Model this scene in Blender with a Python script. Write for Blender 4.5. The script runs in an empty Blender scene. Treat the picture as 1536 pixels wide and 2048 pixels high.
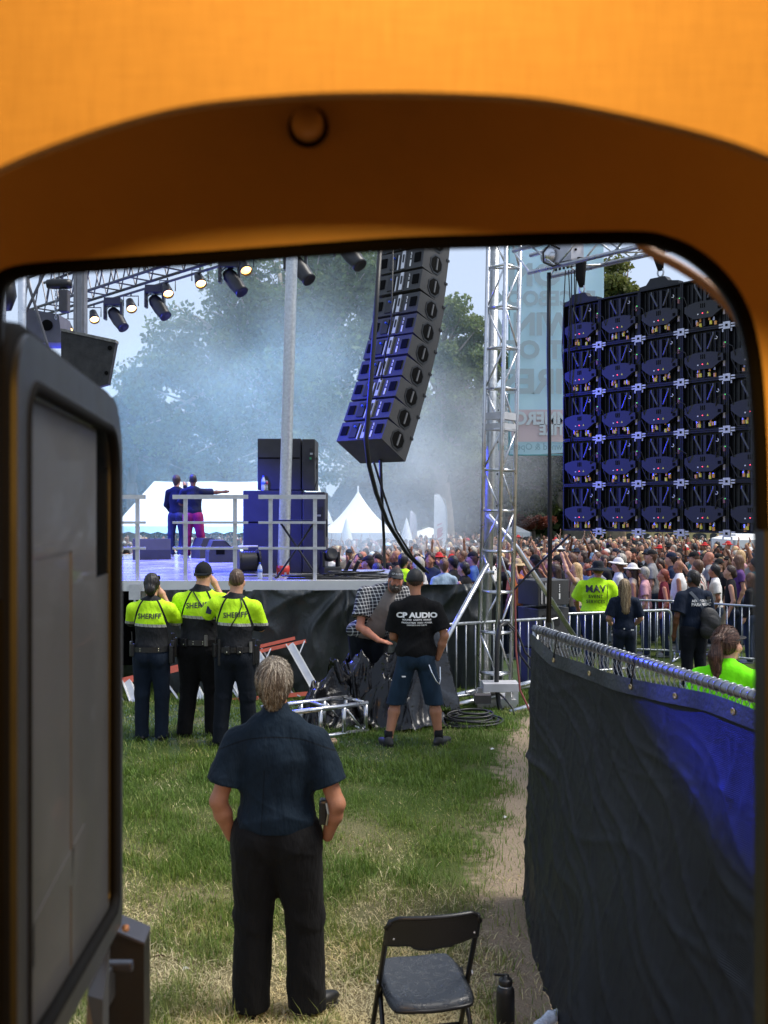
import bpy, math, random
import numpy as np
from mathutils import Vector, Matrix
from mathutils.bvhtree import BVHTree

random.seed(7)
RNG = np.random.default_rng(11)
R = math.radians
SC = bpy.context.scene
COL = SC.collection
F = 2000.0          # focal length in pixels of the 1536 x 2048 photograph
HC = 2.6            # camera height in metres


def P(x, y, d):
    """pixel of the photograph at a distance -> point in the world"""
    return Vector(((x - 768) / F * d, d, HC - (y - 1024) / F * d))


GD = np.array([-50, 0, 5, 8, 10.5, 12.5, 14, 15.3, 16.5, 20, 30, 45, 60, 400.])
GZ = np.array([0, 0, 0, .10, .18, .14, .03, -.05, -.10, -.12, -.25, -.40, -.5, -.5])


def gz(d):
    return float(np.mean(np.interp(np.linspace(d - .6, d + .6, 5), GD, GZ)))


# ------------------------------------------------------------------ camera
cam_data = bpy.data.cameras.new('camera')
cam = bpy.data.objects.new('camera', cam_data)
COL.objects.link(cam)
cam.location = (0, 0, HC)
cam.rotation_euler = (R(90), 0, 0)
cam_data.sensor_fit = 'VERTICAL'
cam_data.sensor_height = 36.0
cam_data.lens = 36.0 * F / 2048.0
cam_data.clip_start = 0.02
cam_data.clip_end = 1500
cam_data.dof.use_dof = True
cam_data.dof.focus_distance = 12.0
cam_data.dof.aperture_fstop = 5.0
SC.camera = cam

# ------------------------------------------------------------------ sky
SUN_EL, SUN_DIR = R(57), Vector((0.95, 0.0, 0))
world = bpy.data.worlds.new('World')
SC.world = world
world.use_nodes = True
nt = world.node_tree
nt.nodes.clear()
wo = nt.nodes.new('ShaderNodeOutputWorld')
bg = nt.nodes.new('ShaderNodeBackground')
sky = nt.nodes.new('ShaderNodeTexSky')
sky.sky_type = 'NISHITA'
sky.sun_disc = False
sky.sun_elevation = SUN_EL
sky.sun_rotation = math.atan2(SUN_DIR.x, SUN_DIR.y)
sky.air_density = 1.0
sky.dust_density = 2.5
tcw = nt.nodes.new('ShaderNodeTexCoord')
mpw = nt.nodes.new('ShaderNodeMapping')
mpw.inputs['Scale'].default_value = (1.0, 1.0, 2.6)
nzw = nt.nodes.new('ShaderNodeTexNoise')
nzw.inputs['Scale'].default_value = 2.2
nzw.inputs['Detail'].default_value = 6
rpw = nt.nodes.new('ShaderNodeMapRange')
rpw.inputs[1].default_value = 0.3
rpw.inputs[2].default_value = 0.7
rpw.inputs[3].default_value = 0.66
rpw.inputs[4].default_value = 0.92
mxw = nt.nodes.new('ShaderNodeMix')
mxw.data_type = 'RGBA'
mxw.inputs[7].default_value = (3.35, 3.95, 5.1, 1)      # the thin overcast
nt.links.new(tcw.outputs['Generated'], mpw.inputs['Vector'])
nt.links.new(mpw.outputs[0], nzw.inputs['Vector'])
nt.links.new(nzw.outputs['Fac'], rpw.inputs[0])
nt.links.new(rpw.outputs[0], mxw.inputs[0])
nt.links.new(sky.outputs[0], mxw.inputs[6])
nt.links.new(mxw.outputs[2], bg.inputs['Color'])
bg.inputs['Strength'].default_value = 0.10
nt.links.new(bg.outputs[0], wo.inputs['Surface'])

# ------------------------------------------------------------------ sun
sun_data = bpy.data.lights.new('sun', 'SUN')
sun_data.energy = 2.3
sun_data.angle = R(26)
sun_data.color = (1.0, 0.95, 0.87)
sun = bpy.data.objects.new('sun', sun_data)
COL.objects.link(sun)
sdir = Vector((SUN_DIR.x, SUN_DIR.y, 0)).normalized() * math.cos(SUN_EL) + Vector((0, 0, math.sin(SUN_EL)))
sun.rotation_euler = (-sdir).to_track_quat('-Z', 'Y').to_euler()
sun.location = sdir * 60


def spot(name, loc, target, power, color, angle=40, blend=.6, size=.15):
    l = bpy.data.lights.new(name, 'SPOT')
    l.energy = power
    l.color = color
    l.spot_size = R(angle)
    l.spot_blend = blend
    l.shadow_soft_size = size
    o = bpy.data.objects.new(name, l)
    COL.objects.link(o)
    o.location = loc
    o.rotation_euler = (Vector(target) - Vector(loc)).to_track_quat('-Z', 'Y').to_euler()
    return o


BLUE = (0.06, 0.08, 1.0)
# the blue stage wash, hung in the roof of the stage (lit in the photograph)
spot('stage_wash', (-6.2, 21.4, 6.6), (-4.2, 19.0, 1.63), 3200, BLUE, 75)
spot('stage_wash', (-4.0, 19.0, 6.6), (-3.2, 17.2, 1.63), 2600, BLUE, 80)
spot('stage_wash', (-8.5, 17.0, 6.6), (-5.0, 18.0, 1.63), 2600, BLUE, 80)
# moving heads turned towards the wings: fence screen, loudspeakers, video wall
spot('stage_wash', (-4.9, 15.2, 6.2), (1.60, 4.05, 1.74), 9500, (0.015, 0.03, 1.0), 5.6, .9, .05)
spot('stage_wash', (-6.2, 14.2, 5.2), (0.6, 12.5, 3.7), 3000, (0.012, 0.022, 1.0), 30, .8)
spot('stage_wash', (-6.4, 12.9, 4.4), (-2.45, 15.8, 2.75), 3400, (0.012, 0.022, 1.0), 20, .9)
spot('stage_wash', (-5.2, 17.0, 2.6), (-4.2, 19.2, 7.2), 1100, (0.03, 0.05, 1.0), 85, .6)
# spots added to tint and brighten the smoke behind the stage
spot('stage_wash', (-8.8, 23.5, 3.4), (-4.0, 33.0, 5.5), 6000, (0.16, 0.50, 1.0), 80, .8)
spot('stage_wash', (-2.6, 23.0, 6.8), (-1.0, 33.0, 4.0), 2500, (0.25, 0.55, 1.0), 80, .8)

SC.view_settings.view_transform = 'Standard'
SC.view_settings.look = 'None'
SC.view_settings.exposure = 1.02
SC.view_settings.gamma = 1.0
SC.view_settings.use_curve_mapping = False
SC.cycles.use_denoising = True
SC.cycles.max_bounces = 8
SC.cycles.diffuse_bounces = 3
SC.cycles.glossy_bounces = 3
SC.cycles.transmission_bounces = 4
SC.cycles.transparent_max_bounces = 8
SC.cycles.volume_bounces = 1
SC.cycles.volume_step_rate = 3.0
SC.cycles.volume_max_steps = 64
SC.cycles.sample_clamp_indirect = 6.0
SC.cycles.caustics_reflective = False
SC.cycles.caustics_refractive = False


# ------------------------------------------------------------------ materials
def srgb(*c):
    return tuple(((v / 255) / 12.92 if v / 255 <= .04045 else ((v / 255 + .055) / 1.055) ** 2.4) for v in c)


MATS = {}


class Nodes:
    def __init__(s, m):
        s.t = m.node_tree

    def n(s, kind, **kw):
        o = s.t.nodes.new(kind)
        for k, v in kw.items():
            setattr(o, k, v)
        return o

    def l(s, a, b):
        s.t.links.new(a, b)

    def math(s, op, a, b=None, c=None, clamp=False):
        o = s.n('ShaderNodeMath', operation=op, use_clamp=clamp)
        for i, v in enumerate((a, b, c)):
            if v is None:
                continue
            if isinstance(v, (int, float)):
                o.inputs[i].default_value = v
            else:
                s.l(v, o.inputs[i])
        return o.outputs[0]

    def mix(s, f, a, b):
        o = s.n('ShaderNodeMix', data_type='RGBA')
        for i, v in ((0, f), (6, a), (7, b)):
            if isinstance(v, (int, float)):
                o.inputs[i].default_value = v
            elif isinstance(v, tuple):
                o.inputs[i].default_value = (*v[:3], 1)
            else:
                s.l(v, o.inputs[i])
        return o.outputs[2]

    def noise(s, scale, detail=4, vec=None, rough=.55, stretch=None):
        o = s.n('ShaderNodeTexNoise')
        o.inputs['Scale'].default_value = scale
        o.inputs['Detail'].default_value = detail
        o.inputs['Roughness'].default_value = rough
        if vec is None:
            vec = s.obj()
        if stretch:
            mp = s.n('ShaderNodeMapping')
            mp.inputs['Scale'].default_value = stretch
            s.l(vec, mp.inputs['Vector'])
            vec = mp.outputs[0]
        s.l(vec, o.inputs['Vector'])
        return o.outputs['Fac']

    def obj(s):
        if not hasattr(s, '_tc'):
            s._tc = s.n('ShaderNodeTexCoord')
        return s._tc.outputs['Object']

    def xyz(s):
        if not hasattr(s, '_sx'):
            s._sx = s.n('ShaderNodeSeparateXYZ')
            s.l(s.obj(), s._sx.inputs[0])
        return s._sx.outputs

    def rng(s, v, a, b, c, d):
        o = s.n('ShaderNodeMapRange')
        o.clamp = True
        s.l(v, o.inputs[0])
        for i, x in enumerate((a, b, c, d)):
            o.inputs[i + 1].default_value = x
        return o.outputs[0]


def M(name, col, rough=.6, metal=0., var=.15, vscale=6., bump=0., bscale=60., spec=.5, emit=None, stretch=None, coat=0., sheen=0., rvar=0.):
    """procedural material: base colour broken up by noise, bump from noise"""
    if name in MATS:
        return MATS[name]
    m = bpy.data.materials.new(name)
    m.use_nodes = True
    N = Nodes(m)
    b = m.node_tree.nodes['Principled BSDF']
    b.inputs['Roughness'].default_value = rough
    b.inputs['Metallic'].default_value = metal
    b.inputs['Specular IOR Level'].default_value = spec
    b.inputs['Coat Weight'].default_value = coat
    if sheen:
        b.inputs['Sheen Weight'].default_value = sheen
    c = tuple(col[:3])
    if var:
        f = N.noise(vscale, 5, stretch=stretch)
        lo = tuple(v * (1 - var) for v in c)
        hi = tuple(min(1, v * (1 + var)) for v in c)
        N.l(N.mix(N.rng(f, .3, .7, 0, 1), lo, hi), b.inputs['Base Color'])
        if rvar:
            N.l(N.rng(f, .3, .7, rough - rvar, rough + rvar), b.inputs['Roughness'])
    else:
        b.inputs['Base Color'].default_value = (*c, 1)
    if bump:
        bp = N.n('ShaderNodeBump')
        bp.inputs['Strength'].default_value = min(1, bump)
        bp.inputs['Distance'].default_value = .01
        N.l(N.noise(bscale, 4, stretch=stretch), bp.inputs['Height'])
        N.l(bp.outputs[0], b.inputs['Normal'])
    if emit:
        b.inputs['Emission Color'].default_value = (*emit[:3], 1)
        b.inputs['Emission Strength'].default_value = emit[3]
    MATS[name] = m
    return m


def cloth(name, col, var=.12, rough=.85, bump=.35, fold=.5):
    """woven cloth: fine weave bump, soft large folds and worn lighter patches"""
    if name in MATS:
        return MATS[name]
    m = bpy.data.materials.new(name)
    m.use_nodes = True
    N = Nodes(m)
    b = m.node_tree.nodes['Principled BSDF']
    b.inputs['Roughness'].default_value = rough
    b.inputs['Specular IOR Level'].default_value = .14
    b.inputs['Sheen Weight'].default_value = .02
    f = N.noise(7, 5, stretch=(1, 1, .5))
    c = tuple(col[:3])
    N.l(N.mix(N.rng(f, .3, .7, 0, 1), tuple(v * (1 - var) for v in c), tuple(v * (1 + var) for v in c)), b.inputs['Base Color'])
    b1 = N.n('ShaderNodeBump')
    b1.inputs['Strength'].default_value = fold
    b1.inputs['Distance'].default_value = .03
    N.l(N.noise(9, 3, stretch=(1.6, 1.6, .6)), b1.inputs['Height'])
    b2 = N.n('ShaderNodeBump')
    b2.inputs['Strength'].default_value = bump
    b2.inputs['Distance'].default_value = .002
    N.l(N.noise(420, 2), b2.inputs['Height'])
    N.l(b1.outputs[0], b2.inputs['Normal'])
    N.l(b2.outputs[0], b.inputs['Normal'])
    MATS[name] = m
    return m


# ------------------------------------------------------------------ mesh helpers
def tag(o, label=None, cat=None, group=None, kind=None):
    if label:
        o['label'] = label
    if cat:
        o['category'] = cat
    if group:
        o['group'] = group
    if kind:
        o['kind'] = kind
    return o


def empty(name, loc=(0, 0, 0), rz=0., label=None, cat=None, group=None):
    o = bpy.data.objects.new(name, None)
    COL.objects.link(o)
    o.location = loc
    o.rotation_euler = (0, 0, rz)
    o.empty_display_size = .1
    return tag(o, label, cat, group)


def mesh_obj(name, verts, faces, mats, parent=None, smooth=False, mi=None):
    me = bpy.data.meshes.new(name)
    verts = np.asarray(verts, dtype=np.float32)
    if isinstance(faces, np.ndarray) and faces.ndim == 2:
        nf, k = faces.shape
        me.vertices.add(len(verts))
        me.vertices.foreach_set('co', verts.ravel())
        me.loops.add(nf * k)
        me.loops.foreach_set('vertex_index', faces.astype(np.int32).ravel())
        me.polygons.add(nf)
        me.polygons.foreach_set('loop_start', np.arange(0, nf * k, k, dtype=np.int32))
        me.polygons.foreach_set('loop_total', np.full(nf, k, dtype=np.int32))
        me.update(calc_edges=True)
    else:
        me.from_pydata([tuple(map(float, v)) for v in verts], [], [tuple(int(i) for i in f) for f in faces])
    if not isinstance(mats, (list, tuple)):
        mats = [mats]
    for m in mats:
        me.materials.append(m)
    if mi is not None:
        me.polygons.foreach_set('material_index', np.asarray(mi, dtype=np.int32))
    me.polygons.foreach_set('use_smooth', np.full(len(me.polygons), smooth, dtype=bool))
    me.validate()
    me.update()
    o = bpy.data.objects.new(name, me)
    COL.objects.link(o)
    if parent is not None:
        o.parent = parent
    return o


class MB:
    """collects boxes, tubes and profiles of ONE piece and links them as one mesh"""

    def __init__(s):
        s.v, s.f, s.m, s.cur = [], [], [], 0

    def add(s, vs, fs):
        n = len(s.v)
        s.v += [tuple(v) for v in vs]
        s.f += [tuple(i + n for i in f) for f in fs]
        s.m += [s.cur] * len(fs)
        return s

    def box(s, c, size, mat=None, bev=0.):
        x, y, z = (v / 2 for v in size)
        c = Vector(c)
        if bev <= 0:
            vs = [Vector((a * x, b * y, e * z)) for e in (-1, 1) for a, b in ((-1, -1), (1, -1), (1, 1), (-1, 1))]
            fs = [(3, 2, 1, 0), (4, 5, 6, 7), (0, 1, 5, 4), (1, 2, 6, 5), (2, 3, 7, 6), (3, 0, 4, 7)]
        else:
            # chamfered box
            import bmesh
            bm = bmesh.new()
            bmesh.ops.create_cube(bm, size=1)
            for v in bm.verts:
                v.co = Vector((v.co.x * size[0], v.co.y * size[1], v.co.z * size[2]))
            bmesh.ops.bevel(bm, geom=list(bm.edges), offset=bev, segments=2, affect='EDGES', profile=.6)
            bm.verts.index_update()
            vs = [v.co.copy() for v in bm.verts]
            fs = [[v.index for v in f.verts] for f in bm.faces]
            bm.free()
        if mat is not None:
            vs = [mat @ v for v in vs]
        return s.add([c + v for v in vs], fs)

    def hexa(s, pts):
        """8 corners: bottom 4 ccw, top 4 ccw"""
        return s.add(pts, [(3, 2, 1, 0), (4, 5, 6, 7), (0, 1, 5, 4), (1, 2, 6, 5), (2, 3, 7, 6), (3, 0, 4, 7)])

    def tube(s, pts, r, n=8, cap=True, r2=None):
        pts = [Vector(p) for p in pts]
        k = len(pts)
        rings = []
        up = None
        for i, p in enumerate(pts):
            t = (pts[min(i + 1, k - 1)] - pts[max(i - 1, 0)]).normalized()
            if up is None:
                up = t.orthogonal().normalized()
            else:
                up = (up - t * up.dot(t))
                up = up.normalized() if up.length > 1e-6 else t.orthogonal().normalized()
            w = t.cross(up)
            rr = r if r2 is None else r + (r2 - r) * i / max(1, k - 1)
            if isinstance(r, (list, tuple)):
                rr = r[i]
            rings.append([p + (up * math.cos(a) + w * math.sin(a)) * rr for a in (2 * math.pi * j / n for j in range(n))])
        vs = [v for q in rings for v in q]
        fs = [(i * n + j, i * n + (j + 1) % n, (i + 1) * n + (j + 1) % n, (i + 1) * n + j) for i in range(k - 1) for j in range(n)]
        if cap:
            fs += [tuple(range(n - 1, -1, -1)), tuple((k - 1) * n + j for j in range(n))]
        return s.add(vs, fs)

    def lathe(s, prof, n=16, c=(0, 0, 0), mat=None, cap=True):
        """profile of (r, z) turned about z"""
        c = Vector(c)
        vs = []
        for r, z in prof:
            for j in range(n):
                a = 2 * math.pi * j / n
                v = Vector((r * math.cos(a), r * math.sin(a), z))
                vs.append(c + (mat @ v if mat is not None else v))
        k = len(prof)
        fs = [(i * n + j, i * n + (j + 1) % n, (i + 1) * n + (j + 1) % n, (i + 1) * n + j) for i in range(k - 1) for j in range(n)]
        if prof[0][0] > 1e-5:
            fs.append(tuple(range(n - 1, -1, -1)))
        if cap and prof[-1][0] > 1e-5:
            fs.append(tuple((k - 1) * n + j for j in range(n)))
        return s.add(vs, fs)

    def prism(s, poly, axis_pts):
        """poly: list of points (one end), axis_pts: offset vector to the other end"""
        off = Vector(axis_pts)
        a = [Vector(p) for p in poly]
        n = len(a)
        vs = a + [p + off for p in a]
        fs = [tuple(range(n - 1, -1, -1)), tuple(range(n, 2 * n))] + [(i, (i + 1) % n, n + (i + 1) % n, n + i) for i in range(n)]
        return s.add(vs, fs)

    def build(s, name, mats, parent=None, smooth=False):
        o = mesh_obj(name, s.v, s.f, mats, parent, smooth)
        if isinstance(mats, (list, tuple)) and len(mats) > 1:
            o.data.polygons.foreach_set('material_index', np.array(s.m, dtype=np.int32))
        return o


def auto_smooth(o, ang=40):
    """smooth shading with sharp edges kept"""
    me = o.data
    me.polygons.foreach_set('use_smooth', np.full(len(me.polygons), True))
    try:
        me.set_sharp_from_angle(angle=R(ang))
    except Exception:
        pass
    return o


def dup(o, parent=None, loc=None, rot=None, label=None):
    """copy of an object with its children (mesh data shared)"""
    c = o.copy()
    COL.objects.link(c)
    if parent is not None:
        c.parent = parent
    if loc is not None:
        c.location = loc
    if rot is not None:
        c.rotation_euler = rot
    if label:
        c['label'] = label
    for ch in list(o.children):
        dup(ch, c)
    return c


def text_mesh(body, size, bold=0., align='CENTER', spacing=1.0):
    cu = bpy.data.curves.new('txt', 'FONT')
    cu.body = body
    cu.size = size
    cu.align_x = align
    cu.offset = bold
    cu.space_character = spacing
    cu.resolution_u = 3
    o = bpy.data.objects.new('txt', cu)
    COL.objects.link(o)
    dg = bpy.context.evaluated_depsgraph_get()
    me = bpy.data.meshes.new_from_object(o.evaluated_get(dg))
    bpy.data.objects.remove(o)
    bpy.data.curves.remove(cu)
    v = np.array([q.co[:] for q in me.vertices])
    f = [tuple(p.vertices) for p in me.polygons]
    bpy.data.meshes.remove(me)
    return v, f


def text_on(target, body, size, x, z, mat, name='lettering', bold=.0, side=-1, rot=0., lift=.006, spacing=1.0, xs=1., x_ray=None, align='CENTER'):
    """lettering laid on the surface of TARGET (its own local space), seen from -Y (side -1) or +Y"""
    v, f = text_mesh(body, size, bold, spacing=spacing, align=align)
    v[:, 0] *= xs
    c, s_ = math.cos(rot), math.sin(rot)
    me = target.data
    tree = BVHTree.FromPolygons([q.co for q in me.vertices], [tuple(p.vertices) for p in me.polygons])
    out = []
    last = 0.
    for p in v:
        px = (p[0] * c - p[1] * s_)
        pz = (p[0] * s_ + p[1] * c)
        wx = x + (px if side < 0 else -px)
        hit = tree.ray_cast(Vector((wx, side * 2, z + pz)), Vector((0, -side, 0)))
        y = hit[0].y if hit[0] is not None else last
        last = y
        out.append((wx, y + side * lift, z + pz))
    o = mesh_obj(name, out, f, mat, target)
    return o


# ------------------------------------------------------------------ bodies: distance fields turned into surfaces
def A3(*v):
    return np.array(v, dtype=np.float32)


def cone(a, b, ra, rb, k=.03, clip=None, sub=False):
    return dict(t='c', a=A3(*a), b=A3(*b), ra=ra, rb=rb, k=k, clip=clip, sub=sub)


def ell(c, r, k=.03, rot=None, clip=None, sub=False):
    return dict(t='e', c=A3(*c), r=A3(*r), k=k, rot=None if rot is None else np.array(rot, dtype=np.float32), clip=clip, sub=sub)


def field_mesh(prims, res, clips=(), noise=None, margin=.1):
    lo = np.full(3, 9e9)
    hi = -lo
    for p in prims:
        if p['sub']:
            continue
        if p['t'] == 'c':
            a, b = p['a'], p['b']
            r = max(p['ra'], p['rb'])
            lo = np.minimum(lo, np.minimum(a, b) - r)
            hi = np.maximum(hi, np.maximum(a, b) + r)
        else:
            r = p['r'].max() if p['rot'] is not None else p['r']
            lo = np.minimum(lo, p['c'] - r)
            hi = np.maximum(hi, p['c'] + r)
    lo = lo - .035
    hi = hi + .035
    n = np.ceil((hi - lo) / res).astype(int) + 1
    ax = [(lo[i] + np.arange(n[i]) * res).astype(np.float32) for i in range(3)]
    D = np.full(n, .3, dtype=np.float32)

    def sub_eval(p):
        if p['t'] == 'c':
            r = max(p['ra'], p['rb']) + margin
            l, h = np.minimum(p['a'], p['b']) - r, np.maximum(p['a'], p['b']) + r
        else:
            r = (p['r'].max() if p['rot'] is not None else p['r']) + margin
            l, h = p['c'] - r, p['c'] + r
        i0 = np.clip(np.floor((l - lo) / res).astype(int), 0, n)
        i1 = np.clip(np.ceil((h - lo) / res).astype(int) + 1, 0, n)
        if np.any(i1 <= i0):
            return None
        sl = tuple(slice(i0[i], i1[i]) for i in range(3))
        X, Y, Z = np.meshgrid(*[ax[i][sl[i]] for i in range(3)], indexing='ij', sparse=True)
        if p['t'] == 'c':
            a, b = p['a'], p['b']
            ba = b - a
            L = float(ba @ ba) + 1e-9
            dx, dy, dz = X - a[0], Y - a[1], Z - a[2]
            t = np.clip((dx * ba[0] + dy * ba[1] + dz * ba[2]) / L, 0, 1)
            d = np.sqrt((dx - t * ba[0]) ** 2 + (dy - t * ba[1]) ** 2 + (dz - t * ba[2]) ** 2) - (p['ra'] + (p['rb'] - p['ra']) * t)
        else:
            dx, dy, dz = X - p['c'][0], Y - p['c'][1], Z - p['c'][2]
            if p['rot'] is not None:
                m = p['rot']
                dx, dy, dz = (dx * m[0, 0] + dy * m[1, 0] + dz * m[2, 0], dx * m[0, 1] + dy * m[1, 1] + dz * m[2, 1], dx * m[0, 2] + dy * m[1, 2] + dz * m[2, 2])
            r = p['r']
            k0 = np.sqrt((dx / r[0]) ** 2 + (dy / r[1]) ** 2 + (dz / r[2]) ** 2)
            k1 = np.sqrt((dx / r[0] ** 2) ** 2 + (dy / r[1] ** 2) ** 2 + (dz / r[2] ** 2) ** 2) + 1e-6
            d = k0 * (k0 - 1) / k1
        if p['clip']:
            for nn, c in p['clip']:
                d = np.maximum(d, X * nn[0] + Y * nn[1] + Z * nn[2] - c)
        return sl, d.astype(np.float32)

    for p in prims:
        e = sub_eval(p)
        if e is None:
            continue
        sl, d = e
        k = p['k']
        cur = D[sl]
        if p['sub']:
            D[sl] = np.maximum(cur, -d)
        else:
            h = np.clip(.5 + .5 * (cur - d) / k, 0, 1)
            D[sl] = cur + (d - cur) * h - k * h * (1 - h)
    X, Y, Z = np.meshgrid(*ax, indexing='ij', sparse=True)
    if noise is not None:
        D = D + noise(X, Y, Z).astype(np.float32)
    for nn, c in clips:
        D = np.maximum(D, X * nn[0] + Y * nn[1] + Z * nn[2] - c)
    D[0], D[-1] = .1, .1
    D[:, 0], D[:, -1] = .1, .1
    D[:, :, 0], D[:, :, -1] = .1, .1
    # surface nets
    s = D < 0
    c = np.zeros(np.array(D.shape) - 1, dtype=np.int8)
    corners = [(i, j, k) for i in (0, 1) for j in (0, 1) for k in (0, 1)]

    def cs(A, o):
        return A[o[0]:A.shape[0] - 1 + o[0], o[1]:A.shape[1] - 1 + o[1], o[2]:A.shape[2] - 1 + o[2]]
    for o in corners:
        c += cs(s, o)
    mask = (c > 0) & (c < 8)
    cells = np.argwhere(mask)
    if len(cells) == 0:
        return np.zeros((0, 3)), np.zeros((0, 4), int)
    idx = np.full(mask.shape, -1, dtype=np.int64)
    idx[mask] = np.arange(len(cells))
    vals = {o: D[cells[:, 0] + o[0], cells[:, 1] + o[1], cells[:, 2] + o[2]] for o in corners}
    acc = np.zeros((len(cells), 3))
    cnt = np.zeros(len(cells))
    for o in corners:
        for axis in range(3):
            if o[axis]:
                continue
            o2 = list(o)
            o2[axis] = 1
            a, b = vals[o], vals[tuple(o2)]
            cr = (a < 0) != (b < 0)
            t = np.where(cr, a / np.where(cr, a - b, 1), 0)
            pos = np.tile(np.array(o, float), (len(cells), 1))
            pos[:, axis] = t
            acc += pos * cr[:, None]
            cnt += cr
    V = lo + (cells + acc / cnt[:, None]) * res
    Q = []
    for axis in range(3):
        a1, a2 = (axis + 1) % 3, (axis + 2) % 3
        sa = [slice(None)] * 3
        sb = [slice(None)] * 3
        sa[axis], sb[axis] = slice(0, -1), slice(1, None)
        A, B = s[tuple(sa)], s[tuple(sb)]
        e = np.argwhere(A != B)
        ok = (e[:, a1] > 0) & (e[:, a2] > 0) & (e[:, a1] < D.shape[a1] - 1) & (e[:, a2] < D.shape[a2] - 1)
        e = e[ok]
        ins = A[e[:, 0], e[:, 1], e[:, 2]]

        def cell(d1, d2):
            q = e.copy()
            q[:, a1] -= d1
            q[:, a2] -= d2
            return idx[q[:, 0], q[:, 1], q[:, 2]]
        quad = np.stack([cell(1, 1), cell(0, 1), cell(0, 0), cell(1, 0)], 1)
        quad[~ins] = quad[~ins][:, ::-1]
        Q.append(quad)
    return V, np.concatenate(Q)


def folds(amp, freq, seed, zfade=None, stretch=(1, 1, 1)):
    """creases of cloth: ridged waves in a few directions"""
    r = np.random.default_rng(seed)
    ks = []
    for _ in range(4):
        v = r.normal(size=3) * np.array(stretch)
        v /= np.linalg.norm(v)
        ks.append((v * freq * r.uniform(.6, 1.5), r.normal(size=3) * freq * .35, r.uniform(0, 6.28), r.uniform(0, 6.28)))

    def fn(X, Y, Z):
        o = 0
        for k, k2, p, p2 in ks:
            u = k[0] * X + k[1] * Y + k[2] * Z + p + 1.6 * np.sin(k2[0] * X + k2[1] * Y + k2[2] * Z + p2)
            o = o + (1 - np.abs(np.sin(u))) ** 2
        o = -amp * (o / 4 - .3)
        if zfade:
            w = 0
            for z0, wd in zfade:
                w = w + np.exp(-((Z - z0) / wd) ** 2)
            o = o * np.clip(w, .25, 1.3)
        return o
    return fn


def lerp(a, b, t):
    return tuple(x + (y - x) * t for x, y in zip(a, b))


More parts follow.
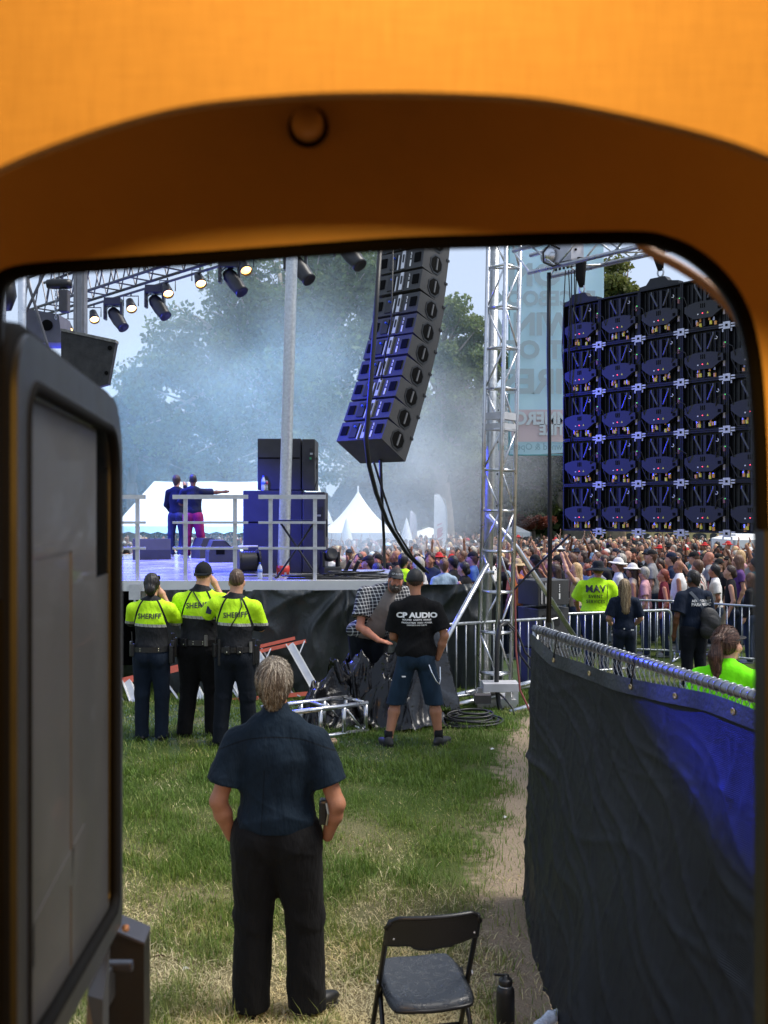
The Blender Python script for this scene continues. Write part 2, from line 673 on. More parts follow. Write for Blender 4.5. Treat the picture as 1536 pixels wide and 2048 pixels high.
def person_parts(q, res=.011):
    """q: joints and sizes of a figure 1.8 m tall, facing +Y. Returns {part: (verts, quads)}"""
    g = q.get
    W = g('w', 1.)                 # girth of the trunk
    D_ = g('dep', W)
    sh = g('sh', .185)
    lean = g('lean', (0, 0))
    wz = g('waist', .98)
    C = (lean[0] * .7, lean[1] * .7, 1.30)
    NB = (lean[0], lean[1], 1.50 + g('nz', 0))
    Hd = g('head', (lean[0] * 1.1, lean[1] * 1.2 + .015, 1.685))
    yaw, pitch, roll = g('hyaw', 0.), g('hpitch', 0.), g('hroll', 0.)
    HR = np.array((Matrix.Rotation(yaw, 3, 'Z') @ Matrix.Rotation(pitch, 3, 'X') @ Matrix.Rotation(roll, 3, 'Y')))

    def hp(x, y, z):
        return tuple(np.array(Hd) + HR @ np.array((x, y, z)))
    S = {-1: g('shl', (C[0] - sh, C[1], 1.425)), 1: g('shr', (C[0] + sh, C[1], 1.425))}
    E = {-1: g('el', (-.255, -.03, 1.15)), 1: g('er', (.255, -.03, 1.15))}
    Wr = {-1: g('wl', (-.25, .06, .92)), 1: g('wr', (.25, .06, .92))}
    HP = {-1: (-.095, 0, .92), 1: (.095, 0, .92)}
    K = {-1: g('kl', (-.11, .02, .50)), 1: g('kr', (.11, .02, .50))}
    An = {-1: g('al', (-.12, -.02, .09)), 1: g('ar', (.12, -.02, .09))}
    fy = {-1: g('fl', .12), 1: g('fr', -.12)}
    arm = g('arm', 1.)
    out = {}
    # --- body
    b = [ell(hp(0, -.012, .03), (.074, .094, .098), .02, HR),
         ell(hp(0, .022, -.035), (.060, .074, .088), .03, HR),
         cone(hp(0, .06, -.085), hp(0, .045, -.06), .030, .04, .03),
         cone(hp(0, .092, .005), hp(0, .112, -.035), .010, .015, .012),
         ell(hp(-.077, -.002, -.012), (.012, .020, .033), .01, HR),
         ell(hp(.077, -.002, -.012), (.012, .020, .033), .01, HR),
         ell(hp(0, .088, .02), (.05, .012, .010), .015, HR),
         cone(NB, hp(0, -.015, -.06), .060 * g('neck', 1), .053 * g('neck', 1), .03),
         ell(C, (.13 * W, .085 * D_, .18), .05), ell((0, 0, 1.02), (.12 * W, .08 * D_, .16), .05)]
    if g('face'):
        b += [ell(hp(0, .090, -.058), (.026, .010, .009), .006, HR), ell(hp(-.032, .082, .0), (.017, .012, .008), .006, HR), ell(hp(.032, .082, .0), (.017, .012, .008), .006, HR),
              ell(hp(-.042, .07, -.03), (.026, .02, .026), .02, HR), ell(hp(.042, .07, -.03), (.026, .02, .026), .02, HR)]
    for s in (-1, 1):
        b += [cone(S[s], E[s], .048 * arm, .041 * arm, .03), cone(E[s], lerp(E[s], Wr[s], .35), .041 * arm, .043 * arm, .02), cone(lerp(E[s], Wr[s], .35), Wr[s], .043 * arm, .027 * arm, .02)]
        if g('hand', {}).get(s, 'relax') != 'none':
            d = np.array(Wr[s]) - np.array(E[s])
            d /= np.linalg.norm(d)
            pm = np.array(Wr[s]) + d * .05
            b += [cone(Wr[s], pm, .027, .036, .02)]
            if res > .008 or g('hand', {}).get(s) == 'fist':
                b += [cone(pm, pm + d * .06, .034, .026, .02)]
        b += [cone(HP[s], K[s], .075, .052, .03), cone(K[s], lerp(K[s], An[s], .3), .05, .058 * g('calf', 1), .02), cone(lerp(K[s], An[s], .3), An[s], .058 * g('calf', 1), .038, .02),
              cone(An[s], (An[s][0], An[s][1] + .08, .05), .038, .035, .03)]
    out['body'] = field_mesh(b, res)
    # --- top
    sl = g('sleeve', .62)
    t = []
    if sl is not None:
        bw = g('belly', 1.)
        t = [ell(C, (.172 * W, .118 * D_, .215), .06), ell((C[0] * .5, C[1] * .5 + .015, 1.12), (.158 * W * bw, .118 * D_ * bw, .20), .06),
             ell((0, 0, .99), (.168 * W * g('hem_w', 1), .125 * D_ * g('hem_w', 1), .14), .06),
             cone((C[0] - .07, C[1] - .01, 1.47), (C[0] + .07, C[1] - .01, 1.47), .07, .07, .05)]
        for s in (-1, 1):
            t += [cone((NB[0] + s * .03, NB[1] - .01, NB[2] + .005), (S[s][0] * .9, S[s][1] - .005, S[s][2] + .0), .058, .056, .05)]
            d = np.array(E[s]) - np.array(S[s])
            L = np.linalg.norm(d)
            d /= L
            loose = g('loose', 1.)
            if g('sleeveless'):
                continue
            if sl <= 1:
                cut = float(d @ (np.array(S[s]) + d * L * sl))
                t += [cone(S[s], tuple(np.array(S[s]) + d * L * min(1.05, sl + .25)), .066 * loose * arm, .074 * loose * arm * g('cuff', 1), .045, clip=[(tuple(d), cut)])]
            else:
                t += [cone(S[s], E[s], .066 * loose, .054 * loose, .045), cone(E[s], Wr[s], .054 * loose, .040 * loose, .03)]
        if g('collar', True):
            t += [cone(lerp(NB, Hd, -.12), lerp(NB, Hd, g('collar_h', .22)), .070 * g('neck', 1), .064 * g('neck', 1), .02)]
        else:
            t += [cone(lerp(NB, Hd, -.1), lerp(NB, Hd, .02), .07, .066, .03)]
        cl = [((0, 0, -1), -g('hem', .93))]
        out['top'] = field_mesh(t, res, cl, folds(g('fold', .010), g('ff', 16), g('seed', 3), g('tf', [(1.0, .12), (1.25, .1)])))
    # --- legs of the clothes
    if g('trousers', 'long') == 'long':
        lo = g('legw', 1.)
        p = [ell((0, 0, .95), (.168 * W * g('hips', 1), .122 * D_, .13), .05), ell((-.072, -.052, .89), (.088, .09, .10), .04), ell((.072, -.052, .89), (.088, .09, .10), .04)]
        for s in (-1, 1):
            p += [cone((HP[s][0], 0, .88), K[s], .098 * lo * max(1, W * .95), .073 * lo, .035), cone(K[s], (An[s][0], An[s][1], .06), .073 * lo, .066 * lo * g('flare', 1), .03)]
        out['trousers'] = field_mesh(p, res, [((0, 0, 1), wz + .05), ((0, 0, -1), -.035)], folds(g('pfold', .016), 15, g('seed', 3) + 50, [(.12, .14), (.5, .12), (.85, .09)]))
    elif g('trousers') == 'shorts':
        p = [ell((0, 0, .95), (.168 * W, .122 * D_, .13), .05), ell((-.072, -.052, .89), (.088, .09, .10), .04), ell((.072, -.052, .89), (.088, .09, .10), .04)]
        for s in (-1, 1):
            hem = g('short_hem', .48)
            p += [cone((HP[s][0], 0, .88), lerp(K[s], An[s], .15), .102, .098, .035)]
        out['trousers'] = field_mesh(p, res, [((0, 0, 1), wz + .05), ((0, 0, -1), -hem)], folds(.008, 16, g('seed', 3) + 50, [(.5, .12), (.8, .12)]))
    # --- shoes
    sh_ = []
    for s in (-1, 1):
        c, n_ = math.cos(fy[s]), math.sin(fy[s])
        rot = np.array([[c, -n_, 0], [n_, c, 0], [0, 0, 1]])
        f = np.array((An[s][0], An[s][1], 0)) + rot @ np.array((0, .065, .04))
        sh_ += [ell(tuple(f), (.047, .145, .045), .02, rot), ell((An[s][0], An[s][1] - .01, .07), (.045, .055, .06), .03), ell(tuple(f - np.array((0, 0, .04))), (.053, .15, .03), .005, rot)]
    out['shoes'] = field_mesh(sh_, min(res, .012) if res < .02 else res, [((0, 0, -1), 0.)])
    # --- hair
    hs = g('hair', 'short')
    if hs:
        gr = g('hair_t', .014)
        h = [ell(hp(0, -.016, .034), (.074 + gr, .094 + gr, .098 + gr), .02, HR)]
        fwd = tuple(HR @ np.array((0, 1, .45)))
        upv = tuple(HR @ np.array((0, 0, -1)))
        front = float(np.dot(fwd, hp(0, .085, .03)))
        cl = [(fwd, front)]
        if hs == 'short':
            nape = tuple(HR @ np.array((0, .75, -.66)))
            cl += [(nape, float(np.dot(nape, hp(0, -.055, -.075))))]
            if gr > .008:
                h += [cone(hp(0, -.06, -.03), hp(0, -.05, -.09), .055, .045, .03)]
        elif hs == 'long':
            h += [cone(hp(0, -.045, 0), hp(0, -.085, g('hair_l', -.30)), .088, .07, .03), cone(hp(-.06, -.02, -.02), hp(-.07, -.06, g('hair_l', -.30) * .8), .045, .035, .03), cone(hp(.06, -.02, -.02), hp(.07, -.06, g('hair_l', -.30) * .8), .045, .035, .03)]
        elif hs == 'tail':
            nape = tuple(HR @ np.array((0, .75, -.66)))
            cl2 = [(nape, float(np.dot(nape, hp(0, -.05, -.06))))]
            h[0]['clip'] = cl2
            h += [cone(hp(0, -.09, .045), hp(0, -.125, .05), .03, .035, .02), cone(hp(0, -.125, .05), hp(0, -.150, -.06), .036, .043, .02), cone(hp(0, -.150, -.06), hp(0, -.135, -.24), .043, .018, .02)]
        elif hs == 'bun':
            nape = tuple(HR @ np.array((0, .75, -.66)))
            h[0]['clip'] = [(nape, float(np.dot(nape, hp(0, -.05, -.06))))]
            h += [ell(hp(0, -.105, -.03), (.058, .045, .062), .02, HR), cone(hp(0, -.06, -.05), hp(0, -.05, -.10), .045, .04, .03)]
        sd = g('seed', 3)

        def strands(X, Y, Z):
            dx, dy = X - Hd[0], Y - Hd[1]
            a = np.arctan2(dx, dy + 1e-4)
            return -.0035 * np.sin(23 * a + 9 * np.sin(7 * Z + sd)) - .0018 * np.sin(57 * a + 40 * Z)
        out['hair'] = field_mesh(h, min(res, .009) if res < .02 else res, cl, strands if res < .02 else None)
    out['_head'] = (Hd, HR)
    return out


SKIN = {'fair': srgb(190, 142, 116), 'tan': srgb(156, 108, 82), 'red': srgb(182, 120, 96), 'brown': srgb(104, 66, 46)}


def skin_mat(k):
    return M('skin_' + k, SKIN[k], .5, var=.10, vscale=18, bump=.15, bscale=120, spec=.35)


def hair_mat(name, col, col2=None):
    key = 'hair_' + name
    if key in MATS:
        return MATS[key]
    m = bpy.data.materials.new(key)
    m.use_nodes = True
    N = Nodes(m)
    b = m.node_tree.nodes['Principled BSDF']
    b.inputs['Roughness'].default_value = .45
    b.inputs['Specular IOR Level'].default_value = .4
    f = N.noise(70, 4, stretch=(1, 1, .12))
    N.l(N.mix(N.rng(f, .35, .65, 0, 1), col, col2 or tuple(v * 1.8 for v in col)), b.inputs['Base Color'])
    bp = N.n('ShaderNodeBump')
    bp.inputs['Strength'].default_value = .8
    bp.inputs['Distance'].default_value = .006
    N.l(N.noise(110, 3, stretch=(1, 1, .10)), bp.inputs['Height'])
    N.l(bp.outputs[0], b.inputs['Normal'])
    MATS[key] = m
    return m


HAIRS = {'black': srgb(28, 24, 24), 'dark': srgb(48, 34, 28), 'brown': srgb(84, 58, 42), 'blond': srgb(168, 138, 98), 'grey': srgb(140, 134, 124), 'red': srgb(110, 52, 38)}


def hm(k):
    return hair_mat(k, HAIRS[k])


def add_hand(parent_mesh, wrist, direction, palm_n, mats_index, curl=.25, spread=.12, size=1., right=True):
    """a palm with four unequal fingers and a thumb, as one surface; returns verts, quads"""
    d = np.array(direction, float)
    d /= np.linalg.norm(d)
    n = np.array(palm_n, float)
    n -= d * (n @ d)
    n /= np.linalg.norm(n)
    s = np.cross(d, n) * (1 if right else -1)     # towards the thumb
    w = np.array(wrist, float)
    z = size
    p = [cone(w - d * .02 * z, w + d * .02 * z, .027 * z, .03 * z, .01)]
    for i, off in enumerate((-.028, -.010, .010, .028)):
        p.append(cone(w + d * .015 * z + s * off * .6 * z, w + d * .09 * z + s * off * z, .017 * z, .014 * z, .012))
    ln = (.058, .075, .082, .072)
    for i, off in enumerate((-.028, -.010, .010, .028)):
        a = w + d * .09 * z + s * off * z
        dd = d + s * off * spread * 30 * .1
        dd /= np.linalg.norm(dd)
        L = ln[i] * z
        k1 = a + dd * L * .45 + n * L * .45 * curl
        k2 = k1 + dd * L * .33 * (1 - curl * .5) + n * L * .33 * curl * 1.6
        k3 = k2 + dd * L * .24 * (1 - curl) + n * L * .24 * curl * 2
        p += [cone(a, k1, .0095 * z, .0085 * z, .004), cone(k1, k2, .0085 * z, .0078 * z, .003), cone(k2, k3, .0078 * z, .0065 * z, .003)]
    a = w + d * .03 * z + s * .026 * z
    k1 = a + (d * .6 + s * .8) * .04 * z + n * .01 * z
    k2 = k1 + (d * .85 + s * .4) * .032 * z + n * .008 * z
    p += [cone(a, k1, .015 * z, .011 * z, .008), cone(k1, k2, .011 * z, .008 * z, .004)]
    return field_mesh(p, .0042 * z)


def make_person(q, loc, rz, height, label, mats, group=None, res=.011, name='person', cat='person'):
    """a person: body mesh at top level, clothes and hair as children"""
    pt = person_parts(q, res)
    vb, fb = pt['body']
    for h in q.get('fine_hands', []):
        v2, f2 = add_hand(None, **h, mats_index=0)
        fb = np.concatenate([fb, f2 + len(vb)])
        vb = np.concatenate([vb, v2])
    o = mesh_obj(name, vb, fb, mats['skin'], None, True)
    tag(o, label, cat, group)
    o.location = loc
    o.rotation_euler = (0, 0, rz)
    k = height / 1.8
    o.scale = (k, k, k)
    ch = {}
    for key, nm in (('top', q.get('top_name', 'shirt')), ('trousers', q.get('trousers_name', 'trousers')), ('shoes', 'shoes'), ('hair', 'hair')):
        if key in pt and len(pt[key][0]) and mats.get(key) is not None:
            if key == 'shoes':
                v, f = pt[key]
                # the two shoes apart
                cx = v[:, 0].mean()
                left = v[:, 0] < cx
                for sel in (left, ~left):
                    ids = np.flatnonzero(sel)
                    mp = np.full(len(v), -1)
                    mp[ids] = np.arange(len(ids))
                    ff = mp[f]
                    ff = ff[(ff >= 0).all(1)]
                    ch['shoe'] = mesh_obj('shoe', v[ids], ff, mats[key], o, True)
            else:
                ch[key] = mesh_obj(nm, *pt[key], mats[key], o, True)
    o_head = pt['_head']
    return o, ch, o_head


def strands(hair, head, n, k, seg, flow, mats, seed, w=.0011):
    """locks of hair traced over the hair mesh: ribbons, one part"""
    r = np.random.default_rng(seed)
    me = hair.data
    vs = [v.co.copy() for v in me.vertices]
    tree = BVHTree.FromPolygons(vs, [tuple(p.vertices) for p in me.polygons])
    Hd, HR = head
    wh = Vector(np.array(Hd) + HR @ np.array((.012, -.085, .115)))
    knot = Vector(np.array(Hd) + HR @ np.array((0, -.115, .05)))
    pol = me.polygons
    V, Q, MI = [], [], []
    for i in range(n):
        p = pol[int(r.integers(len(pol)))].center.copy()
        lift = r.uniform(.0005, .006)
        wav = r.uniform(-.35, .35)
        pts, nrm = [], []
        for s in range(k):
            h = tree.find_nearest(p)
            if h[0] is None:
                break
            nn = h[1]
            pts.append(h[0] + nn * (lift + .0012 * s * r.random()))
            nrm.append(nn)
            if flow == 'whorl':
                f = (h[0] - wh) * 6 + Vector((wav, 0, -.8))
            elif flow == 'tail' and h[0].z > knot.z - .03 and (h[0] - knot).length > .03:
                f = (knot - h[0]) + Vector((wav * .02, 0, 0))
            else:
                f = Vector((wav * .25, 0, -1))
            f = f - nn * f.dot(nn)
            if f.length < 1e-5:
                break
            p = h[0] + f.normalized() * seg * r.uniform(.8, 1.2)
        if len(pts) < 3:
            continue
        b = len(V)
        for j, (q, nn) in enumerate(zip(pts, nrm)):
            t = (pts[min(j + 1, len(pts) - 1)] - pts[max(j - 1, 0)])
            sd = t.cross(nn)
            sd = sd.normalized() if sd.length > 1e-7 else Vector((1, 0, 0))
            ww = w * (1.3 if j < len(pts) - 1 else .3)
            V += [q - sd * ww, q + sd * ww]
        m = int(r.integers(len(mats)))
        for j in range(len(pts) - 1):
            Q.append((b + 2 * j, b + 2 * j + 1, b + 2 * j + 3, b + 2 * j + 2))
            MI.append(m)
    o = mesh_obj('hair_strands', V, Q, mats, hair, True, MI)
    o['kind'] = 'stuff'
    return o


def cap(parent, head, mat, brim_dir=1, name='cap', r=(.088, .108, .105), brim=True, z0=.035):
    Hd, HR = head

    def hp(x, y, z):
        return tuple(np.array(Hd) + HR @ np.array((x, y, z)))
    up = tuple(HR @ np.array((0, 0, -1)))
    p = [ell(hp(0, -.014, .035), r, .01, HR, clip=[(up, float(np.dot(up, hp(0, 0, z0))))])]
    if brim:
        p += [ell(hp(0, brim_dir * .115 - .014, z0 + .012), (.072, .085, .010), .012, HR)]
    p += [ell(hp(0, -.014, .035 + r[2]), (.01, .01, .008), .005, HR)]
    v, f = field_mesh(p, .007)
    return mesh_obj(name, v, f, mat, parent, True)


def brim_hat(parent, head, mat, crown=(.085, .105, .12), brim=(.19, .20), z0=.05, droop=.03, name='hat', band=None, dent=False):
    Hd, HR = head
    m = Matrix(HR.tolist())
    mb = MB()
    prof_n = 28
    vs = []
    rings = [(1.0, 0.), (1.02, .35), (.97, .75), (.80, .97), (.45, 1.02), (.05, 1.0 if not dent else .93)]
    br = [(brim[0], brim[1], -droop), (brim[0] * .8, brim[1] * .82, -droop * .35), (crown[0] * 1.03, crown[1] * 1.03, 0)]
    allr = []
    for rx, ry, z in [(brim[0] * .995, brim[1] * .995, -droop - .006)] + br:
        allr.append([(rx * math.cos(a), ry * math.sin(a) - .012, z0 + z + .006 * math.sin(3 * a + 1)) for a in (2 * math.pi * j / prof_n for j in range(prof_n))])
    for k, h in rings:
        allr.append([(crown[0] * k * math.cos(a), crown[1] * k * math.sin(a) - .012, z0 + crown[2] * h - (.02 * abs(math.cos(a)) ** 4 if dent and h > .9 else 0)) for a in (2 * math.pi * j / prof_n for j in range(prof_n))])
    for rg in allr:
        for p in rg:
            vs.append(Vector(Hd) + m @ Vector(p))
    n = prof_n
    fs = [(i * n + j, i * n + (j + 1) % n, (i + 1) * n + (j + 1) % n, (i + 1) * n + j) for i in range(len(allr) - 1) for j in range(n)]
    fs.append(tuple((len(allr) - 1) * n + j for j in range(n)))
    mb.add(vs, fs)
    o = mb.build(name, mat, parent, True)
    if band:
        b2 = MB()
        rg = []
        for z in (.004, .03):
            rg += [Vector(Hd) + m @ Vector((crown[0] * 1.045 * math.cos(a), crown[1] * 1.045 * math.sin(a) - .012, z0 + z)) for a in (2 * math.pi * j / n for j in range(n))]
        b2.add(rg, [(j, (j + 1) % n, n + (j + 1) % n, n + j) for j in range(n)])
        b2.build('hat_band', band, o, True)
    return o


# ------------------------------------------------------------------ cheap people for the crowd: one mesh, five materials
def crowd_mesh(name, q, res, hat=None):
    pt = person_parts(q, res)
    V, Fq, MI = [], [], []
    n = 0
    order = [('body', 0), ('hair', 1), ('top', 2), ('trousers', 3), ('shoes', 4)]
    for key, mi in order:
        if key in pt and len(pt[key][0]):
            v, f = pt[key]
            V.append(v)
            Fq.append(f + n)
            MI.append(np.full(len(f), mi))
            n += len(v)
    if hat:
        Hd, HR = pt['_head']

        def hp(x, y, z):
            return tuple(np.array(Hd) + HR @ np.array((x, y, z)))
        if hat == 'cap':
            p = [ell(hp(0, -.014, .05), (.09, .11, .10), .02, HR, clip=[((0, 0, -1), -hp(0, 0, .04)[2])]), ell(hp(0, .115, .05), (.07, .08, .014), .015, HR)]
        elif hat == 'capback':
            p = [ell(hp(0, -.014, .05), (.09, .11, .10), .02, HR, clip=[((0, 0, -1), -hp(0, 0, .04)[2])]), ell(hp(0, -.13, .04), (.07, .08, .014), .015, HR)]
        else:
            p = [ell(hp(0, -.014, .07), (.088, .105, .105), .02, HR, clip=[((0, 0, -1), -hp(0, 0, .05)[2])]), ell(hp(0, -.014, .055), (.19, .20, .018), .02, HR)]
        v, f = field_mesh(p, min(res, .02))
        V.append(v)
        Fq.append(f + n)
        MI.append(np.full(len(f), 5))
    V = np.concatenate(V)
    Fq = np.concatenate(Fq)
    MI = np.concatenate(MI)
    return V, Fq, MI


# ================================================================== THE PLACE
# ------------------------------------------------------------------ ground
def path_left(y):
    return .42 + .115 * (y - 6) + .010 * (y - 6) ** 2


gy = np.concatenate([np.arange(-12, 3, 1.), np.arange(3, 18, .25), np.arange(18, 70, 1.), np.array([80, 100, 140, 200, 300, 450.])])
gx = np.concatenate([np.array([-400, -200, -100, -50, -25]), np.arange(-14, 14.1, .5), np.array([25, 50, 100, 200, 400.])])
gv = []
for y in gy:
    z = gz(y)
    for x in gx:
        gv.append((x, y, z + .012 * math.sin(x * 2.1 + y) * math.sin(y * 1.7) * (1 if 4 < y < 20 and abs(x) < 14 else 0)))
nx_ = len(gx)
gf = np.array([(j * nx_ + i, j * nx_ + i + 1, (j + 1) * nx_ + i + 1, (j + 1) * nx_ + i) for j in range(len(gy) - 1) for i in range(nx_ - 1)])


def ground_mat():
    m = bpy.data.materials.new('lawn_soil')
    m.use_nodes = True
    N = Nodes(m)
    b = m.node_tree.nodes['Principled BSDF']
    b.inputs['Roughness'].default_value = .95
    b.inputs['Specular IOR Level'].default_value = .1
    x, y, z = N.xyz()
    n1 = N.noise(1.1, 5)
    n2 = N.noise(9, 5)
    n3 = N.noise(140, 3)
    # dry straw near the camper, greener further out
    g = N.math('ADD', N.rng(y, 5.0, 8.6, 0, 1), N.math('MULTIPLY', N.math('SUBTRACT', n1, .5), 2.4), clamp=True)
    straw = N.mix(n3, (.10, .082, .045), (.34, .285, .165))
    green = N.mix(n3, (.030, .050, .010), (.085, .120, .030))
    c = N.mix(g, straw, green)
    # trodden bare earth along the screen
    yy = N.math('SUBTRACT', y, 6)
    pl = N.math('ADD', N.math('MULTIPLY_ADD', yy, .115, .52), N.math('MULTIPLY', N.math('MULTIPLY', yy, yy), .010))
    dd = N.math('ADD', N.math('SUBTRACT', x, pl), N.math('MULTIPLY', N.math('SUBTRACT', n2, .5), .7))
    dirt = N.math('MULTIPLY', N.rng(dd, -.06, .14, 0, 1), N.rng(y, 11.5, 13.5, 1, 0))
    earth = N.mix(n3, (.17, .125, .085), (.44, .345, .245))
    N.l(N.mix(dirt, c, earth), b.inputs['Base Color'])
    bp = N.n('ShaderNodeBump')
    bp.inputs['Strength'].default_value = .9
    bp.inputs['Distance'].default_value = .03
    N.l(N.noise(60, 6), bp.inputs['Height'])
    N.l(bp.outputs[0], b.inputs['Normal'])
    return m


tag(mesh_obj('ground', gv, gf, ground_mat(), None, True), 'lawn of worn grass with a trodden earth strip', kind='structure')


def leaf_mat(name, col, trans=.45, var=.35, vscale=.5, rough=.55):
    if name in MATS:
        return MATS[name]
    m = bpy.data.materials.new(name)
    m.use_nodes = True
    N = Nodes(m)
    t = m.node_tree
    b = t.nodes['Principled BSDF']
    out = t.nodes['Material Output']
    b.inputs['Roughness'].default_value = rough
    b.inputs['Specular IOR Level'].default_value = .3
    geo = N.n('ShaderNodeNewGeometry')
    c = N.mix(geo.outputs['Random Per Island'], tuple(v * (1 - var) for v in col), tuple(v * (1 + var) for v in col))
    f = N.noise(vscale, 3)
    c = N.mix(N.rng(f, .35, .65, 0, .5), c, (col[0] * 1.5, col[1] * 1.25, col[2] * .8))
    N.l(c, b.inputs['Base Color'])
    tr = N.n('ShaderNodeBsdfTranslucent')
    N.l(c, tr.inputs['Color'])
    mx = N.n('ShaderNodeMixShader')
    mx.inputs[0].default_value = trans
    N.l(b.outputs[0], mx.inputs[1])
    N.l(tr.outputs[0], mx.inputs[2])
    N.l(mx.outputs[0], out.inputs['Surface'])
    MATS[name] = m
    return m


def grass():
    n = 350000
    r = RNG
    # distances weighted so that blades stay about one pixel apart
    d = 4.7 + (r.random(n) ** 1.25) * 10.8
    x = (r.random(n) * (.34 + .36) - .34) * d
    pn = (x - (.42 + .115 * (d - 6) + .010 * (d - 6) ** 2)) + .22 * np.sin(x * 5 + d * 3.1) * np.sin(d * 4.3 - x * 2) + .14 * np.sin(d * 1.9 + 1) + r.normal(size=n) * .10
    onpath = (pn > 0) & (d < 12.6)
    tuft = np.sin(x * 3.1 + 1.3 * np.sin(d * 2.3)) * np.sin(d * 2.7 + 1.1 * np.sin(x * 3.7)) + .6 * np.sin(x * 9.3 + d * 4) * np.sin(d * 8.1 - x * 5)
    keep = r.random(n) < np.where(onpath, .07, np.clip(.74 + .35 * tuft, .22, 1))
    d, x, tuft = d[keep], x[keep], tuft[keep]
    n = len(d)
    green = np.clip((d - 4.9) / 3.2, 0, 1) * .60 + .22 * tuft + r.normal(size=n) * .15 + .14
    mi = np.where(green > .52, 0, np.where(green > .30, 1, 2))
    L = np.where(r.random(n) < .07, r.uniform(.08, .14, n), r.uniform(.03, .075, n)) * (1 + .35 * tuft.clip(-1, 1)) * np.where(mi == 2, .95, 1.)
    w = r.uniform(.0016, .0034, n) * np.where(d > 9, 1.5, 1.)
    a = r.random(n) * 6.283
    tilt = np.where(mi == 2, r.uniform(.9, 1.5, n), r.uniform(.15, 1.15, n))
    z0 = np.interp(d, GD, GZ)
    z0 = np.array([0.])[0] + np.mean([np.interp(d + o, GD, GZ) for o in np.linspace(-.6, .6, 5)], 0) - .004
    dx, dy = np.cos(a), np.sin(a)
    sx, sy = -dy, dx
    V = np.zeros((n, 6, 3), dtype=np.float32)
    for i, (t, ww) in enumerate(((0, 1.), (.55, .8), (1., .12))):
        h = L * t * np.cos(tilt * (.55 + .45 * t))
        o = L * t * np.sin(tilt * (.55 + .45 * t))
        for j, s in enumerate((-1, 1)):
            V[:, i * 2 + j, 0] = x + dx * o + sx * w * ww * s
            V[:, i * 2 + j, 1] = d + dy * o + sy * w * ww * s
            V[:, i * 2 + j, 2] = z0 + h
    base = (np.arange(n) * 6)[:, None]
    Q = np.concatenate([base + np.array([0, 1, 3, 2]), base + np.array([2, 3, 5, 4])], 1).reshape(-1, 4)
    mats = [leaf_mat('grass_green', (.095, .165, .026), .35, .4, .8), leaf_mat('grass_mid', (.23, .27, .085), .35, .35, .8), leaf_mat('grass_straw', (.56, .50, .31), .3, .3, .8)]
    o = mesh_obj('grass', V.reshape(-1, 3), Q, mats, None, False, np.repeat(mi, 2))
    tag(o, 'worn lawn, green farther out and straw coloured by the camper', kind='stuff')


grass()

# litter and twigs on the lawn
LIT = M('litter_white', (.7, .7, .68), .6)
TWIG = M('twig_brown', (.09, .055, .03), .9)


def on_ground(x, y):
    """point of the lawn seen at a pixel"""
    d = 6.
    for _ in range(40):
        d = (HC - gz(d)) * F / (y - 1024)
    return Vector(((x - 768) / F * d, d, gz(d)))


for (x, y, s, lab) in ((1010, 1637, .02, 'tiny white paper scrap on the bare earth strip'), (372, 1941, .018, 'tiny white paper scrap on the straw left of the standing man'),
                       (985, 1500, .02, 'tiny white paper scrap at the top of the bare earth strip')):
    p = on_ground(x, y)
    m = MB()
    m.add([(-s, -s * .6, .006), (s, -s * .5, .014), (s * .9, s * .6, .006), (-s * .8, s * .7, .018), (0, 0, .024)], [(0, 1, 4), (1, 2, 4), (2, 3, 4), (3, 0, 4)])
    o = m.build('paper_scrap', LIT)
    o.location = p
    tag(o, lab, 'litter', 'paper scraps on the lawn')
p = on_ground(322, 1918)
o = MB().tube([(-.05, 0, .012), (0, .01, .02), (.045, -.015, .012)], .004, 5).build('twig', TWIG)
o.location = p
tag(o, 'short brown twig lying in the straw coloured grass', 'twig')


# ------------------------------------------------------------------ trees
BARK = M('bark', (.16, .13, .10), .95, var=.35, vscale=3, bump=.8, bscale=14, stretch=(1, 1, .2))


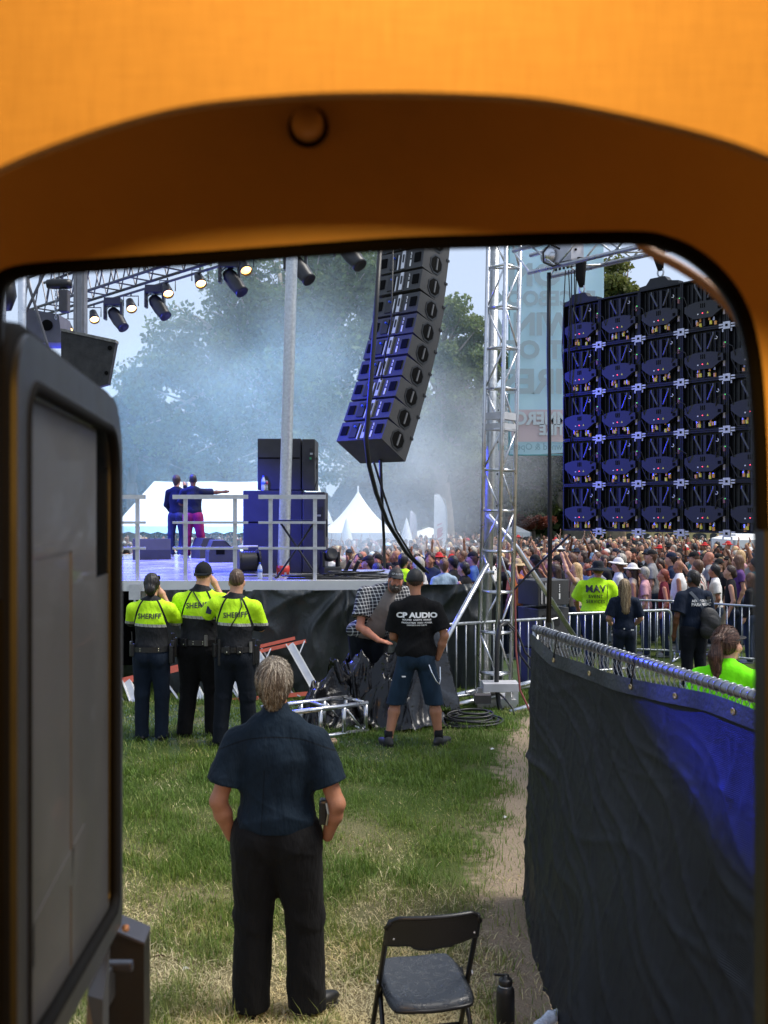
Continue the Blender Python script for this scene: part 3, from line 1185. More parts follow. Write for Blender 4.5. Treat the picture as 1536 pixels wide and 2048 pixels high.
def tree(label, x, d, trunk_r, crowns, n_leaf, col, size, seed, limb_col=None, group='trees behind the crowd', trans=.4, depth=None):
    r = np.random.default_rng(seed)
    base = Vector(((x - 768) / F * d, d, gz(d) - .1))
    cs = []
    for (cx, cy, rx, ry) in crowns:
        c = P(cx, cy, d)
        cs.append((np.array(c) + np.array((0, r.uniform(-.12, .12) * d * .12, 0)), rx * d / F, ry * d / F))
    m = MB()
    lowest = min(c[2] - q * .2 for c, _, q in cs)
    fork = Vector((base.x + r.uniform(-.3, .3), base.y, base.z + (lowest - base.z) * .75))
    m.tube([base, (base + fork) / 2 + Vector((r.uniform(-.2, .2), 0, 0)), fork], [trunk_r * 1.25, trunk_r, trunk_r * .85], 12)
    for c, rx, rz in cs:
        tip = Vector(c) + Vector((0, 0, rz * .55))
        mid = fork.lerp(tip, .5) + Vector((r.uniform(-1, 1) * rx * .2, r.uniform(-.5, .5), r.uniform(-.3, .3)))
        m.tube([fork, fork.lerp(mid, .5) + Vector((r.uniform(-.3, .3), 0, .2)), mid, tip], [trunk_r * .55, trunk_r * .42, trunk_r * .28, .04], 7)
        for _ in range(7):
            e = Vector(c) + Vector((r.uniform(-.95, .95) * rx, r.uniform(-.9, .9) * rx * .8, r.uniform(-.7, .9) * rz))
            b0 = mid.lerp(tip, r.random() * .8)
            m.tube([b0, b0.lerp(e, .5) + Vector((0, 0, r.uniform(-.2, .4))), e], [trunk_r * .2, trunk_r * .12, .02], 5)
    tr = m.build('tree', M('bark_' + str(seed), limb_col, .95, var=.3, vscale=3, bump=.6, bscale=14) if limb_col else BARK, None, True)
    tag(tr, label, 'tree', group)
    tot = sum(a * b for _, a, b in cs)
    pts, nn = [], 0
    for c, rx, rz in cs:
        k = int(n_leaf * rx * rz / tot)
        ncl = max(6, int(34 * rx * rz / 6))
        cd = r.normal(size=(ncl, 3))
        cd /= np.linalg.norm(cd, axis=1)[:, None]
        rad = r.uniform(.25, 1.0, ncl) ** .45
        cc = c + cd * np.stack([rad * rx, rad * (depth or rx * .85), rad * rz], 1)
        crad = r.uniform(.35, .95, ncl) * (.55 + .11 * min(rx, rz) * 2)
        wts = crad ** 2
        which = r.choice(ncl, k, p=wts / wts.sum())
        off = r.normal(size=(k, 3)) * .5
        ln = np.linalg.norm(off, axis=1)[:, None]
        off = off / np.maximum(1, ln) * np.array([1, 1, .72])
        pts.append(cc[which] + off * crad[which][:, None])
    p = np.concatenate(pts)
    n = len(p)
    u = r.normal(size=(n, 3))
    u /= np.linalg.norm(u, axis=1)[:, None]
    w = np.cross(u, r.normal(size=(n, 3)))
    w /= np.linalg.norm(w, axis=1)[:, None]
    s = size * r.uniform(.6, 1.35, n)[:, None]
    V = np.stack([p - u * s * .5, p + w * s * .34, p + u * s * .5, p - w * s * .34], 1)
    Q = np.arange(n * 4).reshape(n, 4)
    cr = mesh_obj('crown', V.reshape(-1, 3), Q, leaf_mat('leaf_%d' % seed, col, trans), tr)
    cr['kind'] = 'stuff'
    return tr


tree('great pale green cottonwood rising through the stage smoke', 560, 58, .75,
     [(560, 560, 150, 120), (430, 690, 130, 120), (360, 790, 110, 110), (640, 620, 150, 150), (700, 760, 150, 150), (540, 780, 170, 150), (440, 860, 150, 90), (640, 880, 170, 80), (480, 610, 70, 70), (720, 540, 110, 100)],
     70000, (.115, .175, .062), .30, 1, (.42, .36, .28))
tree('smaller bluish tree at the far left by the white marquee', 262, 66, .4, [(262, 820, 52, 70), (236, 880, 60, 90), (300, 900, 70, 70), (285, 770, 40, 30)], 12000, (.065, .10, .05), .32, 2)
tree('tall leafy cottonwood just right of the flown loudspeakers', 890, 64, .6,
     [(890, 690, 75, 85), (930, 780, 60, 80), (850, 800, 90, 100), (830, 880, 90, 80), (885, 640, 40, 45), (950, 700, 30, 50), (900, 900, 60, 70)], 34000, (.15, .205, .075), .28, 3, (.30, .24, .18))
tree('dark green tree behind the aluminium tower', 990, 72, .7, [(990, 790, 60, 90), (940, 880, 70, 90), (1010, 900, 90, 110), (975, 720, 28, 50), (1060, 960, 70, 70), (930, 960, 60, 60)], 26000, (.08, .12, .036), .32, 4)
tree('sunny tree whose top shows between banner and video wall', 1235, 62, .5, [(1225, 570, 45, 50), (1210, 640, 70, 60), (1240, 530, 18, 18), (1200, 800, 110, 130), (1255, 620, 22, 40)], 22000, (.13, .15, .04), .30, 5, (.25, .18, .12))
tree('broad trunked park tree beneath the banner', 1150, 68, .95, [(1090, 950, 70, 60), (1150, 880, 100, 90), (1200, 930, 90, 80), (1060, 990, 50, 40), (1110, 990, 40, 30)], 16000, (.075, .10, .026), .30, 6, (.20, .17, .13))
tree('round red leaved small tree beside the white canopy', 1072, 74, .15, [(1062, 1042, 38, 12), (1050, 1035, 20, 10), (1085, 1044, 22, 10)], 3000, (.16, .045, .03), .2, 7)
tree('park tree with its crown hidden behind the video wall', 1420, 70, .8, [(1400, 840, 160, 120), (1520, 800, 120, 140), (1330, 930, 90, 70)], 9000, (.045, .065, .018), .4, 8)


def far_woods():
    r = np.random.default_rng(31)
    n = 85000
    x = r.uniform(-80, 120, n)
    d = r.uniform(88, 100, n)
    top = 7.2 + 1.6 * np.sin(x * .23) + 1.1 * np.sin(x * .61 + 2) + .8 * np.sin(x * 1.7)
    z = -.5 + top * (1 - r.random(n) ** 1.6)
    p = np.stack([x, d, z], 1)
    u = r.normal(size=(n, 3))
    u /= np.linalg.norm(u, axis=1)[:, None]
    w = np.cross(u, r.normal(size=(n, 3)))
    w /= np.linalg.norm(w, axis=1)[:, None]
    s = r.uniform(.5, 1.1, n)[:, None]
    V = np.stack([p - u * s * .5, p + w * s * .4, p + u * s * .5, p - w * s * .4], 1)
    o = mesh_obj('far_woods', V.reshape(-1, 3), np.arange(n * 4).reshape(n, 4), leaf_mat('leaf_woods', (.032, .048, .018), .3), None)
    tag(o, 'band of dark trees closing the park behind the crowd', kind='stuff')


far_woods()

# ------------------------------------------------------------------ tents, flags, yellow hall behind the crowd
TENT = M('tent_fabric', (.80, .80, .78), .55, var=.03, bump=.1, bscale=8)
TENTD = M('tent_frame_grey', (.35, .36, .38), .5)


def marquee():
    d = 34.
    e = empty('marquee', (P(380, 1060, d).x, d, gz(d)), 0, 'long white marquee roof standing behind the two performers', 'tent')
    x0, x1 = P(236, 0, d).x - e.location.x, P(640, 0, d).x - e.location.x
    ze, zr = P(0, 1052, d).z - gz(d), P(0, 957, d).z - gz(d)
    m = MB()
    # roof: hipped at the left end, slopes front and back, slightly sagging
    dep = 9.
    rid0, rid1 = x0 + .55, x1 - .3
    n = 14
    vs, fs = [], []
    for i in range(n + 1):
        t = i / n
        xe = x0 + (x1 - x0) * t
        xr = rid0 + (rid1 - rid0) * t
        sag = -.05 * math.sin(math.pi * ((t * 3) % 1))
        vs += [(xe, -.5, ze + sag * .6), (xr, dep * .33, zr + sag * .6), (xe, dep, ze)]
    for i in range(n):
        a = i * 3
        fs += [(a, a + 3, a + 4, a + 1), (a + 1, a + 4, a + 5, a + 2)]
    fs += [(0, 1, 2), (n * 3 + 2, n * 3 + 1, n * 3)]
    m.add(vs, fs)
    m.build('roof', TENT, e)
    m = MB()
    for i in range(n):
        t0, t1 = i / n, (i + 1) / n
        xa, xb = x0 + (x1 - x0) * t0, x0 + (x1 - x0) * t1
        m.add([(xa, -.52, ze), (xb, -.52, ze), (xb, -.52, ze - .18), ((xa + xb) / 2, -.52, ze - .25), (xa, -.52, ze - .18)], [(0, 4, 3, 2, 1)])
    m.build('valance', TENT, e)
    for t in (0.0, .33, .66, 1.0):
        MB().tube([(x0 + .1 + (x1 - x0 - .2) * t, -.45, 0), (x0 + .1 + (x1 - x0 - .2) * t, -.45, ze)], .05, 8).build('pole', TENTD, e)


marquee()


def peak_tent(label, x, ytop, yeave, xl, xr, d, group='white tents behind the crowd', concave=1.9):
    c = P(x, 1060, d)
    e = empty('tent', (c.x, d, gz(d)), 0, label, 'tent', group)
    zt, ze = P(0, ytop, d).z - gz(d), P(0, yeave, d).z - gz(d)
    hx = (xr - xl) / 2 * d / F
    n, k = 24, 9
    vs, fs = [], []
    for i in range(k + 1):
        t = i / k
        rr = 1 - t
        z = ze + (zt - ze) * (t ** concave * .75 + t * .25)
        for j in range(n):
            a = 2 * math.pi * j / n
            s = 1 / max(abs(math.cos(a)), abs(math.sin(a)))
            s = 1 + (s - 1) * .85
            vs.append((hx * rr * s * math.cos(a) * .94, hx * rr * s * math.sin(a) * .94, z))
    fs = [(i * n + j, i * n + (j + 1) % n, (i + 1) * n + (j + 1) % n, (i + 1) * n + j) for i in range(k) for j in range(n)]
    mesh_obj('roof', vs, fs, TENT, e, True)
    m = MB()
    for j in range(n):
        a, b = Vector(vs[j]), Vector(vs[(j + 1) % n])
        dz = Vector((0, 0, .28))
        m.add([a, b, b - dz, (a + b) / 2 - dz * 1.3, a - dz], [(0, 4, 3, 2, 1)])
    m.build('valance', TENT, e)
    for sx in (-1, 1):
        for sy in (-1, 1):
            MB().tube([(sx * hx * .88, sy * hx * .88, 0), (sx * hx * .88, sy * hx * .88, ze)], .05, 6).build('pole', TENTD, e)
    if zt > 4:
        MB().tube([(0, 0, zt - .1), (0, 0, zt + .25)], .05, 6).build('finial', TENT, e)


peak_tent('tall white high peak tent beside the loudspeaker stack', 716, 982, 1064, 628, 806, 48)
peak_tent('low white canopy between the two feather flags', 858, 1054, 1074, 792, 914, 56, concave=1.1)
peak_tent('small grey white canopy behind the tower by the red tree', 1030, 1050, 1064, 1000, 1062, 66, concave=1.1)
peak_tent('white canopy corner beyond the crowd under the video wall', 1512, 1052, 1078, 1440, 1590, 36, concave=1.0)


def feather_flag(label, x, ytop, ybot, w, d, cols):
    c = P(x, ybot, d)
    e = empty('feather_flag', (c.x, d, gz(d)), 0, label, 'flag', 'feather flags over the crowd')
    h = P(0, ytop, d).z - gz(d)
    wd = w * d / F
    b = .9
    k = 14
    vs = []
    for i in range(k + 1):
        t = i / k
        z = b + (h - b) * t
        lx = -wd * .5 + wd * .05 * t
        rx = wd * .5 * (1 if t < .72 else math.cos((t - .72) / .28 * 1.5)) + (0 if t < .72 else -.2 * wd * (t - .72))
        yy = .05 * math.sin(t * 5)
        vs += [(lx, yy, z), (max(rx, lx + .02), yy + .06, z)]
    vs2 = vs + [(v[0], v[1] + .01, v[2]) for v in vs]
    n = 2 * (k + 1)
    fs = [(2 * i, 2 * i + 1, 2 * i + 3, 2 * i + 2) for i in range(k)] + [(n + 2 * i, n + 2 * i + 2, n + 2 * i + 3, n + 2 * i + 1) for i in range(k)]
    fl = mesh_obj('flag_cloth', vs2, fs, cols[0], e)
    MB().tube([(wd * .53, .03, 0), (wd * .53, .03, h * .75), (wd * .40, .03, h * .93), (-wd * .3, .03, h + .05)], .03, 6).build('flag_pole', TENTD, e)
    if cols[1]:
        m = MB()
        for i, (zz, hh) in enumerate(((.30, .05), (.36, .05), (.42, .03), (.5, .02), (.24, .03))):
            z0 = b + (h - b) * zz
            m.add([(-wd * .25, -.03, z0), (wd * .1, -.03, z0 + .1), (wd * .25, -.03, z0 + hh * h + .1), (-wd * .2, -.03, z0 + hh * h)], [(0, 1, 2, 3)])
        m.build('flag_print', cols[1], fl)


PRINT = M('flag_print_red', (.55, .25, .28), .6)
feather_flag('tall white feather flag with red print over the crowd', 880, 989, 1085, 26, 46, (TENT, PRINT))
feather_flag('short faded feather flag farther back in the smoke', 826, 1022, 1066, 14, 54, (M('flag_pale', (.62, .58, .62), .6), None))
# folded parasols by the tent
for x, lab in ((813, 'closed white parasol beside the low canopy'), (693, 'closed white parasol in front of the high peak tent')):
    d = 44.
    c = P(x, 1075, d)
    o = MB().lathe([(.04, 0), (.04, .9), (.42, 1.0), (.36, 1.4), (.22, 2.0), (.06, 2.6), (.0, 2.75)], 12).build('parasol', TENT, None, True)
    o.location = (c.x, d, gz(d))
    tag(o, lab, 'parasol', 'closed parasols among the tents')


def yellow_hall():
    d = 62.
    e = empty('long_hall', (P(1350, 0, d).x, d, gz(d)), 0, 'long low yellow hall with arched dark windows beyond the crowd', 'building')
    x0, x1 = -3.4, 3.4
    zt = P(0, 1062, d).z - gz(d)
    Y = M('hall_yellow', (.62, .46, .20), .8, bump=.2)
    MB().box((0, 2, zt / 2), (x1 - x0, 4, zt)).build('wall', Y, e)
    MB().box((0, 2, zt + .06), (x1 - x0 + .3, 4.3, .12)).build('roof', M('hall_roof', (.55, .50, .42), .8), e)
    G = M('hall_glass', (.03, .035, .04), .15)
    i = 0
    x = x0 + .35
    while x < x1 - .5:
        w = (.45, .85)[i % 2]
        m = MB()
        poly = [(x, -.03, zt - .62), (x + w, -.03, zt - .62), (x + w, -.03, zt - .28)] + [(x + w / 2 + w / 2 * math.cos(a), -.03, zt - .28 + .16 * math.sin(a)) for a in (.5, 1.0, 1.57, 2.1, 2.6)] + [(x, -.03, zt - .28)]
        m.prism(poly, (0, .05, 0))
        m.build('window', G, e)
        x += w + .22
        i += 1


yellow_hall()
# low yellow crowd fence, far right
d = 58.
e = empty('crowd_fence', (0, d, gz(d)), 0, 'low straw coloured fence behind the last rows of the crowd', 'fence')
for i in range(8):
    x = P(1040 + i * 64, 0, d).x
    MB().box((x, 0, .75), (1.80, .06, 1.5)).build('fence_panel', M('fence_straw', (.60, .47, .25), .85, bump=.3), e)


# ------------------------------------------------------------------ stage
ALU = M('aluminium', (.62, .63, .65), .32, 1., var=.10, vscale=14, bump=.05, bscale=30, rvar=.08)
ALUW = M('aluminium_dull', (.60, .60, .61), .5, .75, var=.12, vscale=9)
GALV = M('galvanised_steel', (.50, .52, .53), .42, .85, var=.18, vscale=25, rvar=.1)
BLACKM = M('black_metal', (.014, .014, .016), .42, .2, var=.2, vscale=12)
BLACKP = M('black_plastic', (.012, .012, .013), .38, var=.25, vscale=20, bump=.1, bscale=90)
RUBBER = M('cable_rubber', (.010, .010, .011), .5, var=.2)
CAB = M('cabinet_black', (.024, .024, .026), .55, var=.2, vscale=5, bump=.35, bscale=160)
WHITEP = M('white_paint', (.72, .72, .70), .45, var=.06, vscale=5)
LETW = M('lettering_white', (.75, .75, .74), .6, var=0)
ZD = 1.63
e = empty('stage', (-1.2, 14.2, 0), 0, 'raised festival stage with pale edge and black cloth skirt', 'stage')
ex, ey = -1.2, 14.2
DECK = M('deck_grey', (.30, .30, .31), .22, var=.25, vscale=2.2, bump=.15, bscale=30, rvar=.1)
# deck sheets: each about 1.2 x 2.4 m
for i in range(8):
    for j in range(4):
        x0 = -9.6 + i * 1.05 - ex
        y0 = 14.24 + j * 2.2 - ey
        MB().box((x0 + .52, y0 + 1.095, ZD - .05), (1.042, 2.19, .10)).build('deck_panel', DECK, e)
MB().box((-.55 - ex, 15.55 - ey, ZD - .05), (1.30, 2.62, .10)).build('deck_panel', DECK, e)
m = MB()
m.box((-2.95 - ex, 14.2 - ey - .02, ZD - .075), (1.6, .06, .15)).box((-.98 - ex, 14.2 - ey - .02, ZD - .075), (2.33, .06, .15))
m.build('fascia', WHITEP, e)
MB().box((-6.7 - ex, 14.2 - ey - .02, ZD - .10), (5.85, .06, .20)).build('fascia', M('fascia_worn', (.16, .16, .17), .6, var=.4, vscale=9), e)
MB().box((.135 - ex, 15.5 - ey, ZD - .075), (.05, 2.6, .15)).build('fascia', WHITEP, e)
for x in (-3.5, -2.2, -.9, .02, -5.2, -7.):
    for y in (14.6, 16.4):
        z = gz(y)
        MB().box((x - ex, y - ey, (z + ZD - .1) / 2), (.06, .06, ZD - .1 - z)).build('leg', ALUW, e)
MB().box((-3.52 - ex, 14.16 - ey, ZD - .16), (.16, .10, .22)).tube([(-3.52 - ex, 14.13 - ey, ZD - .27), (-3.52 - ex, 14.13 - ey, ZD - .42)], .02, 8).build('bracket', ALUW, e)


def drape(name, x0, x1, y, ztop, zbot, seed, nf, mat, parent, sag=.0, dep=.05, ox=0, oy=0, swags=()):
    n, k = 150, 44
    r = np.random.default_rng(seed)
    ph = r.uniform(0, 6.28, 6)
    V = []
    for j in range(k + 1):
        t = j / k
        for i in range(n + 1):
            s = i / n
            x = x0 + (x1 - x0) * s
            w = dep * (math.sin(nf * 6.28 * s + ph[0] + 1.2 * math.sin(3 * t + ph[1])) * (.35 + .65 * t) + .5 * math.sin(nf * 2.3 * 6.28 * s + ph[2] + 2 * t) * (.3 + .4 * t))
            z = ztop + (zbot - ztop) * t - sag * math.sin(math.pi * s) * (1 - t)
            y2 = y + w
            for (sx, a, kf, reach) in swags:      # creases radiating from where the cloth is tied up
                ux, uz = (s - sx) * (x1 - x0), t * (ztop - zbot) + .06
                rr = math.hypot(ux, uz)
                ang = math.atan2(uz, ux) * kf + .8 * math.sin(rr * 2.6 + kf) + .25 * math.sin(rr * 9 + ux * 5)
                y2 += -a * math.exp(-(rr / reach) ** 2) * (1 - abs(math.sin(ang))) ** 2.2 * min(1, rr * 3)
            V.append((x - ox, y2 - oy, z))
    Q = np.array([(j * (n + 1) + i, (j + 1) * (n + 1) + i, (j + 1) * (n + 1) + i + 1, j * (n + 1) + i + 1) for j in range(k) for i in range(n)])
    V = np.array(V)
    V2 = V + np.array([0, .006, 0])
    nn = len(V)
    return mesh_obj(name, np.concatenate([V, V2]), np.concatenate([Q, Q[:, ::-1] + nn]), mat, parent, True)


def skirt_mat():
    m = bpy.data.materials.new('skirt_cloth')
    m.use_nodes = True
    N = Nodes(m)
    b = m.node_tree.nodes['Principled BSDF']
    b.inputs['Roughness'].default_value = .42
    b.inputs['Specular IOR Level'].default_value = .55
    f = N.noise(2.4, 6, stretch=(1, 1, .6))
    N.l(N.mix(N.rng(f, .35, .7, 0, 1), (.018, .021, .022), (.046, .054, .056)), b.inputs['Base Color'])
    b1 = N.n('ShaderNodeBump')
    b1.inputs['Strength'].default_value = .6
    b1.inputs['Distance'].default_value = .06
    N.l(N.noise(3.2, 4, stretch=(1.6, 1, .8)), b1.inputs['Height'])
    b2 = N.n('ShaderNodeBump')
    b2.inputs['Strength'].default_value = .4
    b2.inputs['Distance'].default_value = .004
    N.l(N.noise(160, 2), b2.inputs['Height'])
    N.l(b1.outputs[0], b2.inputs['Normal'])
    N.l(b2.outputs[0], b.inputs['Normal'])
    return m


SKIRT = skirt_mat()
drape('skirt', -3.22, .16, 14.14, ZD - .13, .03, 5, 4.2, SKIRT, e, .0, .06, ex, ey, ((.80, .13, 4.3, 1.2), (.42, .08, 3.1, .9), (.99, .10, 3.7, .9), (.06, .07, 2.9, .9)))
drape('void_cloth', -9.6, .10, 16.95, ZD - .12, .0, 6, 9, M('void_cloth_black', (.004, .004, .004), .9, spec=.1), e, 0, .05, ex, ey)  # black sheet added to darken the open void under the deck
# black cloth over the crowd barrier, right of the stage
fb = empty('cloth_barrier', (.9, 14.6, gz(14.6)), 0, 'steel barrier covered in sagging black cloth between stage and tower', 'barrier')
drape('barrier_cloth', .14, 1.72, 14.55, 1.60, .02, 9, 2.6, SKIRT, fb, .05, .09, .9, 14.6, ((.02, .12, 4.1, 1.0), (.6, .09, 3.3, .8), (1.0, .10, 3.5, .9)))
bpy.data.objects['barrier_cloth'].location.z = -gz(14.6)
for x in (.2, 1.0, 1.7):
    MB().tube([(x - .9, .1, 0), (x - .9, .1, 1.5)], .025, 8).build('post', GALV, fb)
MB().tube([(.2 - .9, .1, 1.5), (1.7 - .9, .1, 1.5)], .025, 8).build('rail', GALV, fb)


# guard rails on the edge
def guard_rail(label, xl, posts, xr, d=14.28):
    g = empty('guard_rail', (P((xl + xr) / 2, 0, d).x, d, ZD), 0, label, 'railing', 'guard rails along the stage edge')
    ox = g.location.x
    for x in posts:
        X = P(x, 0, d).x - ox
        MB().box((X, 0, .58), (.052, .05, 1.24 if x > 300 else 1.24)).build('post', ALUW, g)
    for z, t in ((1.185, .06), (.82, .035), (.455, .035)):
        MB().box(((P(xl, 0, d).x + P(xr, 0, d).x) / 2 - ox, -.052, z), (P(xr, 0, d).x - P(xl, 0, d).x, .045, t)).build('rail', ALUW, g)
    return g


guard_rail('guard rail by the two performers, with two posts', 347, (371, 470), 497)
guard_rail('guard rail in front of the loudspeaker stack', 518, (541, 630), 652)
guard_rail('single post guard rail next to the open camper door', 150, (275,), 293)

# the steel roof column on the deck
c0 = P(566, 1152, 15.2)
m = MB()
prof = [(.10, 0), (.10, .03)]
top = P(586, 430, 15.2)
m.tube([(0, 0, 0), (top.x - c0.x, 0, top.z - c0.z)], .088, 18)
for a in range(6):
    aa = a * 1.047
    m.box((.09 * math.cos(aa), .09 * math.sin(aa), .03), (.03, .03, .06))
o = m.build('roof_column', GALV, None)
o.location = c0
auto_smooth(o)
tag(o, 'tall round steel roof column with a red wrapped foot on the stage', 'column')
MB().lathe([(.097, .02), (.10, .1), (.097, .16)], 16).build('red_wrap', M('red_tape', (.45, .03, .02), .5), o, True)

# ---------------------------------------------------------------- loudspeaker cabinets on the stage
GRIP = M('grip_dark', (.0015, .0015, .0015), .8, var=0, spec=.1)


def cabinet(label, x0, x1, ytop, ybot, d, depth, group, handle=True, name='loudspeaker', rz=0., z0=None):
    w = (x1 - x0) * d / F
    zb = P(0, ybot, d).z if z0 is None else z0
    zt = P(0, ytop, d).z
    h = zt - zb
    o = empty(name, (P((x0 + x1) / 2, 0, d).x, d + depth / 2, zb), rz, label, 'loudspeaker', group)
    MB().box((0, 0, h / 2), (w, depth, h), bev=.012).build('cabinet', CAB, o)
    MB().box((0, depth / 2 + .006, h / 2), (w * .92, .012, h * .92)).build('grille', BLACKM, o)
    if handle:
        for z in (.68,):
            hh = empty_part = MB().box((w * .22, -depth / 2 - .006, h * z), (w * .3, .012, h * .28)).build('connector_plate', BLACKM, o)
            MB().box((w * .22, -depth / 2 - .016, h * (z + .03)), (w * .2, .012, .03)).build('handle', M('handle_steel', (.35, .35, .36), .35, .9), hh)
            MB().box((w * .16, -depth / 2 - .014, h * (z - .06)), (.03, .01, .03)).build('socket', M('socket_green', (.03, .25, .08), .4), hh)
        for s in (-1, 1):
            MB().box((s * (w / 2 + .003), 0, h * .55), (.006, depth * .35, h * .22)).build('grip', GRIP, o)
    else:
        MB().box((0, -depth / 2 - .003, h * .62), (w * .96, .006, .02)).build('seam_strip', GRIP, o)
        for s in (-1, 1):
            MB().box((s * (w / 2 + .003), 0, h * .55), (.006, depth * .35, h * .22)).build('grip', GRIP, o)
    return o


GS = 'loudspeakers stacked on the stage'
cabinet('lower loudspeaker nearest the performers, blue lit, bottom left of the stack', 486, 560, 981, 1148, 15.8, .9, GS, False)
cabinet('lower loudspeaker behind the steel column in the bottom row', 562, 604, 981, 1146, 15.9, .85, GS, False)
cabinet('lower loudspeaker at the crowd end of the bottom row, with connector plate', 605, 650, 984, 1146, 15.85, .85, GS, True)
cabinet('upper loudspeaker with the broad blue lit side, on top of the stack', 515, 602, 877, 980, 15.9, .8, GS, False)
cabinet('narrow upper loudspeaker with trailing cable, top right of the stack', 604, 630, 878, 980, 15.85, .8, GS, True)
o = MB().tube([P(628, 905, 15.8), P(634, 930, 15.75), P(634, 960, 15.75), P(628, 982, 15.78)], .008, 6).build('cable', RUBBER)
tag(o, 'thin cable looping down the narrow upper loudspeaker', 'cable')


def wedge(label, x, y, w, d, rz):
    """floor monitor: sloping front"""
    c = P(x, y, d)
    o = empty('stage_monitor', (c.x, d, ZD), rz, label, 'monitor', 'wedge monitors on the stage')
    pts = [(-.0, -.3, 0), (0, .28, 0), (0, .30, .10), (0, -.02, .42), (0, -.22, .42), (0, -.3, .2)]
    MB().prism([(-w / 2, p[1], p[2]) for p in pts], (w, 0, 0)).build('cabinet', CAB, o)
    MB().hexa([(-w * .45, .292, .11), (w * .45, .292, .11), (w * .45, .0, .405), (-w * .45, .0, .405), (-w * .45, .31, .125), (w * .45, .31, .125), (w * .45, .015, .42), (-w * .45, .015, .42)]).build('grille', BLACKM, o)
    for s in (-1, 1):
        MB().box((s * (w / 2 + .002), -.08, .2), (.006, .16, .09)).build('grip', GRIP, o)
    return o


wedge('wedge monitor lying left of the performers', 303, 1113, .75, 20.6, R(15))
wedge('wedge monitor lying right of the performers', 445, 1118, .80, 19.6, R(-75))
wedge('wedge monitor just behind the right hand performer', 418, 1113, .55, 21.2, R(-60))

# case / drum wound with cable, music stand, bottles, moving head lamp
c = P(496, 1148, 15.3)
o = empty('cable_drum', (c.x, c.y, ZD), R(20), 'black cable drum standing on the deck by the blue loudspeaker', 'cable drum')
rot = Matrix.Rotation(R(90), 3, 'Y')
MB().lathe([(.20, -.17), (.20, -.14)], 20, (0, 0, .21), rot).build('flange', BLACKM, o)
MB().lathe([(.20, .14), (.20, .17)], 20, (0, 0, .21), rot).build('flange', BLACKM, o)
MB().lathe([(.15, -.138)] + [(.15 + .012 * (i % 2), -.138 + .0184 * i) for i in range(1, 15)] + [(.15, .138)], 20, (0, 0, .21), rot).build('wound_cable', RUBBER, o, True)
MB().tube([(-.15, 0, .44), (.15, 0, .44)], .018, 8).build('handle', ALUW, o)

c = P(590, 1160, 14.6)
o = empty('music_stand', (c.x + .02, 14.75, ZD), 0, 'black folding keyboard stand with a blue tray behind the guard rail', 'stand')
for s in (-1, 1):
    MB().tube([(s * -.30, 0, 0.0), (s * .24, 0, .80)], .016, 8).build('leg', BLACKM, o)
    MB().tube([(s * -.30, -.18, .016), (s * -.30, .18, .016)], .016, 8).build('foot', BLACKM, o)
MB().box((-.02, 0, .83), (.52, .34, .05)).build('tray', M('tray_blue', (.02, .025, .10), .5), o)


def bottle(label, x, ybase, d, z, h=.24, r=.035, col=(.55, .60, .66), capc=(.05, .1, .5), labc=(.2, .3, .6), group='water bottles on the stage'):
    o = empty('water_bottle', (P(x, 0, d).x, d, z), 0, label, 'bottle', group)
    gm = M('clear_plastic', col, .12, var=0)
    MB().lathe([(r * .9, 0), (r, .01), (r, h * .3), (r * .93, h * .34), (r, h * .38), (r, h * .62), (r * .8, h * .74), (r * .4, h * .86), (r * .38, h * .9)], 14).build('body', gm, o, True)
    MB().lathe([(r * .43, h * .9), (r * .43, h), (0.0001, h)], 10).build('cap', M('cap_' + str(capc), capc, .4, var=0), o)
    MB().lathe([(r * 1.02, h * .4), (r * 1.02, h * .6)], 14).build('wrap_label', M('wrap_' + str(labc), labc, .5, var=0), o, True)
    return o


bottle('clear water bottle standing at the stage edge beside the cable drum', 520, 1150, 14.5, ZD)
bottle('water bottle with a blue label on the lower loudspeaker', 527, 977, 15.87, P(0, 981, 15.8).z, labc=(.1, .2, .7))
bottle('water bottle with a reddish label on the lower loudspeaker', 534, 977, 15.93, P(0, 981, 15.8).z, labc=(.6, .1, .2))

c = P(660, 1135, 15.6)
o = empty('moving_lamp', (c.x, 15.6, ZD), R(25), 'black moving head lamp on the deck beside the loudspeakers', 'stage lamp')
MB().box((0, 0, .06), (.30, .26, .12), bev=.02).build('base', BLACKP, o)
for s in (-1, 1):
    MB().box((s * .13, 0, .22), (.04, .12, .26), bev=.012).build('yoke_arm', BLACKP, o)
MB().lathe([(.0001, -.13), (.08, -.12), (.105, -.03), (.105, .08), (.085, .12), (.08, .12), (.0001, .10)], 16, (0, 0, .30), Matrix.Rotation(R(75), 3, 'X')).build('head', BLACKP, o, True)
c = P(672, 1147, 15.0)
for i, (dx, lab) in enumerate(((.0, 'small effect lamp tube leaning on the deck near the moving head'), (.13, 'second small effect lamp tube leaning beside the first one'))):
    o = empty('lamp_tube', (c.x + .12 + dx, 15.0, ZD), R(-35), lab, 'stage lamp', 'small lamps on the deck')
    MB().tube([(0, 0, .04), (.12, 0, .24)], .03, 10).build('barrel', BLACKP, o)
    MB().box((0, 0, .02), (.14, .12, .04)).build('base', BLACKP, o)


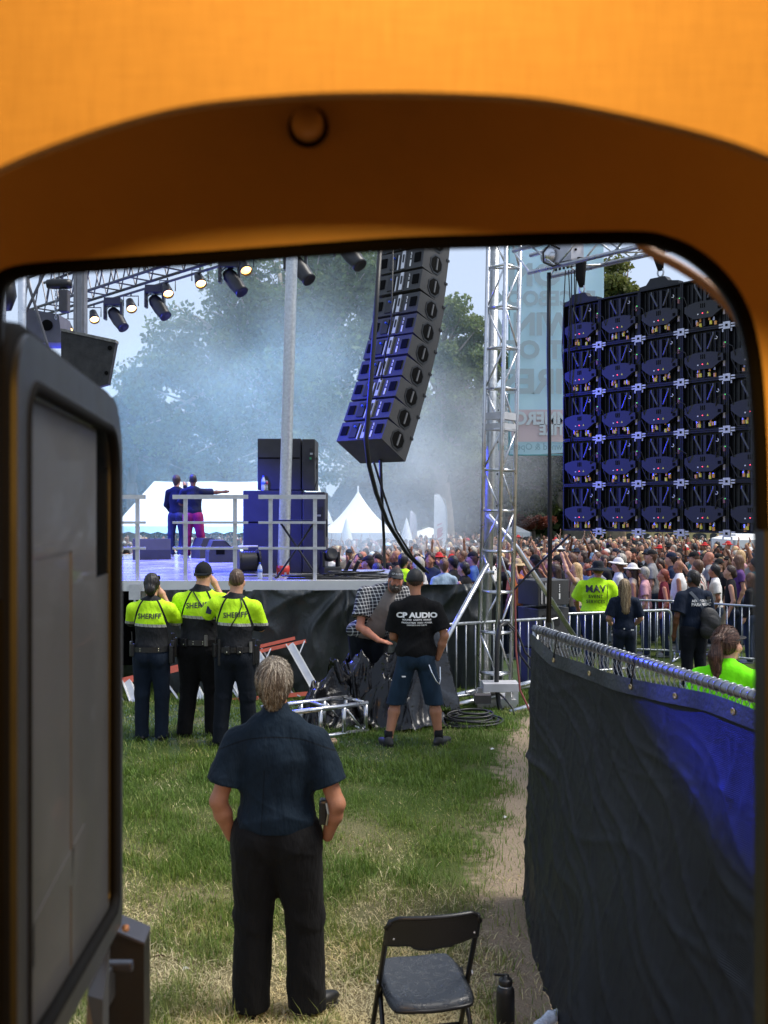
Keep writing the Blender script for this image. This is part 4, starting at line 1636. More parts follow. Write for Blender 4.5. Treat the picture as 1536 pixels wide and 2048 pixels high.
def cable_loops(name, label, centre, rx, ry, turns, seed, r=.011, h=.10, mat=None, group=None):
    q = np.random.default_rng(seed)
    pts = []
    a0 = q.uniform(0, 6)
    for i in range(int(turns * 22)):
        t = i / 22
        k = .75 + .25 * math.sin(t * 1.7 + a0) * .9
        a = t * 6.283 + a0
        pts.append((centre[0] + rx * k * math.cos(a) + .08 * rx * math.sin(t * 2.3), centre[1] + ry * k * math.sin(a) + .08 * ry * math.cos(t * 3.1), centre[2] + r + h * (.5 + .5 * math.sin(t * 1.37 + a0)) * (t / turns)))
    o = MB().tube(pts, r, 6).build(name, mat or RUBBER, None, True)
    tag(o, label, 'cable', group)
    return o


GC = 'cables lying on the stage edge'
cable_loops('cable', 'tangled black cables on the stage corner under the flown loudspeakers', (-.25, 14.75, ZD), .32, .16, 5, 3, .014, .10, group=GC)
cable_loops('cable', 'black cable coils between column foot and keyboard stand', (-1.05, 14.6, ZD), .45, .16, 4, 4, .013, .07, group=GC)
cable_loops('cable', 'small loop of cable near the end of the stage', (-.6, 14.55, ZD), .28, .12, 3, 5, .013, .11, group=GC)
o = MB().tube([(-1.4, 14.4, ZD + .012), (-1.0, 14.46, ZD + .012), (-.5, 14.36, ZD + .02), (-.1, 14.5, ZD + .012), (.08, 14.9, ZD + .012)], .014, 6).build('cable', RUBBER, None, True)
tag(o, 'long thick cable running along the stage lip', 'cable', GC)


# ---------------------------------------------------------------- trusses
def truss_mb(m, a, b, side, r=.024, rd=.012, seg=.5, up=None, flip=False):
    """box truss between two points: four chords with zigzag lacing on the four faces"""
    a, b = Vector(a), Vector(b)
    t = (b - a).normalized()
    u = (up or Vector((0, 0, 1)))
    u = (u - t * u.dot(t)).normalized()
    w = t.cross(u)
    h = side / 2
    cs = [u * h + w * h, u * h - w * h, -u * h - w * h, -u * h + w * h]
    for c in cs:
        m.tube([a + c, b + c], r, 8)
    L = (b - a).length
    n = max(1, round(L / seg))
    for f in range(4):
        c1, c2 = cs[f], cs[(f + 1) % 4]
        for i in range(n):
            p, q = a + t * L * i / n, a + t * L * (i + 1) / n
            m.tube([p + c1, p + c2], rd, 6)
            if (i % 2 == 0) != flip:
                m.tube([p + c1, q + c2], rd, 6)
            else:
                m.tube([p + c2, q + c1], rd, 6)
        m.tube([b + c1, b + c2], rd, 6)
    return m


TRB = M('truss_steel_dark', (.10, .10, .11), .4, .7, var=.2)
ta, tb = Vector((-1.55, 16.55, 7.25)), Vector((-8.2, 23.4, 7.25))
o = empty('roof_truss', ta, 0, 'dark roof truss over the stage carrying a row of lamps', 'truss')
m = MB()
zero = Vector((0, 0, 0))
t = (tb - ta).normalized()
w = t.cross(Vector((0, 0, 1)))
ch = []
for s1 in (-1, 1):
    for s2 in (0, 1):
        p = w * s1 * .25 + Vector((0, 0, .75 * s2))
        MB().tube([p, tb - ta + p], .030, 8).build('chord', TRB, o)
L = (tb - ta).length
n = 16
for s1 in (-1, 1):
    m = MB()
    for i in range(n):
        p, q = t * L * i / n + w * s1 * .25, t * L * (i + 1) / n + w * s1 * .25
        mid = (p + q) / 2 + Vector((0, 0, .75))
        m.tube([p, mid], .016, 6)
        m.tube([mid, q], .016, 6)
    m.build('lacing', TRB, o)
m = MB()
for i in range(n + 1):
    p = t * L * i / n
    m.tube([p - w * .25, p + w * .25], .016, 6)
m.build('lacing', TRB, o)
# a pipe under the truss
MB().tube([Vector((0, 0, -.22)) + t * .1, Vector((0, 0, -.22)) + t * L * .98], .025, 8).build('lamp_pipe', TRB, o)
# the upper beam of the roof
ob = empty('roof_beam', ta + Vector((.2, .2, 1.5)), 0, 'second dark beam of the stage roof behind the lamp truss', 'truss')
for z in (0, .6):
    MB().tube([(0, 0, z), tb - ta + Vector((0, 1.2, z))], .03, 8).build('chord', TRB, ob)

WARM = M('lamp_lens_warm', (.9, .7, .4), .2, var=0, emit=(1.0, .50, .10, 3.2))
BLUEL = M('lamp_body_black', (.016, .016, .018), .4, var=.2)


def on_truss(x):
    """point of the truss line seen in column x of the photograph"""
    k = (x - 768) / F
    s = (k * ta.y - ta.x) / (t.x - k * t.y)
    return ta + t * s


def par_lamp(label, x, y):
    p = on_truss(x)
    o = empty('par_lamp', (p.x, p.y, P(x, y, p.y).z), 0, label, 'stage lamp', 'lit warm lamps on the roof truss')
    aim = Matrix.Rotation(R(-38), 3, 'Y') @ Matrix.Rotation(R(28), 3, 'X')
    aim = (Vector((.32, -.62, -.75))).to_track_quat('-Z', 'Y').to_matrix()
    MB().lathe([(.05, .19), (.075, .17), (.085, .08), (.10, .0), (.105, -.11), (.097, -.11)], 16, (0, 0, 0), aim, False).build('can', BLUEL, o, True)
    MB().lathe([(.095, -.06), (.0001, -.05)], 16, (0, 0, 0), aim).build('lens', WARM, o)
    yk = MB()
    yk.tube([(-.15, 0, 0), (-.15, 0, .20), (.15, 0, .20), (.15, 0, 0)], .012, 6).tube([(0, 0, .20), (0, 0, 7.03 - o.location.z if 7.03 - o.location.z > .25 else .25)], .016, 6)
    yk.build('yoke', BLUEL, o)
    return o


for i, (x, y, lab) in enumerate(((490, 535, 'lit warm lamp highest on the truss, beside the dark tree'), (400, 562, 'lit warm lamp between two hanging moving heads'),
                                 (335, 582, 'lit warm lamp just right of the middle moving head'), (262, 612, 'small lit warm lamp turned steeply down in mid truss'),
                                 (188, 634, 'lit warm lamp shining through smoke beside the square column'), (136, 656, 'lowest lit warm lamp, half hidden by the black cabinet'))):
    par_lamp(lab, x, y)


def moving_lamp(label, x, y, s=1.0, rz=0.):
    p = on_truss(x)
    o = empty('moving_lamp', (p.x, p.y, P(x, y, p.y).z), rz, label, 'stage lamp', 'moving heads hanging from the roof truss')
    z = 7.03 - o.location.z
    MB().box((-.05, 0, max(.30, z - .1)), (.34, .28, .16), bev=.02).build('base', BLUEL, o)
    for q in (-1, 1):
        MB().box((-.05 + q * .17, 0, .14), (.05, .16, .36), bev=.015).build('yoke_arm', BLUEL, o)
    aim = (Vector((.55, -.35, -.75))).to_track_quat('-Z', 'Y').to_matrix()
    MB().lathe([(.0001, .24), (.10, .22), (.13, .12), (.135, -.08), (.115, -.24), (.12, -.30), (.10, -.30), (.0001, -.27)], 16, (.02, 0, 0), aim).build('head', BLUEL, o, True)
    MB().tube([(-.1, -.1, .22), (-.22, -.14, .1), (-.16, -.12, -.02)], .01, 6).build('handle', BLUEL, o)
    return o


moving_lamp('blue lit moving head hanging against the tall tree', 465, 562)
moving_lamp('blue lit moving head hanging in the middle of the truss', 315, 612)
moving_lamp('moving head hanging in the warm smoke beam', 232, 636)
moving_lamp('moving head half hidden behind the round roof column', 597, 536)
moving_lamp('tip of a moving head just under the door header', 697, 506)

# left wing: square column, pole, braces, hoist, flown cabinets
c = P(161, 1170, 15.6)
o = MB().box((0, 0, 3.9), (.17, .17, 7.8)).box((-.05, -.09, 3.9), (.02, .03, 7.8)).box((.05, -.09, 3.9), (.02, .03, 7.8)).build('roof_column', M('column_grey', (.22, .22, .23), .45, .6, var=.2), None)
o.location = (c.x, 15.6, ZD)
tag(o, 'square grey roof column at the stage wing, blue on one edge', 'column')
c = P(40, 0, 14.8)
o = MB().tube([(0, 0, 0), (.06, 0, 7.4)], .06, 14).build('pole', ALU, None, True)
o.location = (c.x, 14.8, ZD)
tag(o, 'thin bright aluminium pole next to the door top', 'pole')
c = P(4, 0, 15.4)
o = MB().tube([(0, 0, 0), (.02, 0, 7.6)], .05, 12).build('pole', ALU, None, True)
o.location = (c.x, 15.4, ZD)
tag(o, 'second aluminium pole at the very edge of the doorway', 'pole')
bx = empty('cross_brace', P(70, 620, 15.2), 0, 'crossed steel braces between pole and square column', 'brace')
for (x0, y0, x1, y1) in ((48, 540, 98, 700), (96, 530, 40, 650)):
    MB().tube([P(x0, y0, 15.2) - bx.location, P(x1, y1, 15.2) - bx.location], .022, 8).build('brace', TRB, bx)
hz = P(118, 568, 16.2)
o = empty('chain_hoist', hz, 0, 'chain hoist with hanging chain above the purple flown cabinet', 'hoist')
MB().lathe([(.0001, -.20), (.07, -.19), (.085, -.1), (.085, .12), (.07, .2), (.0001, .21)], 14, (0, 0, 0), Matrix.Rotation(R(90), 3, 'Y')).build('motor', BLACKM, o, True)
MB().box((.09, 0, -.28), (.15, .15, .36), bev=.02).build('chain_bag', M('bag_grey', (.07, .07, .08), .8), o)
for i in range(9):
    lk = MB()
    q = Matrix.Rotation(R(90 * (i % 2)), 3, 'Z')
    lk.tube([q @ Vector((.018 * math.cos(a), 0, .034 * math.sin(a))) + Vector((-.05, 0, -.1 - i * .055)) for a in [k * 6.283 / 8 for k in range(9)]], .006, 5, False)
    lk.build('chain_link', GALV, o)
MB().tube([(0, 0, .08), (0, 0, 1.5)], .012, 6).build('hang_wire', TRB, o)
o = empty('flown_cabinet', P(95, 655, 16.6), 0, 'purple grey flown cabinet under the chain hoist', 'loudspeaker', 'flown cabinets at the stage wing')
MB().hexa([(-.32, -.3, -.3), (.34, -.3, -.3), (.34, .3, -.3), (-.32, .3, -.3), (-.32, -.3, .27), (.28, -.3, .16), (.28, .3, .16), (-.32, .3, .27)]).build('cabinet', M('cabinet_grey', (.10, .10, .13), .6), o)
MB().lathe([(.09, 0), (.09, .02), (.05, .03)], 14, (.1, -.31, -.02), Matrix.Rotation(R(90), 3, 'X')).build('handle_cup', GRIP, o)
o = empty('flown_cabinet', P(182, 720, 14.9), 0, 'weathered black cabinet hanging in front of the square column', 'loudspeaker', 'flown cabinets at the stage wing')
WORN = M('worn_black_ply', (.016, .016, .0155), .7, var=.7, vscale=7, bump=.4, bscale=30)
q = 14.9 / F
MB().hexa([(-60 * q, 0, -75 * q), (34 * q, 0, -48 * q), (34 * q, .14, -48 * q), (-60 * q, .14, -75 * q), (-60 * q, 0, 58 * q), (49 * q, 0, 34 * q), (49 * q, .14, 34 * q), (-60 * q, .14, 58 * q)]).build('cabinet', WORN, o)
MB().hexa([(-60 * q, -.02, 58 * q), (50 * q, -.02, 34 * q), (50 * q, .15, 34 * q), (-60 * q, .15, 58 * q), (-60 * q, -.02, 63 * q), (50 * q, -.02, 40 * q), (50 * q, .15, 40 * q), (-60 * q, .15, 63 * q)]).build('lid_edge', M('worn_grey_edge', (.14, .14, .13), .8, var=.5, vscale=20), o)
MB().lathe([(.035, 0), (.035, .012), (.0001, .012)], 12, (38 * q, -.002, 24 * q), Matrix.Rotation(R(90), 3, 'X')).build('bolt_hole', GRIP, o)
MB().lathe([(.03, 0), (.03, .012), (.0001, .012)], 12, (31 * q, -.002, -26 * q), Matrix.Rotation(R(90), 3, 'X')).build('bolt_hole', GRIP, o)
o = empty('hanging_lamp', P(10, 585, 16), 0, 'dark round lamp hanging beside the edge pole', 'stage lamp')
MB().lathe([(.05, .25), (.15, .2), (.18, -.05), (.1, -.28), (.0001, -.3)], 14).build('can', BLUEL, o, True)
MB().tube([(0, 0, .2), (0, 0, 1.5)], .01, 5).build('hang_wire', TRB, o)

# ---------------------------------------------------------------- flown line array
la = empty('line_array', P(800, 700, 12.6), 0, 'curved column of black loudspeakers flown beside the stage', 'loudspeaker')
yaw = R(40)
FR = Vector((math.sin(yaw), math.cos(yaw), 0))       # where the array faces
RT = Vector((math.cos(yaw), -math.sin(yaw), 0))
BW, BH, BD = .76, .345, .54
pitchs = [26, 25.2, 24.2, 22.8, 21, 19, 16.5, 14, 11.5, 9.5, 8, 7]
# the back right lower corner of each box follows the photographed curve
corner = [(761.5, 882), (776, 839), (789.7, 796), (802, 754), (814, 711), (825, 669), (833, 626), (838.5, 581), (843.6, 537.5), (848.7, 495), (852, 452), (855, 410)]
SILV = M('plate_silver', (.55, .55, .56), .35, .8, var=.15)
CABS = M('array_cabinet', (.040, .040, .041), .6, var=.2, vscale=6, bump=.5, bscale=120, stretch=(1, 1, .2))
d = 12.35
proto = None
for i, ((cx, cy), pt) in enumerate(zip(corner, pitchs)):
    th = R(pt)
    u = Vector((0, 0, 1)) * math.cos(th) + FR * math.sin(th)
    f = FR * math.cos(th) - Vector((0, 0, 1)) * math.sin(th)
    if i:
        d += FR.y * math.sin(th) * .375
    base = P(cx, cy, d)
    rot = Matrix((RT, f, u)).transposed().to_4x4()
    if proto is None:
        # local: x to the right, y to the front, z up; origin = back right lower corner
        bx = MB()
        tp = .035    # the box narrows towards its rear so that the column can curve
        bx.hexa([(-BW, 0, tp), (0, 0, tp), (0, BD, 0), (-BW, BD, 0), (-BW, 0, BH - tp), (0, 0, BH - tp), (0, BD, BH), (-BW, BD, BH)])
        b = bx.build('speaker_box', CABS, la)
        oct_ = lambda k, x: [(x, BD * .52 + k * BD * .235 * math.cos(a), BH * .5 + k * BH * .36 * math.sin(a)) for a in [math.pi / 8 + j * math.pi / 4 for j in range(8)]]
        MB().prism(oct_(1.12, 0), (.008, 0, 0)).build('handle_ring', M('ring_black', (.010, .010, .010), .35), b)
        MB().prism(oct_(.92, .004), (.008, 0, 0)).build('handle_cup', GRIP, b)
        MB().box((.018, BD * .52, BH * .5), (.016, .02, BH * .46)).build('grip_bar', M('grip_grey', (.13, .13, .13), .4), b)
        MB().box((-.42 * BW, -.012, BH * .5), (.055, .024, BH * .72)).box((-.53 * BW, -.012, BH * .42), (.018, .02, BH * .6)).build('rigging_plate', SILV, b)
        MB().box((-.42 * BW, -.026, BH * .55), (.022, .01, BH * .32)).build('rigging_slot', BLACKM, b)
        MB().box((-.12 * BW, -.006, BH * .52), (.10, .014, .13)).build('rear_handle', GRIP, b)
        MB().box((-.88 * BW, -.006, BH * .52), (.10, .014, .13)).build('rear_handle', GRIP, b)
        mk = MB()
        mk.box((-.27 * BW, -.003, BH * .33), (.022, .006, BH * .26))
        for zz in (.56, .62, .70, .76):
            mk.box((-.27 * BW + random.uniform(-.004, .004), -.003, BH * zz), (.014, .006, BH * .04))
        mk.build('print_mark', LETW, b)
        MB().box((-.66 * BW, -.008, BH * .5), (.11, .016, BH * .6)).build('connector_panel', BLACKM, b)
        MB().lathe([(.014, 0), (.014, .03)], 8, (-.63 * BW, -.016, BH * .62), Matrix.Rotation(R(90), 3, 'X')).build('plug', M('plug_blue', (.02, .08, .6), .4, var=0), b)
        MB().box((.004, BD - .02, BH - .02), (.012, .06, .03)).build('pin', BLACKM, b)
        MB().box((-BW / 2, BD + .004, BH / 2), (BW * .97, .008, BH * .94)).build('front_grille', BLACKM, b)
        proto = b
    else:
        b = dup(proto, la)
    b.matrix_local = Matrix.Translation(base - la.location) @ rot
tp_ = base + Vector((-.12, .40, .42))
MB().box(tp_ - la.location + Vector((0, 0, .03)), (.10, .62, .06), rot.to_3x3()).build('fly_bar', BLACKM, la)
o = empty('array_hoist', tp_, 0, 'chain hoist and chain holding the flown loudspeaker column', 'hoist')
MB().tube([(0, 0, .04), (0, 0, 1.3)], .012, 6).build('chain', GALV, o)
MB().box((0, 0, .75), (.2, .18, .42), bev=.03).build('motor', BLACKM, o)
o = empty('roof_outrigger', tp_ + Vector((0, 0, 1.3)), 0, 'outrigger beam of the stage roof above the flown loudspeakers', 'truss')
e2 = Vector((-1.75, 16.5, 8.3)) - o.location
for z in (0, .4):
    MB().tube([Vector((0, 0, z)) - e2 * .08, e2 + Vector((0, 0, z))], .03, 8).build('chord', TRB, o)
for i in range(8):
    MB().tube([e2 * (i / 8) + Vector((0, 0, .4 * (i % 2))), e2 * ((i + 1) / 8) + Vector((0, 0, .4 * ((i + 1) % 2)))], .015, 6).build('lacing', TRB, o)
o = MB().tube([P(760, 500, 12.15), P(752, 620, 12.1), P(742, 760, 12.05), P(732, 880, 12.05), P(738, 930, 12.2), P(752, 985, 12.7), P(775, 1045, 13.4), P(812, 1105, 14.1), P(850, 1142, 14.4)], .030, 8).build('cable_loom', RUBBER, None, True)
tag(o, 'thick black cable loom sweeping from the flown loudspeakers to the stage corner', 'cable')
o = MB().tube([P(786, 500, 12.3), P(783, 640, 12.3), P(762, 760, 12.25)], .010, 6).build('cable', RUBBER, None, True)
tag(o, 'thin cable lying down the back of the flown loudspeakers', 'cable')
o = MB().tube([P(761, 920, 12.9), P(764, 1000, 13.3), P(768, 1080, 13.9), P(769, 1135, 14.5)], .021, 8).build('cable', RUBBER, None, True)
tag(o, 'straight black cable hanging plumb under the flown loudspeakers', 'cable')
o = MB().tube([P(748, 925, 12.5), P(768, 990, 12.95), P(792, 1060, 13.5), P(826, 1115, 14.1), P(857, 1146, 14.35)], .016, 6).build('cable', RUBBER, None, True)
tag(o, 'thinner cable alongside the thick loom at the stage corner', 'cable')

# ---------------------------------------------------------------- aluminium tower
tw = empty('truss_tower', (P(992, 0, 12.7).x, 12.9, gz(12.9)), 0, 'tall aluminium truss tower standing right of the stage', 'tower')
tw.rotation_euler = (0, R(1.25), 0)
s = .29
hd = s / math.sqrt(2)
CH = [Vector((0, -hd, 0)), Vector((hd, 0, 0)), Vector((-hd, 0, 0))]
for c in CH:
    MB().tube([c + Vector((0, 0, .12)), c + Vector((0, 0, 7.6))], .029, 12).build('chord', ALU, tw, True)
step = .522
n = 14
rung = brace = None
for fi in range(3):
    a, b = CH[fi], CH[(fi + 1) % 3]
    if fi == 1:
        a, b = b, a
    for i in range(n):
        z = .42 + i * step
        MB().tube([a + Vector((0, 0, z)), b + Vector((0, 0, z))], .017, 8).build('rung', ALU, tw, True)
        za, zb = (z, z + step) if (i % 2) else (z + step, z)
        if fi != 1:
            MB().tube([a + Vector((0, 0, za)), b + Vector((0, 0, zb))], .013, 8).build('diagonal', ALU, tw, True)
    for z in (3.58, 3.72, .27):
        mid = (a + b) / 2
        dv = (b - a).normalized()
        mt = Matrix((dv, Vector((0, 0, 1)).cross(dv), Vector((0, 0, 1)))).transposed()
        MB().box(mid + Vector((0, 0, z)), (s + .05, .03, .09), mt).build('joint_plate', ALUW, tw)
MB().box((0, 0, .06), (.5, .5, .12)).build('base_plate', ALUW, tw)
o = MB().tube([P(970, 1405, 13.25), P(992, 430, 13.25)], .062, 16).build('lifting_mast', GALV, None, True)
tag(o, 'round lifting mast standing inside the aluminium tower', 'mast')
for i in range(10):
    z = 1.0 + i * .42
    MB().box((P(976, 0, 13.25).x + .11 + z * .018 - .05, 13.19, z), (.014, .012, .02)).build('pin_hole', GRIP, o)
o = MB().tube([P(976, 1128, 12.75), P(886, 1290, 12.4), P(850, 1380, 12.2)], .033, 10).build('stay_tube', ALU, None, True)
tag(o, 'aluminium stay tube running down from the tower towards the black plastic heap', 'stay')
o = MB().tube([P(976, 1030, 13.1), P(1036, 1098, 13.25), P(1150, 1275, 13.6)], .033, 10).build('stay_tube', ALU, None, True)
tag(o, 'long aluminium stay tube running down from tower to the paired cabinets', 'stay')
# collar of the stay
o = MB().lathe([(.045, -.03), (.05, 0), (.045, .03)], 12).box((.06, 0, 0), (.05, .04, .05)).build('clamp', GALV, None, True)
o.location = P(975, 1145, 12.75)
tag(o, 'round clamp fixing the stay tube to the tower', 'clamp')
# outriggers and base
ob = empty('tower_base', (P(1000, 0, 12.8).x, 12.8, gz(12.8)), 0, 'aluminium base frame with outriggers under the tower', 'base')
for (x0, y0, x1, y1, d0, d1) in ((900, 1394, 975, 1376, 12.6, 12.9), (1020, 1376, 1110, 1352, 12.9, 13.2), (1020, 1424, 1110, 1398, 12.3, 12.6), (905, 1412, 990, 1392, 12.3, 12.6)):
    a, b = P(x0, y0, d0), P(x1, y1, d1)
    MB().tube([a - ob.location, b - ob.location], .034, 10).build('outrigger', ALU, ob, True)
MB().box(P(1000, 1372, 12.55) - ob.location, (.44, .30, .10)).build('base_box', M('base_white', (.55, .55, .58), .45, .3), ob)
for x in (960, 988, 1018, 1034):
    a = P(x, 1380, 12.6)
    a = Vector((a.x, a.y + (x % 3) * .08, 0)) - Vector((ob.location.x, ob.location.y, 0))
    MB().box(a + Vector((0, 0, .12)), (.07, .07, .30)).build('foot', ALUW, ob)
MB().box(P(965, 1400, 12.3) - ob.location + Vector((0, 0, .02)), (.2, .16, .10)).build('ballast', M('ballast_dark', (.05, .045, .045), .8), ob)

# ---------------------------------------------------------------- LED wall seen from behind
LW = P(1132, 1061, 11.15)
LDIR = Vector((.655, -.755, 0)).normalized()
LN = Vector((-LDIR.y, LDIR.x, 0))           # towards the audience (away from the camera)
lw = empty('video_wall', LW, math.atan2(LDIR.y, LDIR.x), 'back of a hanging LED video wall made of square black panels', 'video wall')
PNL = .5
PB = M('panel_black', (.004, .0045, .007), .45, .3, var=.35, vscale=8, bump=.2, bscale=60)
PR = M('panel_rib', (.005, .0055, .0075), .45, .2, var=.2)
PBX = M('power_box_grey', (.010, .0105, .0125), .5, var=.12, vscale=4)
ORG = M('plug_orange', (.70, .32, .06), .45, var=.1)
YEL = M('warning_yellow', (.75, .65, .05), .5, var=0)
REDL = M('led_red', (.5, .02, .05), .3, var=0, emit=(1, .05, .10, 3))
GRNL = M('led_green', (.05, .5, .1), .3, var=0, emit=(.1, 1, .25, .7))
LOCK = M('lock_steel', (.50, .50, .55), .35, .7, var=.2, vscale=40)
pp = empty('led_panel_proto', (0, 0, 0))
pan = MB()
pan.box((PNL / 2, .03, PNL / 2), (PNL - .004, .05, PNL - .004))
pan = pan.build('led_panel', PB, lw)
rim = MB()
for (c, sz) in (((PNL / 2, -.025, .009), (PNL - .006, .062, .014)), ((PNL / 2, -.025, PNL - .009), (PNL - .006, .062, .014)), ((.009, -.025, PNL / 2), (.014, .062, PNL - .036)), ((PNL - .009, -.025, PNL / 2), (.014, .062, PNL - .036))):
    rim.box(c, sz)
rim.build('rim', PB, pan)
rb = MB()
for i in range(9):
    x = .05 + i * .05
    rb.box((x, -.006, PNL / 2), (.008, .022, PNL - .07))
rb.build('cooling_rib', PR, pan)
bxm = MB()
prof = [(.05, .175), (.10, .135), (.15, .102), (.35, .102), (.40, .135), (.45, .165), (.47, .165), (.47, .235), (.43, .248), (.33, .268), (.17, .268), (.08, .248), (.05, .235)]
bxm.prism([(x, -.028, z) for x, z in prof][::-1], (0, -.055, 0))
pbx = bxm.build('power_box', PBX, pan)
sl_ = MB()
for dx in (-.02, 0, .02):
    sl_.box((.25 + dx, -.0845, .225), (.007, .004, .045))
sl_.build('vent_slot', GRIP, pbx)
pr2 = MB()
pr2.box((.43, -.0845, .185), (.03, .004, .03))
pr2.build('rear_socket', GRIP, pbx)
MB().box((.25, -.0855, .150), (.0065, .005, .0065)).build('status_light', REDL, pan)
MB().add([(.295, -.0855, .142), (.318, -.0855, .142), (.3065, -.0855, .164)], [(0, 1, 2)]).build('warning_label', YEL, pan)
MB().box((.20, -.0850, .145), (.014, .004, .012)).build('white_label', LETW, pan)
for i, (x, c, c2) in enumerate(((.17, LOCK, ORG), (.205, ORG, YEL), (.315, ORG, YEL), (.355, LOCK, ORG))):
    MB().tube([(x, -.05, .108), (x + .004, -.056, .072)], .010, 6).build('connector', c, pan)
    MB().tube([(x + .004, -.056, .072), (x + .006, -.056, .036)], .0135, 6).build('connector', c2, pan)
for s_ in (-1, 1):
    MB().tube([(.25 + s_ * .10, -.055, .455), (.25 + s_ * .10, -.06, .43), (.25 + s_ * .035, -.05, .30)], .009, 6).build('handle', M('handle_grey', (.075, .08, .09), .4, .3), pan)
MB().box((.25, -.02, .36), (.03, .05, .20)).build('spine', M('spine_dark', (.018, .019, .023), .45, .2), pan)
MB().box((.25, -.045, .07), (.022, .03, .09)).build('spine', M('spine_dark', (.018, .019, .023), .45, .2), pan)
lk = MB()
lk.box((PNL, -.063, 0), (.074, .02, .070)).box((PNL - .062, -.06, .012), (.045, .014, .014)).box((PNL + .062, -.06, .012), (.045, .014, .014)).box((PNL - .062, -.06, -.014), (.045, .014, .014)).box((PNL + .062, -.06, -.014), (.045, .014, .014))
lk.box((PNL - .045, -.058, -.045), (.012, .012, .03)).box((PNL + .045, -.058, -.045), (.012, .012, .03))
lk = lk.build('corner_lock', LOCK, pan)
MB().box((PNL, -.0745, 0), (.024, .004, .024)).build('lock_slot', GRIP, lk)
MB().box((PNL - .035, -.052, .32), (.020, .012, .055)).build('side_latch', M('latch_red', (.25, .10, .09), .5), pan)
MB().box((PNL - .035, -.052, .14), (.020, .012, .055)).build('side_latch', M('latch_pale', (.30, .26, .26), .5), pan)
sig = MB().tube([(.40, -.085, .22), (.44, -.11, .30), (.50, -.085, .33), (.57, -.11, .30), (.585, -.085, .21)], .005, 5).build('signal_cable', RUBBER, pan)
pw = MB().tube([(.205, -.054, .058), (.20, -.07, .02), (.12, -.075, .03), (.06, -.08, .16)], .005, 5).build('power_cable', RUBBER, pan)
MB().box((.495, -.088, .335), (.007, .006, .006)).build('link_light', GRNL, pan)
MB().tube([(.40, -.06, .40), (.42, -.075, .385), (.41, -.075, .37), (.39, -.07, .375)], .004, 5).build('cable_tie', LETW, pan)
bpy.data.objects.remove(pp)
rg = random.Random(4)
for c in range(8):
    for r in range(5):
        if c == 0 and r == 0:
            continue
        p = dup(pan, lw)
        p.location = (c * PNL, 0, r * PNL)
        for chd in p.children:
            if chd.name.startswith(('connector', 'cable_tie', 'signal_cable', 'power_cable')):
                chd.location = (rg.uniform(-.012, .012), rg.uniform(-.004, .004), rg.uniform(-.010, .010))
                chd.rotation_euler = (0, rg.uniform(-.05, .05), 0)
for c in (0, 2, 4, 6):
    hb = MB()
    x = .22 + c * PNL
    hb.prism([(x - .22, -.05, 2.5), (x + .24, -.05, 2.5), (x + .24, -.05, 2.53), (x + .12, -.05, 2.55), (x + .08, -.05, 2.60), (x - .09, -.05, 2.60), (x - .14, -.05, 2.54), (x - .22, -.05, 2.53)], (0, .09, 0))
    hb.build('hang_bar', PR, lw)
    MB().tube([Vector((x + .035 * math.cos(a), 0, 2.655 + .045 * math.sin(a))) for a in [k * 6.283 / 12 for k in range(13)]], .010, 6, False).build('shackle', GALV, lw)
    MB().tube([(x, 0, 2.68), (x - .02, .0, 2.80), (x - .01, 0, 2.95), (x, 0, 3.00)], [.03, .055, .06, .05], 8).build('sling', cloth('sling_black', (.012, .012, .013)), lw, True)
# crane truss above the wall
tr = empty('hanging_truss', LW + LDIR * -.55 + Vector((0, 0, 2.92)), math.atan2(LDIR.y, LDIR.x), 'horizontal aluminium truss carrying the video wall', 'truss')
for (yy, zz) in ((-.15, .30), (.15, .30), (0., .0), (.30, 0.)):
    yy2 = yy if zz else (-.17 if yy == 0 else .17)
    MB().tube([(.15 if zz == 0 else -.1, yy2, zz), (5.6, yy2, zz)], .025, 10).build('chord', ALU, tr, True)
for f, (a, b) in enumerate((((-.17, 0), (-.15, .3)), ((.17, 0), (.15, .3)), ((-.17, 0), (.17, 0)), ((-.15, .3), (.15, .3)))):
    for i in range(14):
        x0, x1 = .17 + i * .38, .17 + (i + 1) * .38
        pa, pb = (a, b) if i % 2 else (b, a)
        MB().tube([(x0, pa[0], pa[1]), (x1, pb[0], pb[1])], .011, 6).build('lacing', ALU, tr, True)
MB().tube([(-.1, -.15, .3), (.17, -.17, 0)], .011, 6).build('lacing', ALU, tr)
# far support of that truss (outside the view)
o = MB().box((0, 0, 3.2), (.29, .29, 6.4)).build('support_tower', ALUW, None)
pl = tr.location + LDIR * 5.5
o.location = (pl.x, pl.y, gz(pl.y))
tag(o, 'aluminium leg holding up the far end of the video wall truss', 'truss')
# distribution box
o = empty('power_distributor', P(1133, 510, 11.15), math.atan2(LDIR.y, LDIR.x), 'grey steel power box with plugs clamped under the truss end', 'box')
MB().hexa([(-.16, -.12, -.09), (.16, -.12, -.10), (.16, .1, -.10), (-.16, .1, -.09), (-.10, -.12, .16), (.16, -.12, .16), (.16, .1, .16), (-.10, .1, .16)]).build('case', M('case_grey', (.50, .50, .54), .4, .3, var=.1), o)
for i in range(5):
    x = -.10 + i * .055
    MB().tube([(x, -.06, -.09), (x, -.06, -.17)], .014, 8).build('plug', RUBBER, o)
for z in (.02, .10):
    MB().lathe([(.014, 0), (.014, .01), (.0001, .012)], 8, (.165, -.05, z), Matrix.Rotation(R(90), 3, 'Y')).build('socket', GRIP, o)
MB().lathe([(.10, -.02), (.10, .02), (.0001, .05)], 14, (-.14, -.14, -.0), Matrix.Rotation(R(90), 3, 'X')).build('dome', ALU, o, True)
